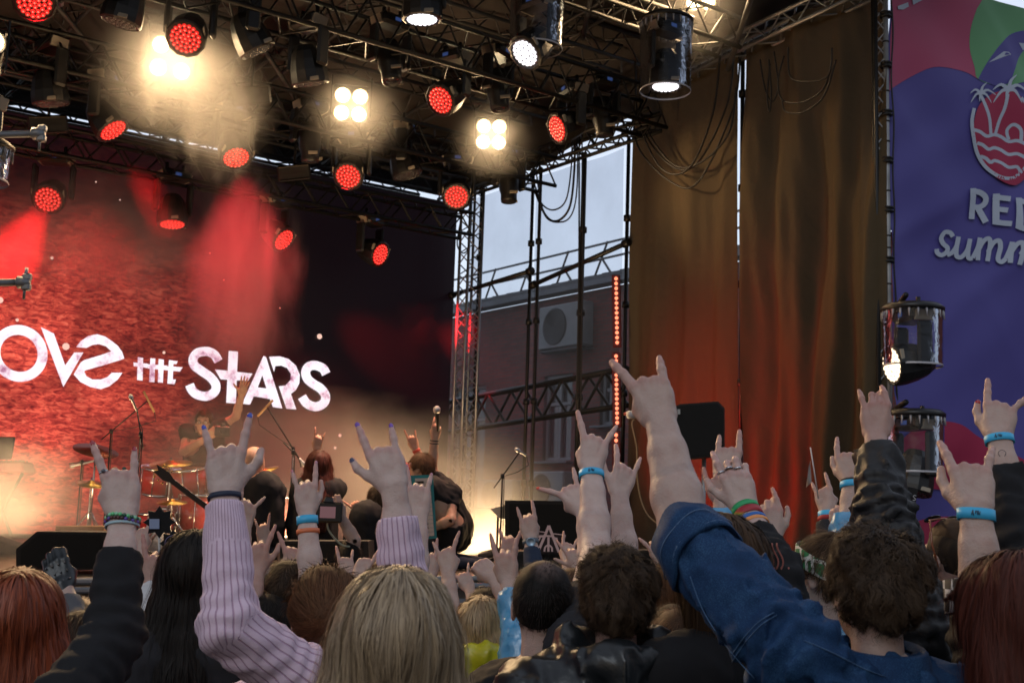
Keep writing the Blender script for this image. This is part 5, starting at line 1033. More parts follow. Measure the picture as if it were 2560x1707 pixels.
def person(label, head, d_head, arms=(), hairstyle='short', hair_m=None, skin='fair', top=None, legs=None, s=1.0, face=None, tilt=None, group='concert crowd with raised hands', hres=.007, res=.012, bare_t=(), cuffs=(), dens=1.0, thick=None, wide=1.0, height=None, face_vis=False, lift=None, ground=0.0, kneel=False, fold=.006, sleeve_pad=.012, length=0, wid=None, fall=(0, 0), side=0, seed=None, cat='person', torso_lean=(0, 0), shoulders=None, hood=False, neck_out=0, bodymesh=True):
    """head: photo pixel of the head centre; arms: Arm list; cuffs: sleeve start along each forearm (0 wrist .. 1 elbow, >1 up the upper arm)"""
    seed = seed if seed is not None else abs(hash_(label)) % 997
    hc = at(head[0], head[1], d_head); stage_dir = Vector(face) if face else Vector((-.05, 1, .10)); fr = head_frame(hc, stage_dir, Vector(tilt) if tilt else UP)
    base = Vector((hc.x + torso_lean[0], hc.y + torso_lean[1], ground)); o = thing('person', label, cat, base, group); o['pose_note'] = 'raised arms' if arms else 'standing'
    del o['pose_note']
    mb = MB(); sm = SK[skin]
    mesh_local(mb, field(HEAD), (-.11, -.125, -.19), (.11, .135, .125), hres, fr, s)
    nk = hl(fr, s, (0, -.035, -.15)); fw = Vector((stage_dir.x, stage_dir.y, 0)).normalized(); rt = fw.cross(UP)
    if shoulders: shL, shR = [Vector(q) for q in shoulders]; 
    else: shL, shR = nk - rt * .185 * s * wide - UP * .085 * s, nk + rt * .185 * s * wide - UP * .085 * s
    up_arm = {}
    hip = Vector((nk.x + torso_lean[0], nk.y + torso_lean[1], ground + (hc.z - ground) * (.53 if not kneel else .30)))
    ch = nk * .68 + hip * .32; t = tuple
    pr = [('c', t(nk), t(nk - UP * .05 * s), .052 * s, .062 * s, 0), ('c', t(nk - UP * .04), t(shL + UP * .005), .055 * s, .056 * s, .05), ('c', t(nk - UP * .04), t(shR + UP * .005), .055 * s, .056 * s, .05)]
    for q in (-1, 1): pr += [('c', t(ch + rt * q * .085 * s * wide + UP * .08), t(hip + rt * q * .06 * s * wide + UP * .1), .105 * s * wide, .095 * s * wide, .06), ('c', t(hip + rt * q * .06 * s * wide + UP * .1), t(hip + rt * q * .075 * s), .10 * s, .10 * s, .05)]
    torso = list(pr); legp = []
    if kneel:
        for q in (-1, 1): kn = hip + rt * q * .13 + fw * .34; kn.z = ground + .09; an = hip + rt * q * .12 - fw * .12; an.z = ground + .06; legp += [('c', t(hip + rt * q * .08), t(kn), .085, .062, .04), ('c', t(kn), t(an), .058, .040, .02), ('c', t(an), t(an + fw * -.14), .035, .028, .02)]
    else:
        for q in (-1, 1): kn = hip + rt * q * .10 + fw * .02; kn.z = ground + .48; an = hip + rt * q * .11; an.z = ground + .07; legp += [('c', t(hip + rt * q * .08), t(kn), .085 * s, .058 * s, .04), ('c', t(kn), t(an), .056 * s, .040 * s, .02), ('c', t(an - UP * .02), t(an + fw * .16 - UP * .03), .038, .030, .02)]
    used = set()
    for a in arms: used.add('L' if (a.sh - shL).length < (a.sh - shR).length else 'R')
    hang = []
    for k_, sh in (('L', shL), ('R', shR)):
        if k_ not in used: q = -1 if k_ == 'L' else 1; el = sh - UP * .27 * s + rt * q * .04 - fw * .02; wr = el - UP * .22 * s + fw * .10 + rt * q * -.02; hang += [('c', t(sh), t(el), .050 * s, .042 * s, .03), ('c', t(el), t(wr), .040 * s, .025 * s, .02)]; pr_h = (el, wr)
        if k_ not in used: hang_hand = ('c', t(wr), t(wr - UP * .14), .03, .018, .02); hang.append(hang_hand)
    fnb = field(pr + hang + legp); lo, hi = bounds(pr + hang + legp, .01); Vb_, Fb_ = mesh_field(fnb, lo, hi, res * 1.5); add_np(mb, Vb_, Fb_)
    for a in arms: a.mesh(mb, max(.0026, min(.007, (a.w - CAM).length * .00105)))
    body = mb.build('body', sm, o)
    for a in arms: nail_parts(a, body)
    # top garment
    gp_t = []; pad = .014; infl = lambda p_, k_: ('c', p_[1], p_[2], p_[3] + k_, p_[4] + k_, max(p_[5], .02) if p_[5] else 0) 
    gp = [infl(p_, pad) for p_ in torso[1:]] + [infl(p_, pad) for p_ in hang if p_ is not hang_hand] if hang else [infl(p_, pad) for p_ in torso[1:]]
    gp_t, gp = gp, []; segs = []
    for a, cf in zip(arms, list(cuffs) + [1.6] * (len(arms) - len(cuffs))):
        sp_ = sleeve_pad; L = (a.e - a.w).length
        if cf <= 1: q0 = a.at_f(cf); gp.append(('c', t(q0), t(a.e), arm_radius(cf, a.s, a.m) + sp_, .044 * a.s * a.m + sp_, .02)); segs.append((t(q0), t(a.e), t(r_))); gp.append(('c', t(a.e), t(a.sh), .046 * a.s * a.m + sp_, .056 * a.s * a.m + sp_, .025)); segs.append((t(a.e), t(a.sh), t(r_)))
        else: q0 = a.e + (a.sh - a.e) * (cf - 1); gp.append(('c', t(q0), t(a.sh), .046 * a.s * a.m + sp_, .056 * a.s * a.m + sp_, .03)); segs.append((t(q0), t(a.sh), t(r_)))
        gp_t.append(('c', t(a.sh), t(ch + (a.sh - ch) * .35), .06 * a.s + sp_, .09 * a.s, .05))
    if hood:                                             # bunched hood lying round the neck
        ring_ = [nk - fw * .02 + rt * (math.sin(q) * .118) - fw * (math.cos(q) * .092) + UP * ({2: .02, 3: .075}.get(hood, .0) + .012 * math.sin(q * 3 + 1) - .03 * math.cos(q) * (1 if math.cos(q) < 0 else .3)) for q in np.linspace(-2.5, 2.5, 11)]
        gp_t += [('c', t(ring_[i_]), t(ring_[i_ + 1]), (.046 if hood == 3 else .030) + .008 * math.sin(i_ * 2.1), (.046 if hood == 3 else .030) + .008 * math.sin(i_ * 2.1 + 2.1), .02) for i_ in range(10)] + [('c', t(nk - fw * .10 - UP * .01), t(nk - fw * .15 - UP * .10), .055, .035, .04)]
    sdv = seed % 13
    def exg(P, d):
        hd = np.hypot(P[:, 0] - nk.x, P[:, 1] - nk.y); d = np.where(hd < .105, np.maximum(d, P[:, 2] - (nk.z + .015 + neck_out)), d)
        if gp: d = smin(d, field(gp)(P), .03)
        f_n = fold * .8 * wob(P, 22, sdv) + fold * .4 * wob(P, 50, sdv + 3) - fold * 1.3 * np.clip(1 - 2.6 * np.abs(wob(P * A3((1, 1, .55)), 17, sdv + 5)), 0, 1) ** 1.5
        for i_, (a_, b_, _) in enumerate(segs):              # stacked creases round bent elbows
            a_, b_ = A3(a_), A3(b_); u = (b_ - a_) / (np.linalg.norm(b_ - a_) + 1e-6)
            el_ = A3(segs[i_][1]) if i_ + 1 < len(segs) else b_; dist = np.linalg.norm(P - el_, axis=1); f_n = f_n + fold * 1.5 * np.sin((P @ u) * 130 + 3 * wob(P, 14, sdv + i_)) * np.exp(-(dist / .12) ** 2)
        d = d + np.minimum(f_n, sleeve_pad * .45)
        for a_, cf in zip(arms, list(cuffs) + [1.6] * (len(arms) - len(cuffs))):   # clean open cuff
            q0 = a_.at_f(cf) if cf <= 1 else a_.e + (a_.sh - a_.e) * (cf - 1); u = (a_.e - a_.w).normalized() if cf <= 1 else (a_.sh - a_.e).normalized(); q0, u = A3(q0), A3(u); along = (P - q0) @ u; near = np.linalg.norm(P - q0, axis=1) < .16
            d = np.where(near, np.maximum(d, -along), d)
        return d
    fng = field(gp_t, exg); HK['fng'] = fng; lo, hi = bounds(gp + gp_t, .055); lo[2] = max(lo[2], hip.z - .12); Vg, Fg = mesh_field(fng, lo, hi, res, 2.4)
    col = arc_attr(Vg, segs, cuff=.10) if (segs and top is C_PINK) else (np.concatenate([(np.arctan2(Vg[:, 0] - ch.x, Vg[:, 1] - ch.y) / 6.283 + .5)[:, None], Vg[:, 2:3], np.zeros((len(Vg), 1))], 1) if top is C_PINK else None)
    g_ = MB(); add_np(g_, Vg, Fg, col=col); go = g_.build('top', top or C_BLACK, o); HK['top'] = go
    tp = MB(); fnl = field([infl(p_, .014) for p_ in (legp if not kneel else legp)]); lo, hi = bounds(legp, .03); Vl, Fl = mesh_field(fnl, lo, hi, res * 1.6); add_np(tp, Vl, Fl); tp.build('trousers', legs or C_JEAN, o)
    if hairstyle != 'none': hair(fr, s, hairstyle, hair_m or H_DBR, o, dens=dens, h=max(.005, hres), seed=seed, thick=thick, length=length, wid=wid, fall=fall, side=side)
    if face_vis: face_parts(fr, s, body, hair_m)
    o['fr'] = 0; del o['fr']; HK['fr'] = fr; HK['o'] = o; HK['nk'] = nk; HK['body'] = body; HK['sh'] = (shL, shR); HK['rt'] = rt; HK['fw'] = fw; HK['ch'] = ch
    return o
def hash_(s_):
    h = 7
    for c in s_: h = (h * 131 + ord(c)) % 1000003
    return h
def mkarm(w, k, e, d, sh=None, de=0.0, dk=0.0,  dsh=None, fl=.255, **kw):
    """photo pixels of wrist, knuckles, elbow (and shoulder); d depth of the wrist. Lengths are kept anatomical."""
    W = at(*w, d); K = at(*k, d + dk); E = at(*e, d + de); s = kw.get('s', 1.0); E = W + (E - W).normalized() * (fl * s)
    if sh is not None: Sh = at(*sh, d + (dsh if dsh is not None else de)); 
    else: Sh = E + Vector((.04 if kw.get('ix', -1) > 0 else -.04, -.10, -.26)) * s
    return Arm(W, K, E, Sh, **kw)

def surf_pix(px, off=.0012, n=8, fn=None, t0=1.2, t1=3.2):
    """line of photo pixels laid on the last garment by walking the sight ray to its surface"""
    fn = fn or HK['fng']; out = []
    pts = smooth_path(px, n); D_ = np.array([tuple(ray(x, y)) for x, y in pts], dtype=np.float32); L = np.linalg.norm(D_, axis=1, keepdims=True); D_ /= L; T = np.full(len(pts), t0, dtype=np.float32); O = np.array(tuple(CAM), dtype=np.float32)
    for _ in range(60): T = T + np.clip(fn(O + D_ * T[:, None]) - off, -.02, .25) * .8
    return [Vector(tuple(map(float, O + D_[i] * T[i]))) for i in range(len(pts)) if T[i] < t1]
# ================================================================ musicians, instruments and backline on the deck
GBD = 'band members on the stage'
def D(x, y, d): return at(x, y, d)
bandp = dict(group=GBD, ground=DECK, res=.016, hres=.010, cat='person')
# photographer drummer facing the crowd
aU = Arm(D(604, 986, 12.0), D(611, 958, 12.0), D(590, 1040, 12.0), D(546, 1070, 12.0), ix=-1, palm=True, pose=OPEN, lean=0)
aD = Arm(D(518, 1094, 11.7), D(533, 1078, 11.7), D(458, 1128, 11.85), D(470, 1082, 12.0), ix=1, pose={'i': 'h', 'm': 'h', 'r': 'h', 'p': 'h', 't': 'in'}, lean=0)
person('drummer in black T-shirt facing the crowd, one arm raised, camera in the other hand', (510, 1056), 12.0, [aU, aD], hairstyle='short', hair_m=H_BROWN, skin='warm', top=C_BLACK, cuffs=[1.45, 1.6], face=(.05, -1, -.12), face_vis=True, shoulders=(D(546, 1072, 12.0), D(468, 1078, 12.0)), dens=.4, s=1.05, **bandp)
fr = HK['fr']; gs = MB()
for q in (-1, 1): gs.tube([hl(fr, 1, (q * .033 + .022 * math.cos(t_), .104, .003 + .017 * math.sin(t_))) for t_ in np.linspace(0, 6.28, 14)], .002, 5); gs.tube([hl(fr, 1, (q * .055, .100, .005)), hl(fr, 1, (q * .082, .0, .006))], .002, 5)
gs.build('spectacles', M_BPL, HK['o'])
def camera_obj(label, p, fwd, s=1.0):
    fwd = Vector(fwd).normalized(); rt = fwd.cross(UP).normalized(); up = rt.cross(fwd); o = thing('photo_camera', label, 'camera', p)
    MB().box(p, (.14 * s, .06 * s, .10 * s), (rt, fwd, up), bev=.012).build('camera_body', M_BPL, o); MB().box(p + up * .06 * s, (.05 * s, .05 * s, .03 * s), (rt, fwd, up), bev=.008, taper=.8).build('viewfinder', M_BPL, o)
    MB().lathe(p + fwd * .03 * s, fwd, [(0, .032 * s), (.05 * s, .034 * s), (.09 * s, .036 * s), (.092 * s, .03 * s), (.085 * s, .001)], 20).build('camera_lens', M_BPL, o); MB().box(p - fwd * .031 * s, (.075 * s, .003, .055 * s), (rt, fwd, up)).build('camera_screen', mat('camera_screen', (.1, .05, .05), emit=(.5, .25, .28), es=.25), o); return o
camera_obj('black camera held by the drummer in front of his chest', D(556, 1078, 11.65), (.4, -1, 0), 1.05)
# bald guitarist
person('bald man in black T-shirt seen from behind next to the drum kit', (637, 1150), 9.9, [], hairstyle='none', skin='warm', top=C_BLACK, face=(.35, 1, .35), kneel=True, s=1.05, wide=1.1, **bandp)
gt = thing('electric_guitar', 'electric guitar with gold tuners slanting up left of the bald man', 'guitar', D(560, 1330, 9.7)); n0, n1 = D(428, 1200, 9.65), D(560, 1300, 9.75); t = (n1 - n0).normalized(); fb_ = (CAM - n0).normalized(); sd = t.cross(fb_).normalized()
MB().box((n0 + n1) / 2, (.045, .02, (n1 - n0).length), (sd, fb_, t), bev=.004).build('neck', mat('ebony', (.015, .01, .008), .35), gt)
hs = MB().prism([n0 + sd * .022 + fb_ * .012, n0 + sd * .04 - t * .05 + fb_ * .012, n0 + sd * .028 - t * .16 + fb_ * .012, n0 - t * .13 + fb_ * .012, n0 - sd * .03 - t * .17 + fb_ * .012, n0 - sd * .04 - t * .05 + fb_ * .012, n0 - sd * .022 + fb_ * .012], -fb_ * .015).build('headstock', mat('ebony', (0, 0, 0)), gt)
tn = MB()
for k in range(3):
    for q in (-1, 1): c = n0 - t * (.04 + .04 * k) + sd * q * .045; tn.lathe(c, sd * q, [(0, .003), (.012, .003), (.014, .009), (.022, .009), (.024, .001)], 8)
tn.build('tuner', mat('gold_metal', (.55, .36, .12), .25, 1.0), hs)
gp = [n1 + sd * a_ + t * b_ for a_, b_ in sp([(.03, -.02), (.10, -.08), (.15, -.02), (.11, .08), (.13, .18), (.20, .28), (.16, .40), (0, .44), (-.16, .40), (-.20, .28), (-.13, .18), (-.11, .08), (-.15, -.02), (-.10, -.08), (-.03, -.02)], 3)]; MB().prism(gp, -fb_ * .045).build('guitar_body', mat('guitar_black_gloss', (.02, .01, .01), .15, coat=.6), gt)
# long haired player
aH = Arm(D(792, 1122, 10.1), D(796, 1098, 10.1), D(812, 1190, 10.15), D(833, 1228, 10.1), ix=-1, pose=HORN, lean=0)
person('player with very long dark red brown hair seen from behind, horns over the head', (797, 1166), 9.9, [aH], hairstyle='long', hair_m=H_WINE, skin='warm', top=C_BLACK, kneel=True, length=.46, thick=.026, dens=.8, fall=(0, -.17), shoulders=(D(748, 1225, 9.9), D(846, 1222, 9.9)), **bandp)
# bearded man pointing
aP = Arm(D(908, 1278, 9.5), D(888, 1262, 9.5), D(950, 1318, 9.5), D(980, 1320, 9.6), ix=-1, pose=POINT, lean=0)
person('bearded dark haired man in black pointing up left between the players', (943, 1250), 9.6, [aP], hairstyle='short', hair_m=H_DBR, skin='warm', top=C_BLACK, face=(-.8, .75, .1), kneel=True, dens=.5, wide=1.25, shoulders=(D(880, 1320, 9.6), D(992, 1320, 9.6)), cuffs=[1.3], **bandp)
# red haired singer behind and keytar player
aR6 = Arm(D(1038, 1120, 10.3), D(1030, 1095, 10.3), D(1066, 1172, 10.3), D(1050, 1220, 10.3), ix=-1, pose=HORN, lean=0)
person('red haired musician half hidden behind the purple nailed hand, horns raised', (1008, 1190), 10.3, [aR6], hairstyle='short', hair_m=hair_mat('hair_dyed_red', (.25, .01, .01), (.6, .03, .03)), skin='warm', top=C_BLACK, kneel=True, dens=.5, **bandp)
MB().lathe(aR6.at_f(.12), aR6.w - aR6.e, [(-.012, .03), (-.01, .036), (.01, .036), (.012, .03)], 16).build('fabric_bracelet', mat('red_fabric', (.4, .06, .04), .8), HK['body'])
aM = Arm(D(1087, 1094, 10.0), D(1092, 1066, 10.0), D(1080, 1166, 10.0), D(1092, 1212, 9.95), ix=-1, pose={'i': (20, 20, 10, 0), 't': 'in'}, lean=0)
aK = Arm(D(1072, 1322, 9.6), D(1050, 1330, 9.6), D(1128, 1300, 9.6), D(1128, 1236, 9.8), ix=1, pose={'i': 'h', 'm': 'h', 'r': 'h', 'p': 'h', 't': 'in'}, lean=0)
person('hunched musician in black T-shirt holding a keytar and lifting a microphone', (1052, 1172), 9.9, [aM, aK], hairstyle='short', hair_m=H_CHEST, skin='warm', top=C_BLACK, face=(-.95, .35, -.1), kneel=True, torso_lean=(.24, .02), thick=.022, dens=.6, wide=1.3, shoulders=(D(1090, 1215, 9.95), D(1130, 1236, 9.8)), cuffs=[1.35, 1.5], **bandp)
for t_ in (.10, .20): band(aM, t_, .008, M_CABLE, HK['body'], 'wrist_cord')
mc = thing('microphone', 'silver headed microphone lifted by the keytar player', 'microphone', D(1092, 1040, 10.0)); mt_, mb_ = D(1092, 1022, 9.97), D(1096, 1078, 9.97); t = (mt_ - mb_).normalized(); MB().lathe(mb_, t, [(0, .012), (.14, .018), (.145, .02), (.15, .02)], 14).build('handle', M_BPL, mc)
m = mat('mic_grille', (.45, .43, .43), .35, .8, bump=(900, .6, .002)); MB().lathe(mb_ + t * .15, t, [(0, .02), (.012, .028), (.03, .032), (.048, .027), (.06, .014), (.063, .001)], 18).build('grille', m, mc)
kt = thing('keytar', 'white keyed keytar with teal frame hugged by the hunched musician', 'keytar', D(1060, 1300, 9.45)); Q = [D(x, y, 9.45) for x, y in ((1026, 1188), (1082, 1186), (1092, 1345), (1050, 1348))]; kb = (CAM - Q[0]).normalized()
MB().prism(Q, -kb * .06).build('keytar_frame', mat('teal_plastic', (.02, .22, .26), .35), kt); Lp = lambda a_, b_, o_: (Q[0] * (1 - a_) + Q[1] * a_) * (1 - b_) + (Q[3] * (1 - a_) + Q[2] * a_) * b_ + kb * o_
wk = MB(); 
for i in range(14): wk.prism([Lp(.18, .05 + .065 * i, .004), Lp(.86, .05 + .065 * i, .004), Lp(.86, .110 + .065 * i, .004), Lp(.18, .110 + .065 * i, .004)], kb * .008)
wk.build('white_keys', mat('key_white', (.55, .48, .44), .35), kt); bk2 = MB()
for i in (0, 1, 3, 4, 5, 7, 8, 10, 11, 12): bk2.prism([Lp(.18, .095 + .065 * i, .013), Lp(.56, .095 + .065 * i, .013), Lp(.56, .128 + .065 * i, .013), Lp(.18, .128 + .065 * i, .013)], kb * .008)
bk2.build('black_keys', M_BPL, kt)
# ---- drum kit
dk = thing('drum_kit', 'red shelled drum kit with chrome stands behind the crowd hands at left', 'drum kit', D(430, 1400, 11.5)); M_CHR = mat('chrome', (.6, .6, .62), .15, 1.0); M_DRED = mat('drum_red_gloss', (.28, .01, .012), .2, coat=.6); M_SKIN = mat('drum_head', (.45, .42, .38), .5)
def drum(c, ax, r, h, nm='tom'):
    o = MB().lathe(c, ax, [(-h / 2, r), (h / 2, r)], 28).build(nm, M_DRED, dk); ax = Vector(ax).normalized()
    for q in (-1, 1): MB().lathe(c + ax * q * h / 2, ax, [(-.012, r + .002), (-.01, r + .012), (.01, r + .012), (.012, r + .002)], 28).build('hoop', M_CHR, o)
    MB().lathe(c + ax * h / 2, ax, [(.004, r), (.006, .001)], 28, caps=False).build('drum_skin', M_SKIN, o)
    lg = MB(); t_, x_, y_ = frame(ax)
    for k in range(8): an = k * math.pi / 4; q = c + (x_ * math.cos(an) + y_ * math.sin(an)) * (r + .012); lg.tube([q - ax * h / 2, q + ax * h / 2], .005, 5)
    lg.build('tension_rod', M_CHR, o)
drum(D(395, 1200, 11.4), (.1, -.2, 1), .16, .24); drum(D(470, 1205, 11.4), (-.1, -.2, 1), .17, .26); drum(D(430, 1345, 11.5), (-.2, -1, 0), .28, .42, 'bass_drum'); drum(D(500, 1290, 11.2), (0, 0, 1), .20, .38, 'floor_tom'); drum(D(385, 1300, 11.0), (0, -.1, 1), .18, .14, 'snare')
drum(D(690, 1290, 11.3), (0, 0, 1), .2, .36, 'floor_tom')
M_BRS = mat('brass_cymbal', (.55, .38, .12), .28, 1.0, bump=(200, .15, .001)); M_BRD = mat('dark_cymbal', (.16, .05, .035), .4, .8)
for (x, y, d, r, ax, mt2, lb) in ((240, 1124, 11.3, .21, (.25, -.28, 1), M_BRD, 'dark tilted crash cymbal over the red nailed hand'), (428, 1156, 11.3, .20, (-.03, -.22, 1), M_BRS, 'golden crash cymbal in front of the drummer'), (228, 1207, 10.9, .13, (.15, -.25, 1), M_BRS, 'golden cymbal left of the ringed hand'), (430, 1253, 10.8, .135, (0, -.18, 1), M_BRS, 'bright gold hi-hat low by the guitar headstock'), (655, 1175, 11.3, .16, (-.3, -.25, 1), M_BRS, 'gold cymbal peeking out right of the bald head')):
    c = D(x, y, d); o = thing('cymbal', lb, 'cymbal', c, 'cymbals of the drum kit'); ax = Vector(ax).normalized()
    MB().lathe(c, ax, [(-.012, r), (-.010, r), (.006, r * .3), (.022, r * .17), (.028, r * .05), (.026, .001)], 36).build('plate', mt2, o); MB().tube([c + ax * .05, c - ax * .02, Vector((c.x, c.y, c.z - .25)), Vector((c.x, c.y, DECK))], [.006, .008, .011, .013], 8).build('stand', M_CHR, o)
    for k in range(3): an = k * 2.09 + x; MB().tube([Vector((c.x, c.y, DECK + .35)), Vector((c.x + .28 * math.cos(an), c.y + .28 * math.sin(an), DECK + .015))], .009, 6).build('leg', M_CHR, o)
# ---- microphone stands
GMS = 'microphone stands on the stage'
def micstand(label, mic0, mic1, joint, foot, d, boom=None, ball=True, mt2=None):
    o = thing('microphone_stand', label, 'microphone stand', Vector((D(*joint, d).x, D(*joint, d).y, DECK)), GMS); m0, m1, j = D(*mic0, d), D(*mic1, d), D(*joint, d); t = (m1 - m0).normalized()
    if ball: MB().lathe(m0, t, [(-.024, .001), (-.018, .014), (0, .020), (.016, .017), (.024, .014), (.03, .011), ((m1 - m0).length, .009)], 14).build('microphone', m, o)
    else: MB().lathe(m0, t, [(0, .011), ((m1 - m0).length, .011)], 10).build('microphone', mt2 or M_WOOD, o)
    bm_ = D(*boom, d) if boom else m1; MB().tube([bm_ if boom else m1, j + (j - bm_).normalized() * .12], .006, 8).build('boom_arm', M_BLK, o); MB().lathe(j, (0, 0, 1), [(-.022, .009), (-.015, .017), (.015, .017), (.022, .009)], 10).build('joint', M_BLK, o)
    MB().tube([j, Vector((j.x, j.y, DECK))], .008, 8).build('upright', mt2 if mt2 and not ball else M_BLK, o)
    for k in range(3): an = k * 2.09 + joint[0]; MB().tube([Vector((j.x, j.y, DECK + .12)), Vector((j.x + .3 * math.cos(an), j.y + .3 * math.sin(an), DECK + .012))], .009, 6).build('leg', M_BLK, o)
    MB().tube([m1, m1 + UP * -.08 + r_ * .02, (m1 + j) / 2 - UP * .05 + r_ * .03, j + r_ * .015, Vector((j.x + .02, j.y, DECK + .3)), Vector((j.x + .05, j.y - .1, DECK + .01))], .004, 6).build('cable', M_CABLE, o)
micstand('silver microphone stand aiming up left over the drum kit at hand', (327, 992), (343, 1028), (352, 1085), None, 9.6)
micstand('thin overhead microphone with slanted pencil body near the lettering', (359, 978), (386, 1030), (278, 1078), None, 11.2, boom=(371, 1000), ball=False)
micstand('overhead pencil microphone hanging under the last letter', (682, 1000), (644, 1040), (733, 1122), None, 10.9, boom=(668, 1018), ball=False)
micstand('plain straight microphone stand between bald man and long hair', (760, 1160), (748, 1145), (733, 1130), None, 10.4)
micstand('microphone stand with boom silhouetted before the dark scrim', (1293, 1124), (1316, 1138), (1256, 1190), None, 9.9, boom=(1300, 1128))
micstand('small drum microphone stand left of the ringed hand', (180, 1165), (235, 1152), (205, 1155), None, 11.0)
# ---- keyboard, riser, monitors, speakers
kz = thing('synthesizer', 'red synthesizer on a stand at the left frame edge', 'keyboard', D(10, 1240, 10.5)); kq = D(15, 1168, 10.5)
MB().box(kq, (.42, .28, .09), (r_, (f_ - UP * f_.z).normalized(), UP), bev=.015, taper=.92).build('case', mat('synth_red', (.12, .012, .018), .4), kz); kn_ = MB()
for i in range(9):
    for j in range(3): kn_.lathe(kq + r_ * (-.16 + .04 * i) + UP * .046 + Vector((0, -.09 + .07 * j, 0)), UP, [(0, .008), (.012, .007), (.013, .001)], 8)
kn_.build('knob', M_BPL, kz); MB().box(D(-5, 1120, 10.6), (.26, .02, .2), (r_, (f_ - UP * f_.z).normalized(), UP), bev=.01, taper=1.12).build('music_tray', M_BPL, kz)
for q in (-1, 1): MB().tube([kq + r_ * q * .15 - UP * .05, Vector((kq.x - q * .15, kq.y, DECK + .02))], .014, 8).build('stand_leg', M_BLK, kz)
def wedge(label, poly, d, depth=.5, panel=None):
    P_ = [D(x, y, d) for x, y in poly]; o = thing('stage_monitor', label, 'monitor speaker', sum(P_, Vector()) / len(P_), 'black stage monitors and cabinets'); fwd = Vector((f_.x, f_.y, 0)).normalized()
    MB().prism(P_, fwd * depth).build('cabinet', mat('speaker_black_paint', (.012, .010, .009), .7, bump=(160, .4, .003)), o); c = sum(P_, Vector()) / len(P_); inner = [c + (q - c) * .88 - fwd * .008 for q in P_]; MB().prism(inner, fwd * .006).build('speaker_grille', mat('grille_black', (.006, .006, .006), .6, .4, bump=(700, .8, .002)), o); return o
wedge('big dark box shaped monitor at the left of the stage edge', [(40, 1372), (92, 1328), (268, 1330), (275, 1424), (40, 1424)], 7.6)
wedge('black cabinet in front of the keytar player, lower centre', [(700, 1352), (920, 1352), (925, 1450), (700, 1450)], 8.9, .4)
wedge('sloping black wedge monitor right of the yellow floor glow', [(1212, 1420), (1300, 1378), (1448, 1382), (1452, 1478), (1212, 1478)], 8.6)
wedge('tall black cabinet behind the emblem panel', [(1262, 1250), (1450, 1252), (1455, 1400), (1262, 1400)], 9.6, .5)
wedge('low black wedge at the foot of the left brown curtain', [(1560, 1378), (1700, 1372), (1712, 1450), (1560, 1450)], 9.4, .4)
MB_r = thing('drum_riser', 'plywood topped platform under the drum kit', 'platform', S(5.6, 2.6, DECK)); rz = hit(220, 1322, D(220, 1322, 9.6), V).z
MB().box(D(215, 1322, 9.6), (.38, .3, .055), (r_, (f_ - UP * f_.z).normalized(), UP), bev=.005).build('plywood_top', M_WOOD, MB_r)
# emblem panel
ep = thing('emblem_panel', 'dark slanted panel with pale triangle emblem made of letters', 'sign', D(1378, 1400, 8.5)); E0 = 8.45
Q = [D(x, y, E0) for x, y in ((1335, 1326), (1413, 1335), (1396, 1382), (1322, 1382))]; fwd = (CAM - Q[0]).normalized(); MB().prism(Q, -fwd * .03).build('panel', mat('panel_dark_brown', (.02, .010, .012), .5), ep); pb = MB(); m_p = mat('pale_pink_print', (.62, .42, .40), .6)
kE = 4.704; k_i = [0]
def es(pts, w, n=3): k_i[0] += 1; scr_stroke(pb, pts, w * 1.3, 1140, 1240, kE, n=n, mapf=lambda x, y: D(x, y, E0 - .006 - .0004 * k_i[0]))
for pp, w_ in (([(1092, 345), (1030, 500), (968, 645)], 24), ([(1092, 345), (1150, 500), (1210, 655)], 24), ([(1040, 465), (1150, 470)], 16), ([(965, 472), (1030, 470)], 20), ([(1130, 488), (1192, 500)], 20), ([(990, 480), (975, 520)], 12), ([(1190, 500), (1188, 530)], 12), ([(1088, 480), (1086, 650)], 20), ([(1040, 650), (1048, 600), (1085, 575), (1125, 600), (1130, 650)], 16), ([(965, 412), (1060, 424)], 8), ([(1130, 438), (1285, 455)], 8), ([(1285, 455), (1225, 655)], 12)): es(pp, w_)
pb.build('emblem', m_p, ep)
# hanging loudspeaker on its pole
ls = thing('loudspeaker', 'black loudspeaker on a pole in front of the red lit curtain', 'loudspeaker', D(1748, 1150, 9.6)); P_ = [D(x, y, 9.6) for x, y in ((1668, 1022), (1700, 1010), (1795, 1003), (1812, 1020), (1812, 1132), (1790, 1140), (1722, 1146), (1672, 1140))]; fwd = Vector((f_.x, f_.y, 0)).normalized()
MB().prism(P_, fwd * .36).build('cabinet', mat('speaker_black_paint', (0, 0, 0)), ls); c = sum(P_, Vector()) / 8; MB().prism([c + (q - c) * .93 - fwd * .01 for q in P_], fwd * .008).build('speaker_grille', mat('grille_black', (0, 0, 0)), ls); MB().box(D(1697, 1029, 9.57), (.022, .004, .04), (r_, fwd, u_)).build('badge', mat('badge_grey', (.4, .4, .4), .5), ls)
q = D(1760, 1146, 9.75); MB().tube([q, Vector((q.x, q.y, DECK))], .018, 10).build('pole', M_STEEL, ls)
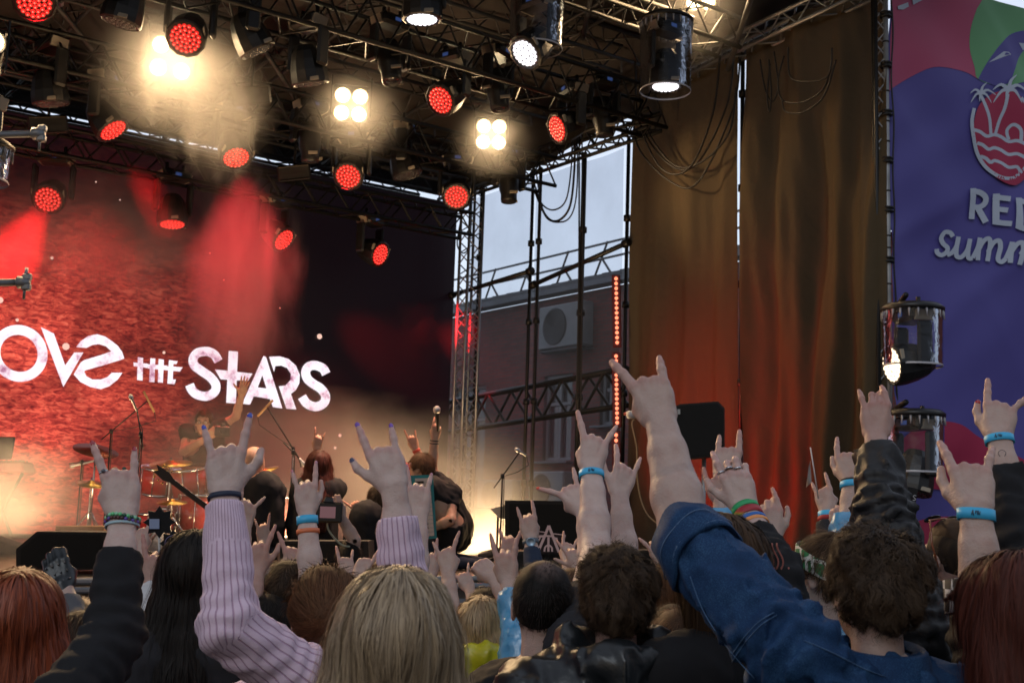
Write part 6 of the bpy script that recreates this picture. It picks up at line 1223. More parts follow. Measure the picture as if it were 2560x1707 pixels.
# small camera light with yellow cable
ws = thing('clip_camera', 'small white round camera clipped beside the red LED dots', 'camera', D(1578, 1036, 9.9)); MB().lathe(D(1590, 1036, 9.9), -r_ - f_ * .3, [(-.01, .01), (0, .03), (.06, .034), (.075, .03), (.078, .001)], 18).build('housing', mat('white_plastic', (.6, .6, .62), .4), ws); MB().tube([D(1560, 1034, 9.95), D(1582, 1036, 9.92)], .012, 8).build('arm', mat('red_arm', (.3, .02, .02), .5), ws)
cable([D(x, y, 9.85) for x, y in smooth_path([(1585, 1048), (1580, 1062), (1592, 1120), (1592, 1180), (1600, 1240), (1618, 1285), (1648, 1312)], 6)], .006, 'pale yellow cable trailing down from the small white camera', mt=mat('pale_cable', (.40, .30, .18), .6))
# folded sheet on stand, black spiky flags
fs = thing('music_stand', 'pale paper folded on a music stand in the yellow glow', 'music stand', D(1245, 1330, 9.9)); MB().prism([D(1226, 1272, 9.9), D(1262, 1262, 9.9), D(1262, 1296, 9.9), D(1250, 1296, 9.9)], f_ * .01).build('paper', mat('paper_cream', (.7, .62, .5), .7), fs); q = D(1245, 1285, 9.95); MB().tube([q, Vector((q.x, q.y, DECK))], .01, 8).build('stand_pole', M_BLK, fs)
for (cx, cy, sc, em, lb) in ((398, 1305, 40, 0, 'black spiky star shaped flag with blank pale patch, beside the ringed hand'), (432, 1358, 34, 1, 'black spiky flag with round violet emblem by the long black hair')):
    d_ = 4.9; o = thing('spiky_flag', lb, 'flag', D(cx, cy + 60, d_), 'black spiky flags held in the crowd'); pts = [D(cx + math.cos(a_) * sc * (1 if i % 2 == 0 else .68), cy + math.sin(a_) * sc * (1 if i % 2 == 0 else .68), d_) for i, a_ in enumerate(np.linspace(0, 6.283, 17)[:-1])]
    MB().prism(pts, f_ * .012).build('flag_cloth', C_BLACK, o); MB().tube([D(cx, cy + sc * .5, d_ + .01), D(cx + 3, cy + 130, d_ + .02)], .006, 6).build('stick', mat('white_stick', (.5, .5, .5), .5), o)
    if em:
        b = MB(); cc = D(cx, cy, d_ - .004); b.tube([cc + (r_ * math.cos(q) + u_ * math.sin(q)) * .032 for q in np.linspace(0, 6.283, 28)], .0012, 5)
        for (x0, y0, x1, y1) in ((-20, 10, -4, -16), (-4, -16, 4, 16), (4, 16, 14, -14), (14, -14, 22, 10), (-18, -4, 18, -2), (-14, 14, 0, -8), (0, -8, 12, 12)): b.tube([cc + r_ * x0 * .0014 - u_ * y0 * .0014, cc + r_ * x1 * .0014 - u_ * y1 * .0014], .0012, 5)
        b.build('emblem', mat('violet_print', (.22, .18, .36), .6), o)
    else: MB().box(D(cx - 12, cy + 4, d_ - .006), (.04, .003, .04), (r_, f_, u_)).build('patch', mat('pale_blue_patch', (.25, .32, .50), .6), o)
# person with photo camera in the pit
ac = Arm(D(852, 1290, 8.0), D(846, 1272, 8.0), D(886, 1350, 8.0), D(880, 1400, 8.0), ix=1, pose={'i': 'h', 'm': 'h', 'r': 'h', 'p': 'h', 't': 'in'}, lean=0)
person('photographer with dark hair holding a camera up below the players', (872, 1400), 8.0, [ac], hairstyle='short', hair_m=H_DARK, skin='fair', top=C_BLACK, res=.018, hres=.010, dens=.4, group='people in the photo pit')
camera_obj('black camera with strap held over the crowd in front of the players', D(820, 1280, 7.9), (-.1, 1, 0), 1.35)
cable([D(x, y, 7.9) for x, y in smooth_path([(818, 1298), (820, 1320), (832, 1340), (855, 1362), (875, 1366)], 6)], .007, 'pale patterned camera strap hanging in a curve', mt=mat('strap_pattern', (.25, .28, .22), .7), name='camera_strap')
# maker plate on the lowest covered light
pt = on_b(2268, 1236, 7.0); tx = MB()
GL_ = {'S': [(1, .9), (.5, 1), (.1, .8), (.5, .5), (.9, .25), (.5, 0), (0, .1)], 'M': [(0, 0), (.1, 1), (.5, .3), (.9, 1), (1, 0)], 'O': [(.5, 1), (0, .5), (.5, 0), (1, .5), (.5, 1)]}
lp = thing('lamp_plate', 'dark plate with pale letters under the lowest covered light', 'plate', D(2268, 1240, 9.55)); bx_ = D(2268, 1238, 9.6); MB().prism([D(2238, 1208, 9.6), D(2296, 1222, 9.6), D(2286, 1275, 9.6), D(2232, 1262, 9.6)], f_ * .03).build('plate', M_BPL, lp)
for i, ch_ in enumerate('SMOS'): tx.tube([D(2247 + i * 11.5 + x * 9, 1228 + i * 3.2 + (1 - y) * 13, 9.585) for x, y in GL_[ch_]], .0035, 5)
tx.build('letters', mat('pale_letter', (.5, .5, .55), .5), lp)
# ================================================================ the crowd, near people first
SPEED = False
# ash blonde woman in front
person('ash blonde long haired woman seen from behind, largest head in the front row', (988, 1612), 2.0, hairstyle='long', hair_m=H_BLONDE, skin='fair', top=C_DARK, s=1.0, hres=.006, dens=2.6, thick=.020, wid=.0014, length=.42, seed=3, fall=(0, -.03))
# pink knit woman with bun and both arms up
aL = mkarm((561, 1228), (567, 1120), (572, 1520), 2.75, de=-.12, sh=(745, 1700), dsh=-.05, ix=1, pose=dict(HORN, i=(4, 6, 4, -10), p=(6, 8, 6, 18), t='bent'), s=1.04, fl=.30, nails={'i': 'blue', 'p': 'blue'})
aR = mkarm((986, 1216), (957, 1128), (1012, 1500), 2.85, de=-.05, sh=(900, 1720), dsh=-.05, ix=-1, pose=dict(HORN, i=(4, 5, 4, -4), p=(4, 8, 5, 6), t='bent'), s=1.0, fl=.26, nails={'i': 'purple', 'p': 'purple', 't': 'navy'})
person('woman with messy brown bun and pink ribbed sweater holding both horned hands up', (815, 1540), 3.0, [aL, aR], hairstyle='bun', hair_m=H_CHEST, skin='pale', top=C_PINK, cuffs=[.10, .28], hres=.006, res=.008, fold=.0035, dens=1.6, sleeve_pad=.016, seed=5, s=1.0, side=.6)
band(aL, .045, .012, mat('dark_hair_tie', (.01, .015, .04), .6), HK['body'], 'hair_tie')
# denim jacket man with the tallest arm
a1 = mkarm((1652, 1050), (1622, 958), (1712, 1335), 2.72, de=-.18, sh=(1985, 1640), dsh=-.42, ix=-1, lean=30, pose=dict(HORNW, i=(6, 10, 6, -20), p=(8, 10, 8, 6), t='in'), s=1.10, muscle=1.22, fl=.27)
person('dark haired man in blue denim jacket with tallest bare forearm raised making horns', (2180, 1478), 2.45, [a1], hairstyle='curly', hair_m=H_DBR, skin='fair', top=C_DENIM, cuffs=[1.06], hres=.006, res=.008, fold=.012, dens=1.5, thick=.012, wide=1.15, s=.96, sleeve_pad=.010, face=(-.16, 1, .05), seed=8)
den = HK['o']; u = (a1.sh - a1.e).normalized(); q0 = a1.e + u * .015
sx_ = (r_ - u * r_.dot(u)).normalized(); sy_ = u.cross(sx_); P = []
for (hh, rr) in ((-.030, .066), (-.036, .076), (.0, .086), (.050, .090), (.060, .086), (.03, .074)):
    P.append([q0 + u * (hh + .012 * math.sin(q * 2 + 1)) + (sx_ * math.cos(q) + sy_ * math.sin(q)) * (rr + .005 * math.sin(q * 5 + hh * 40)) for q in np.linspace(0, 2 * math.pi, 41)[:-1]])
MB().grid(P, closed_u=True).build('rolled_cuff', C_DENIM, den)
stt = mat('denim_stitching', (.10, .17, .30), .8)
for hh in (.012, .048): MB().tube([q0 + u * (hh + .012 * math.sin(q * 2 + 1)) + (sx_ * math.cos(q) + sy_ * math.sin(q)) * (.0885 + .005 * math.sin(q * 5 + hh * 40)) for q in np.linspace(0, 2 * math.pi, 61)], .0011, 5, caps=False).build('seam', stt, den)
for pp in ([(1725, 1440), (1760, 1530), (1820, 1620), (1890, 1700)], [(1720, 1450), (1755, 1535), (1813, 1624), (1880, 1704)], [(1935, 1530), (1890, 1560), (1840, 1620), (1800, 1690)], [(1942, 1536), (1897, 1567), (1848, 1626), (1808, 1695)], [(2010, 1600), (2080, 1630), (2160, 1670), (2240, 1700)]):
    ln_ = surf_pix(pp)
    if len(ln_) > 3 and max((ln_[i_] - ln_[i_ - 1]).length for i_ in range(1, len(ln_))) < .06: MB().tube(ln_, .0012, 5).build('seam', mat('denim_seam', (.05, .11, .22), .8), den)
nk, rt, fw = HK['nk'], HK['rt'], HK['fw']
cb = MB(); P = []
for (hh, rr) in ((-.06, .122), (-.03, .112), (.040, .092), (.047, .086), (.03, .078)):
    P.append([nk + UP * (hh - .005 + .012 * math.sin(q)) + (rt * math.cos(q) * rr * 1.05 + fw * math.sin(q) * rr) for q in np.linspace(0, 2 * math.pi, 41)[:-1]])
cb.grid(P, closed_u=True).build('collar', C_DENIM, den)
# curly haired man in leather jacket, both arms up
b1 = mkarm((1478, 1172), (1486, 1108), (1492, 1400), 3.62, de=-.2, sh=(1440, 1620), dsh=-.6, ix=-1, pose=HORNW, s=1.02, fl=.27, muscle=1.06)
b2 = None
person('curly dark haired man in black leather jacket with thick hood', (1540, 1500), 2.95, [], hairstyle='curly', hair_m=H_DBR, skin='rosy', top=C_LEATH, hres=.006, res=.009, fold=.008, dens=1.6, thick=.017, wide=1.3, hood=2, s=.95, seed=13, neck_out=.06)
person('person whose bare arm with blue wristband and horned hand rises beside leather jacket', (1478, 1560), 3.55, [b1], hairstyle='short', skin='pale', top=C_DARK, cuffs=[1.5], seed=14)
band(b1, .08, .022, M_BAND, HK['body'], text=BTXT)
# balding man with backpack
person('balding short haired man in black T-shirt with backpack straps', (1358, 1514), 3.15, [], hairstyle='balding', hair_m=H_THIN, skin='fair', top=C_BLACK, hres=.006, res=.010, wide=1.0, s=1.0, dens=1.2, seed=17, face=(.12, 1, .08), shoulders=(at(1255, 1748, 3.15), at(1500, 1735, 3.15)))
o = HK['o']; nk, rt, fw, (shL, shR) = HK['nk'], HK['rt'], HK['fw'], HK['sh']
bp_ = thing('backpack', 'black backpack on the back of the balding man', 'backpack', nk - fw * .2 - UP * .3)
MB().box(nk - fw * .22 - UP * .36, (.30, .14, .42), (rt, fw, UP), bev=.05).build('bag', C_NYLON, bp_)
for q in (-1, 1): 
    P = []
    for t_ in np.linspace(0, 1, 14): ang = t_ * 2.6; c = nk + rt * q * (.105 + .03 * t_) - fw * (.13 * math.cos(ang) + .0) + UP * (-.155 + .105 * math.sin(ang)); P.append([c - rt * .028 - fw * 0, c + rt * .028, c + rt * .028 - fw * .006 * math.cos(ang) + UP * .008, c - rt * .028 + UP * .008])
    MB().grid(P, closed_u=True).build('strap', C_NYLON, bp_)
MB().box(nk - rt * .10 - fw * .13 - UP * .12, (.042, .012, .042), (rt, fw, UP), bev=.006).build('buckle', mat('grey_buckle', (.10, .12, .14), .4), bp_)
# small blonde in yellow raincoat
person('small blonde woman in yellow raincoat behind the ash blonde hair', (1206, 1578), 4.4, [], hairstyle='bob', hair_m=H_BLONDE2, skin='fair', top=C_YEL, hres=.008, res=.012, dens=1.5, length=.03, fold=.010, s=1.0, neck_out=.13, hood=3, seed=19, face=(.3, 1, .1))
person('person with dark cropped hair right behind the small blonde', (1212, 1540), 5.2, [], hairstyle='short', hair_m=H_DBR, skin='rosy', top=C_BLACK, hres=.010, res=.02, dens=.8, seed=20)
# red haired woman, left corner
person('copper red haired woman at the left bottom corner', (48, 1556), 2.95, [], hairstyle='long', hair_m=H_RED, skin='fair', top=C_BLACK, hres=.007, res=.012, dens=2.0, thick=.022, length=.30, seed=23, fall=(0, -.04), wide=.95)
# black sleeve arm with red nails
c1 = mkarm((308, 1282), (298, 1176), (286, 1560), 2.85, de=-.15, sh=(170, 1770), dsh=-.35, ix=-1, pose=dict(HORNW, i=(4, 6, 4, -14), p=(4, 6, 4, 6)), s=1.04, fl=.29, nails={'i': 'red', 'p': 'red'})
person('person in black sweatshirt whose red nailed, ringed hand makes horns at left', (290, 1900), 2.6, [c1], hairstyle='short', hair_m=H_DARK, skin='pale', top=C_BLACK, cuffs=[.34], res=.010, seed=25, sleeve_pad=.016, fold=.005)
bo1 = HK['body']
def beads(a, t, n, r, cols, nm='bead_bracelet', tilt=.004):
    c = a.at_f(t); u = (a.e - a.w).normalized(); sx = (a.X - u * a.X.dot(u)).normalized(); sy = u.cross(sx); rr = (.0225 + .012 * t) * a.s
    for ci, (cn, cc) in enumerate(cols):
        b = MB()
        for k in range(n):
            if (k * 7 + k // 3) % len(cols) != ci: continue
            q = 2 * math.pi * k / n; p_ = c + sx * math.cos(q) * (rr + .013 * a.s) + sy * math.sin(q) * (rr + .003) + u * tilt * math.sin(q * 2); b.lathe(p_, u, [(-r, .0003), (-r * .7, r * .7), (0, r), (r * .7, r * .7), (r, .0003)], 8)
        b.build(nm, mat(cn, cc, .2, spec=.7), bo1)
beads(c1, .055, 26, .0052, [('green_bead', (.12, .55, .22)), ('mint_bead', (.25, .62, .38)), ('dark_green_bead', (.01, .10, .05))]); beads(c1, .085, 28, .0048, [('brown_bead', (.05, .015, .012)), ('wine_bead', (.09, .02, .02)), ('violet_bead', (.10, .04, .3))])
band(c1, .115, .006, mat('pale_hair_tie', (.35, .5, .55), .5), bo1, 'hair_tie')
def ring(a, f, mt, t=.35, w_=.0035, gem=None):
    x, z = FX[f]; r = FR[f] * a.s; spl = a.pose.get(f); ang = R(spl[3]) if isinstance(spl, tuple) else 0; d = np.array((math.sin(ang), 0, math.cos(ang))) if isinstance(spl, tuple) else np.array((0, math.sin(R(72)), math.cos(R(72))))
    q = np.array((x, 0, z)) * a.s + d * FL[f][0] * a.s * t; p = Vector(tuple(a.world(q[None])[0])); dw = a.X * d[0] + a.Y * d[1] + a.Z * d[2]
    ro = MB().lathe(p, dw, [(-w_, r * 1.06), (-w_, r * 1.18), (w_, r * 1.18), (w_, r * 1.06)], 18).build('ring', mt, bo1)
    if gem: n = -(a.Y - dw * a.Y.dot(dw)).normalized(); MB().lathe(p + n * r * 1.15, n, [(0, .005), (.003, .0055), (.0055, .003), (.006, .0003)], 7, smooth=False).build('gem', gem, ro)
M_SIL = mat('silver_ring', (.6, .6, .62), .2, 1.0)
ring(c1, 'i', M_SIL, .22, .003, mat('dark_gem', (.01, .01, .03), .05, spec=.9)); ring(c1, 'r', M_SIL, .3, .002, mat('green_gem', (.01, .06, .04), .05, spec=.9)); ring(c1, 'm', mat('bronze_ring', (.25, .2, .12), .35, .9), .5, .007)
# long dark hair left
person('woman with very long near black hair and dark jacket, left of the pink sleeve', (486, 1434), 3.7, [], hairstyle='long', hair_m=H_DARK, skin='fair', top=C_DARK, hres=.008, res=.012, dens=1.6, thick=.024, length=.50, seed=29, fall=(0, -.15), wide=1.1)
# short dark hair between pink sleeve and bun
person('man with short dark hair between pink sleeve and brown bun', (722, 1486), 4.5, [], hairstyle='short', hair_m=H_DBR, skin='rosy', top=C_BLACK, hres=.008, res=.014, dens=1.2, thick=.018, seed=31)
# long brown hair behind denim arm
person('person with long brown hair hidden behind the denim sleeve', (1795, 1425), 3.0, [], hairstyle='long', hair_m=H_BROWN, skin='fair', top=C_BLACK, hres=.007, res=.012, dens=2.0, thick=.03, length=.34, fall=(.12, -.02), seed=33, face=(-.6, 1, .1))
MB().lathe(at(1986, 1563, 2.75), (CAM - at(1986, 1563, 2.75)).normalized() + Vector((-.9, 0, 0)), [(0, .016), (.003, .017), (.005, .014), (.006, .0003)], 20).build('pin_badge', mat('white_badge', (.6, .58, .66), .2, spec=.8), HK['o'])
# bandana man
person('man with green and white patterned bandana, ear showing, beside denim man', (2068, 1436), 3.55, [], hairstyle='short', hair_m=H_BROWN, skin='fair', top=C_RAIN, hres=.006, res=.012, dens=1.3, thick=.016, seed=37, face=(-.85, 1, .12), fold=.012)
fr = HK['fr']; P = []
for hh in (-.026, -.02, .02, .026):
    row = []
    for q in np.linspace(0, 2 * math.pi, 49)[:-1]: e_ = 1.0 if abs(hh) < .023 else .97; row.append(hl(fr, 1, (math.cos(q) * .0945 * e_, -.014 + math.sin(q) * .115 * e_, .030 + hh + math.sin(q) * .032)))
    P.append(row)
m = mat('green_bandana', (.02, .18, .07), .8); nt_, p = nodes_of(m); tc = N(nt_, 'ShaderNodeTexCoord'); vo = N(nt_, 'ShaderNodeTexVoronoi', {'Vector': tc.outputs['Object'], 'Scale': 26}, feature='DISTANCE_TO_EDGE')
nt_.links.new(ramp(nt_, vo.outputs['Distance'], [(.0, (.55, .58, .55)), (.10, (.55, .58, .55)), (.13, (.015, .17, .06)), (1, (.02, .22, .08))]), p.inputs['Base Color']); MB().grid(P, closed_u=True).build('bandana', m, HK['o'])
# shaved man with sunglasses on his head
person('man with shaved sides and sunglasses pushed up, before the red banner foot', (2382, 1402), 3.6, [], hairstyle='bald', hair_m=H_DBR, skin='rosy', top=C_BLACK, hres=.006, res=.012, seed=41, face=(-.45, 1, .1), s=1.0)
fr = HK['fr']; cp_ = MB(); Vt = mesh_local(cp_, field([('e', (0, -.01, .06), (.066, .09, .070), None, 0)], lambda P_, d_: np.maximum(d_, .052 - P_[:, 2]) + .002 * wob(P_, 60)), (-.09, -.12, .03), (.09, .12, .15), .006, fr, 1.0, colf=lambda v: np.full((len(v), 3), .4)); cp_.build('hair_top', H_BROWN, HK['o'])
sg = thing('sunglasses', 'tortoiseshell sunglasses pushed up on the shaved man', 'sunglasses', hl(fr, 1, (0, 0, .1))); mt_ = mat('tortoiseshell', (.22, .05, .01), .12, spec=.9)
MB().tube([hl(fr, 1, q) for q in ((-.083, -.03, -.02), (-.085, .0, .05), (-.078, .02, .118), (.0, .045, .122), (.078, .02, .118), (.085, 0, .05), (.083, -.03, -.02))], .0032, 8).build('frame', mt_, sg)
for q in (-1, 1): MB().lathe(hl(fr, 1, (q * .035, .055, .118)), hl(fr, 1, (0, .6, 1)) - hl(fr, 1, (0, 0, 0)), [(0, .026), (.002, .026), (.003, .001)], 18).build('lens', mat('dark_lens', (.01, .008, .008), .05, spec=.9), sg)
# dark red haired woman on the right with plaid cuff
g1 = mkarm((2439, 1270), (2424, 1166), (2452, 1460), 2.62, de=-.05, sh=(2500, 1690), dsh=-.15, ix=-1, lean=38, pose=dict(HORNW, i=(8, 12, 6, -14), p=(8, 12, 6, 16), t='up'), s=1.08, fl=.27, muscle=1.1)
person('dark red haired woman at right edge with plaid cuff and blue wristband', (2535, 1562), 2.3, [g1], hairstyle='long', hair_m=H_WINE, skin='fair', top=C_BLACK, cuffs=[.62], hres=.006, res=.010, dens=2.2, thick=.026, length=.34, seed=43, face=(-.5, 1, .05), fall=(.02, -.06), s=1.02)
band(g1, .05, .024, M_BAND, HK['body'], text=BTXT, tilt=.3)
m = mat('black_white_plaid', (.5, .5, .5), .85); nt_, p = nodes_of(m); tc = N(nt_, 'ShaderNodeTexCoord'); ck = N(nt_, 'ShaderNodeTexChecker', {'Vector': tc.outputs['Object'], 'Scale': 42.0, 'Color1': (.5, .5, .52, 1), 'Color2': (.02, .02, .022, 1)}); nt_.links.new(ck.outputs[0], p.inputs['Base Color']); band(g1, .66, .07, m, HK['o'], 'plaid_cuff', .006, grow=1.45)
# big black nylon sleeve arm
k1 = mkarm((2188, 1088), (2190, 1002), (2215, 1330), 3.6, de=-.25, sh=(2285, 1560), dsh=-.4, ix=1, pose={'i': (14, 30, 10, 14), 'p': (8, 22, 10, 16), 't': 'in', 'm': (38, 92, 50, 0), 'r': (30, 95, 50, 0)}, s=1.05, fl=.29)
person('person in puffy black nylon jacket raising a three fingered fist before the pole', (2330, 1560), 3.35, [k1], hairstyle='short', hair_m=H_DARK, skin='rosy', top=C_NYLON, cuffs=[.20], res=.010, sleeve_pad=.030, fold=.010, seed=47)
# far right black sleeve with tattoo
n1_ = mkarm((2496, 1088), (2500, 1022), (2545, 1340), 3.15, de=-.15, sh=(2640, 1560), dsh=-.3, ix=-1, lean=34, pose=dict(HORNW, i=(3, 6, 4, -2), p=(4, 12, 8, 34), t='up'), s=1.0, fl=.28, nails={'t': 'red'})
person('person in black sleeve at right edge with small forearm tattoo and blue wristband', (2680, 1520), 3.0, [n1_], hairstyle='short', hair_m=H_DARK, skin='fair', top=C_BLACK, cuffs=[.36], res=.011, seed=53, sleeve_pad=.022)
band(n1_, .05, .020, M_BAND, HK['body'], text=BTXT)
tt = MB(); c = n1_.at_f(.2); v = (CAM - c).normalized(); x = v.cross(UP).normalized() * -1
tt.tube([c + v * .0335 + x * .008 * math.cos(q) * (1 + .3 * math.sin(3 * q)) + UP * .012 * math.sin(q) for q in np.linspace(0, 6.28, 24)], .0008, 4); tt.build('tattoo', mat('tattoo_ink', (.06, .07, .08), .6), HK['body'])
# rings hand with rainbow bands and black printed sleeve
q1 = mkarm((1862, 1268), (1838, 1190), (1925, 1400), 3.3, de=-.2, sh=(1990, 1640), dsh=-.35, ix=-1, pose={'i': (8, 20, 10, -6), 'm': (40, 60, 30, 0), 'r': (20, 50, 30, 2), 'p': (30, 70, 40, 4), 't': 'bent'}, s=1.04, fl=.28)
person('person in black flame printed sleeve with rings and rainbow wristbands', (1985, 1640), 3.0, [q1], hairstyle='short', hair_m=H_DARK, skin='pale', top=C_BLACK, cuffs=[.42], res=.010, seed=59); bo1 = HK['body']
for f in 'imr': ring(q1, f, M_SIL, .35, .0022)
band(q1, .03, .020, mat('green_wristband', (.02, .35, .12), .5), bo1)
m = mat('rainbow_strap', (.2, .2, .2), .5); nt_, p = nodes_of(m); tc = N(nt_, 'ShaderNodeTexCoord'); sx2 = N(nt_, 'ShaderNodeSeparateXYZ', {0: tc.outputs['Object']}); u_q = q1.at_f(.13)
mr = N(nt_, 'ShaderNodeMapRange', {0: sx2.outputs[2], 1: (u_q - WL(bo1)).z - .012, 2: (u_q - WL(bo1)).z + .012}); nt_.links.new(ramp(nt_, mr.outputs[0], [(.0, (.08, .02, .18)), (.3, (.02, .06, .25)), (.5, (.03, .2, .06)), (.68, (.4, .35, .03)), (.84, (.4, .12, .02)), (1, (.35, .02, .03))]), p.inputs['Base Color'])
band(q1, .13, .026, m, bo1, 'rainbow_strap'); bk_ = q1.at_f(.13) + (CAM - q1.at_f(.13)).normalized() * .043; zz = (q1.e - q1.w).normalized(); xx = zz.cross((CAM - bk_).normalized())
MB().tube([bk_ + zz * a_ * .014 + xx * b_ * .009 + xx * .01 for a_, b_ in ((-1, -1), (1, -1), (1, 1), (-1, 1), (-1, -1))], .0018, 6).build('buckle', M_SIL, bo1)
band(q1, .235, .012, mat('blue_silicone', (.01, .12, .45), .5), bo1); band(q1, .29, .012, mat('orange_silicone', (.70, .28, .08), .5), bo1)
fl_ = MB(); c = q1.e; v = (CAM - c).normalized()
for (cx, cy, sc_) in ((1938, 1392, 1.0), (1965, 1470, 1.5)):
    pc = at(cx, cy, (c - CAM).dot(f_) - .06)
    for k in range(3): fl_.tube([pc + r_ * (sc_ * .012 * (k - 1) + sc_ * .008 * math.sin(t_ * 5)) + u_ * (t_ - .5) * .07 * sc_ for t_ in np.linspace(0, 1, 10)], .0022, 5)
fl_.build('flame_print', mat('flame_print', (.35, .12, .10), .7), HK['o'])
# ---------------------------------------------------------------- arms of people whose bodies are hidden in the crowd
def armperson(label, w, k, e, d, pose=HORN, ix=1, palm=False, cuff=1.7, top=None, skin='fair', s=.98, band_=None, head=None, nails=None, hair_=None, hm=None, fl=.25, muscle=1.0, de=-.1, tw=0, pad=.012, dh=None):
    a = mkarm(w, k, e, d, de=de, ix=ix, palm=palm, pose=pose, s=s, nails=nails, fl=fl, muscle=muscle, twist=tw + random.uniform(-16, 16), lean=random.uniform(8, 34))
    hd_ = at(e[0], e[1], d); side_ = 1 if (hash_(label) % 2) else -1
    pose = {k_: (tuple([v_[0] + random.uniform(-2, 9), v_[1] + random.uniform(-2, 12), v_[2], v_[3] + random.uniform(-5, 5)]) if isinstance(v_, tuple) and v_[0] < 15 else v_) for k_, v_ in pose.items()}; a.pose = pose
    if head is None:                                        # head beside and under the elbow, low in the crowd
        hx = e[0] + side_ * .17 * FPX / d * .9; zt_ = min(a.e.z - .17, 1.45); hy = w[1]; p_ = at(hx, 1400, d); hz_ = zt_
        for _ in range(6): p_ = at(hx, hy, d - .05); hy += (p_.z - hz_) * FPX / d
        head = (hx, hy)
    person(label, head, dh or d + .1, [a], hairstyle=hair_ or random.choice(['short', 'short', 'bob']), hair_m=hm or random.choice([H_DARK, H_DBR, H_BROWN, H_CHEST]), skin=skin, top=top or random.choice([C_BLACK, C_BLACK, C_DARK, C_NAVY, C_GREY]), cuffs=[cuff], res=.018, hres=.010, dens=.45, sleeve_pad=pad, s=s)
    for (t_, wd, mt_) in (band_ or []): band(a, t_, wd, mt_, HK['body'])
    return a
armperson('arm with blue and orange wristbands left of the long haired player', (767, 1278), (765, 1212), (779, 1480), 4.25, ix=1, nails={'i': 'rose', 'p': 'rose'}, band_=[(.13, .028, M_BAND), (.30, .016, M_BANDO)], pose=dict(HORN, t='up'), skin='pale')
armperson('slim bare arm making horns behind the right pink sleeve', (1048, 1285), (1046, 1226), (1038, 1480), 4.2, head=(950, 1660), ix=-1, nails={'i': 'rose', 'p': 'rose'}, skin='pale')
armperson('tilted horned hand right of the left pink sleeve', (612, 1312), (619, 1258), (600, 1420), 5.2, ix=-1, pose=dict(HORNW, i=(4, 6, 4, 6), p=(4, 8, 5, 40)))
armperson('large shadowed horned hand close beside the left pink sleeve', (642, 1428), (645, 1366), (622, 1540), 4.4, ix=1, pose=dict(HORNW, t='bent'), skin='rosy')
armperson('shadowed hand pointing up left of the two wristbands arm', (738, 1430), (733, 1384), (728, 1520), 4.9, ix=-1, pose=dict(HORN, i=(4, 6, 4, -16)), skin='rosy')
armperson('little far horned hand beneath the bald player', (657, 1352), (657, 1332), (660, 1420), 7.6, ix=1)
armperson('low horned hand just above the brown bun', (870, 1440), (865, 1408), (866, 1510), 6.2, ix=-1)
armperson('low hand pointing up right between bun and pink sleeve', (895, 1438), (912, 1406), (870, 1500), 6.0, ix=1, pose=POINT)
armperson('low fist with raised finger left of the right pink sleeve', (950, 1440), (948, 1406), (948, 1500), 6.6, ix=1, pose=POINT)
armperson('horned hand in front of the keytar player, elbow down', (1120, 1428), (1116, 1384), (1126, 1520), 5.2, ix=1, pose=HORNW)
armperson('hand with finger up left below the keytar', (1072, 1440), (1072, 1400), (1060, 1520), 5.6, ix=1, pose=POINT, band_=[(.1, .02, M_BAND)])
armperson('small open hand at the stage rail left of the clenched fist', (1174, 1470), (1158, 1440), (1190, 1540), 6.8, ix=-1, pose=HORNW)
armperson('clenched fist on long forearm leaning left before the rail', (1234, 1440), (1200, 1410), (1272, 1512), 5.0, ix=-1, pose=FIST)
armperson('horned hand in blue raincoat sleeve left of the balding man', (1270, 1452), (1264, 1398), (1292, 1560), 4.3, ix=-1, head=(1322, 1640), pose=dict(HORN, t='in'), cuff=.16, top=C_RAIN, pad=.022)
armperson('hand with bent horns right behind the raincoat hand', (1272, 1398), (1274, 1370), (1280, 1460), 5.6, ix=1, pose=HORNW, skin='rosy')
aw = armperson('hand with round watch and navy sleeve before the emblem panel', (1326, 1346), (1321, 1304), (1336, 1440), 5.4, ix=1, cuff=.18, top=C_NAVY, pose=dict(HORN, i=(4, 6, 4, 2)))
wc = aw.at_f(.07); v = (CAM - wc).normalized(); wt = thing('wrist_watch', 'round blue faced watch on the navy sleeved wrist', 'watch', wc); MB().lathe(wc + v * .026, v, [(0, .021), (.008, .021), (.010, .018), (.008, .017), (.008, .0005)], 20).build('case', mat('watch_case', (.25, .35, .45), .3, .6), wt); band(aw, .07, .022, mat('watch_strap', (.08, .1, .12), .6), wt, 'strap')
armperson('small horned hand right of the emblem panel', (1418, 1400), (1420, 1374), (1420, 1470), 6.8, ix=-1, pose=HORN)
armperson('open small hand behind the blue wristband forearm', (1446, 1420), (1436, 1392), (1462, 1490), 6.2, ix=-1, pose={'i': (4, 8, 6, -20), 'p': (6, 12, 8, 20), 't': 'out'})
armperson('sideways pointing horned hand left of the blue wristband arm', (1462, 1270), (1432, 1236), (1478, 1400), 4.0, ix=-1, pose=dict(HORN, i=(4, 6, 4, -28), p=(4, 8, 5, 30)), skin='pale', nails={'i': 'coral'})
armperson('bare arm with bent thumb making horns below the red LED dots', (1548, 1236), (1562, 1180), (1566, 1400), 3.95, ix=-1, pose=dict(HORNW, i=(4, 6, 4, -14), p=(4, 6, 4, 14), t='bent'), skin='pale')
armperson('pale hand with two upright fingers before the black loudspeaker', (1812, 1192), (1822, 1118), (1816, 1400), 3.7, ix=1, cuff=.42, top=C_RAIN, pad=.03, pose=dict(HORN, i=(4, 5, 4, 0), p=(4, 5, 4, -2)), s=1.02)
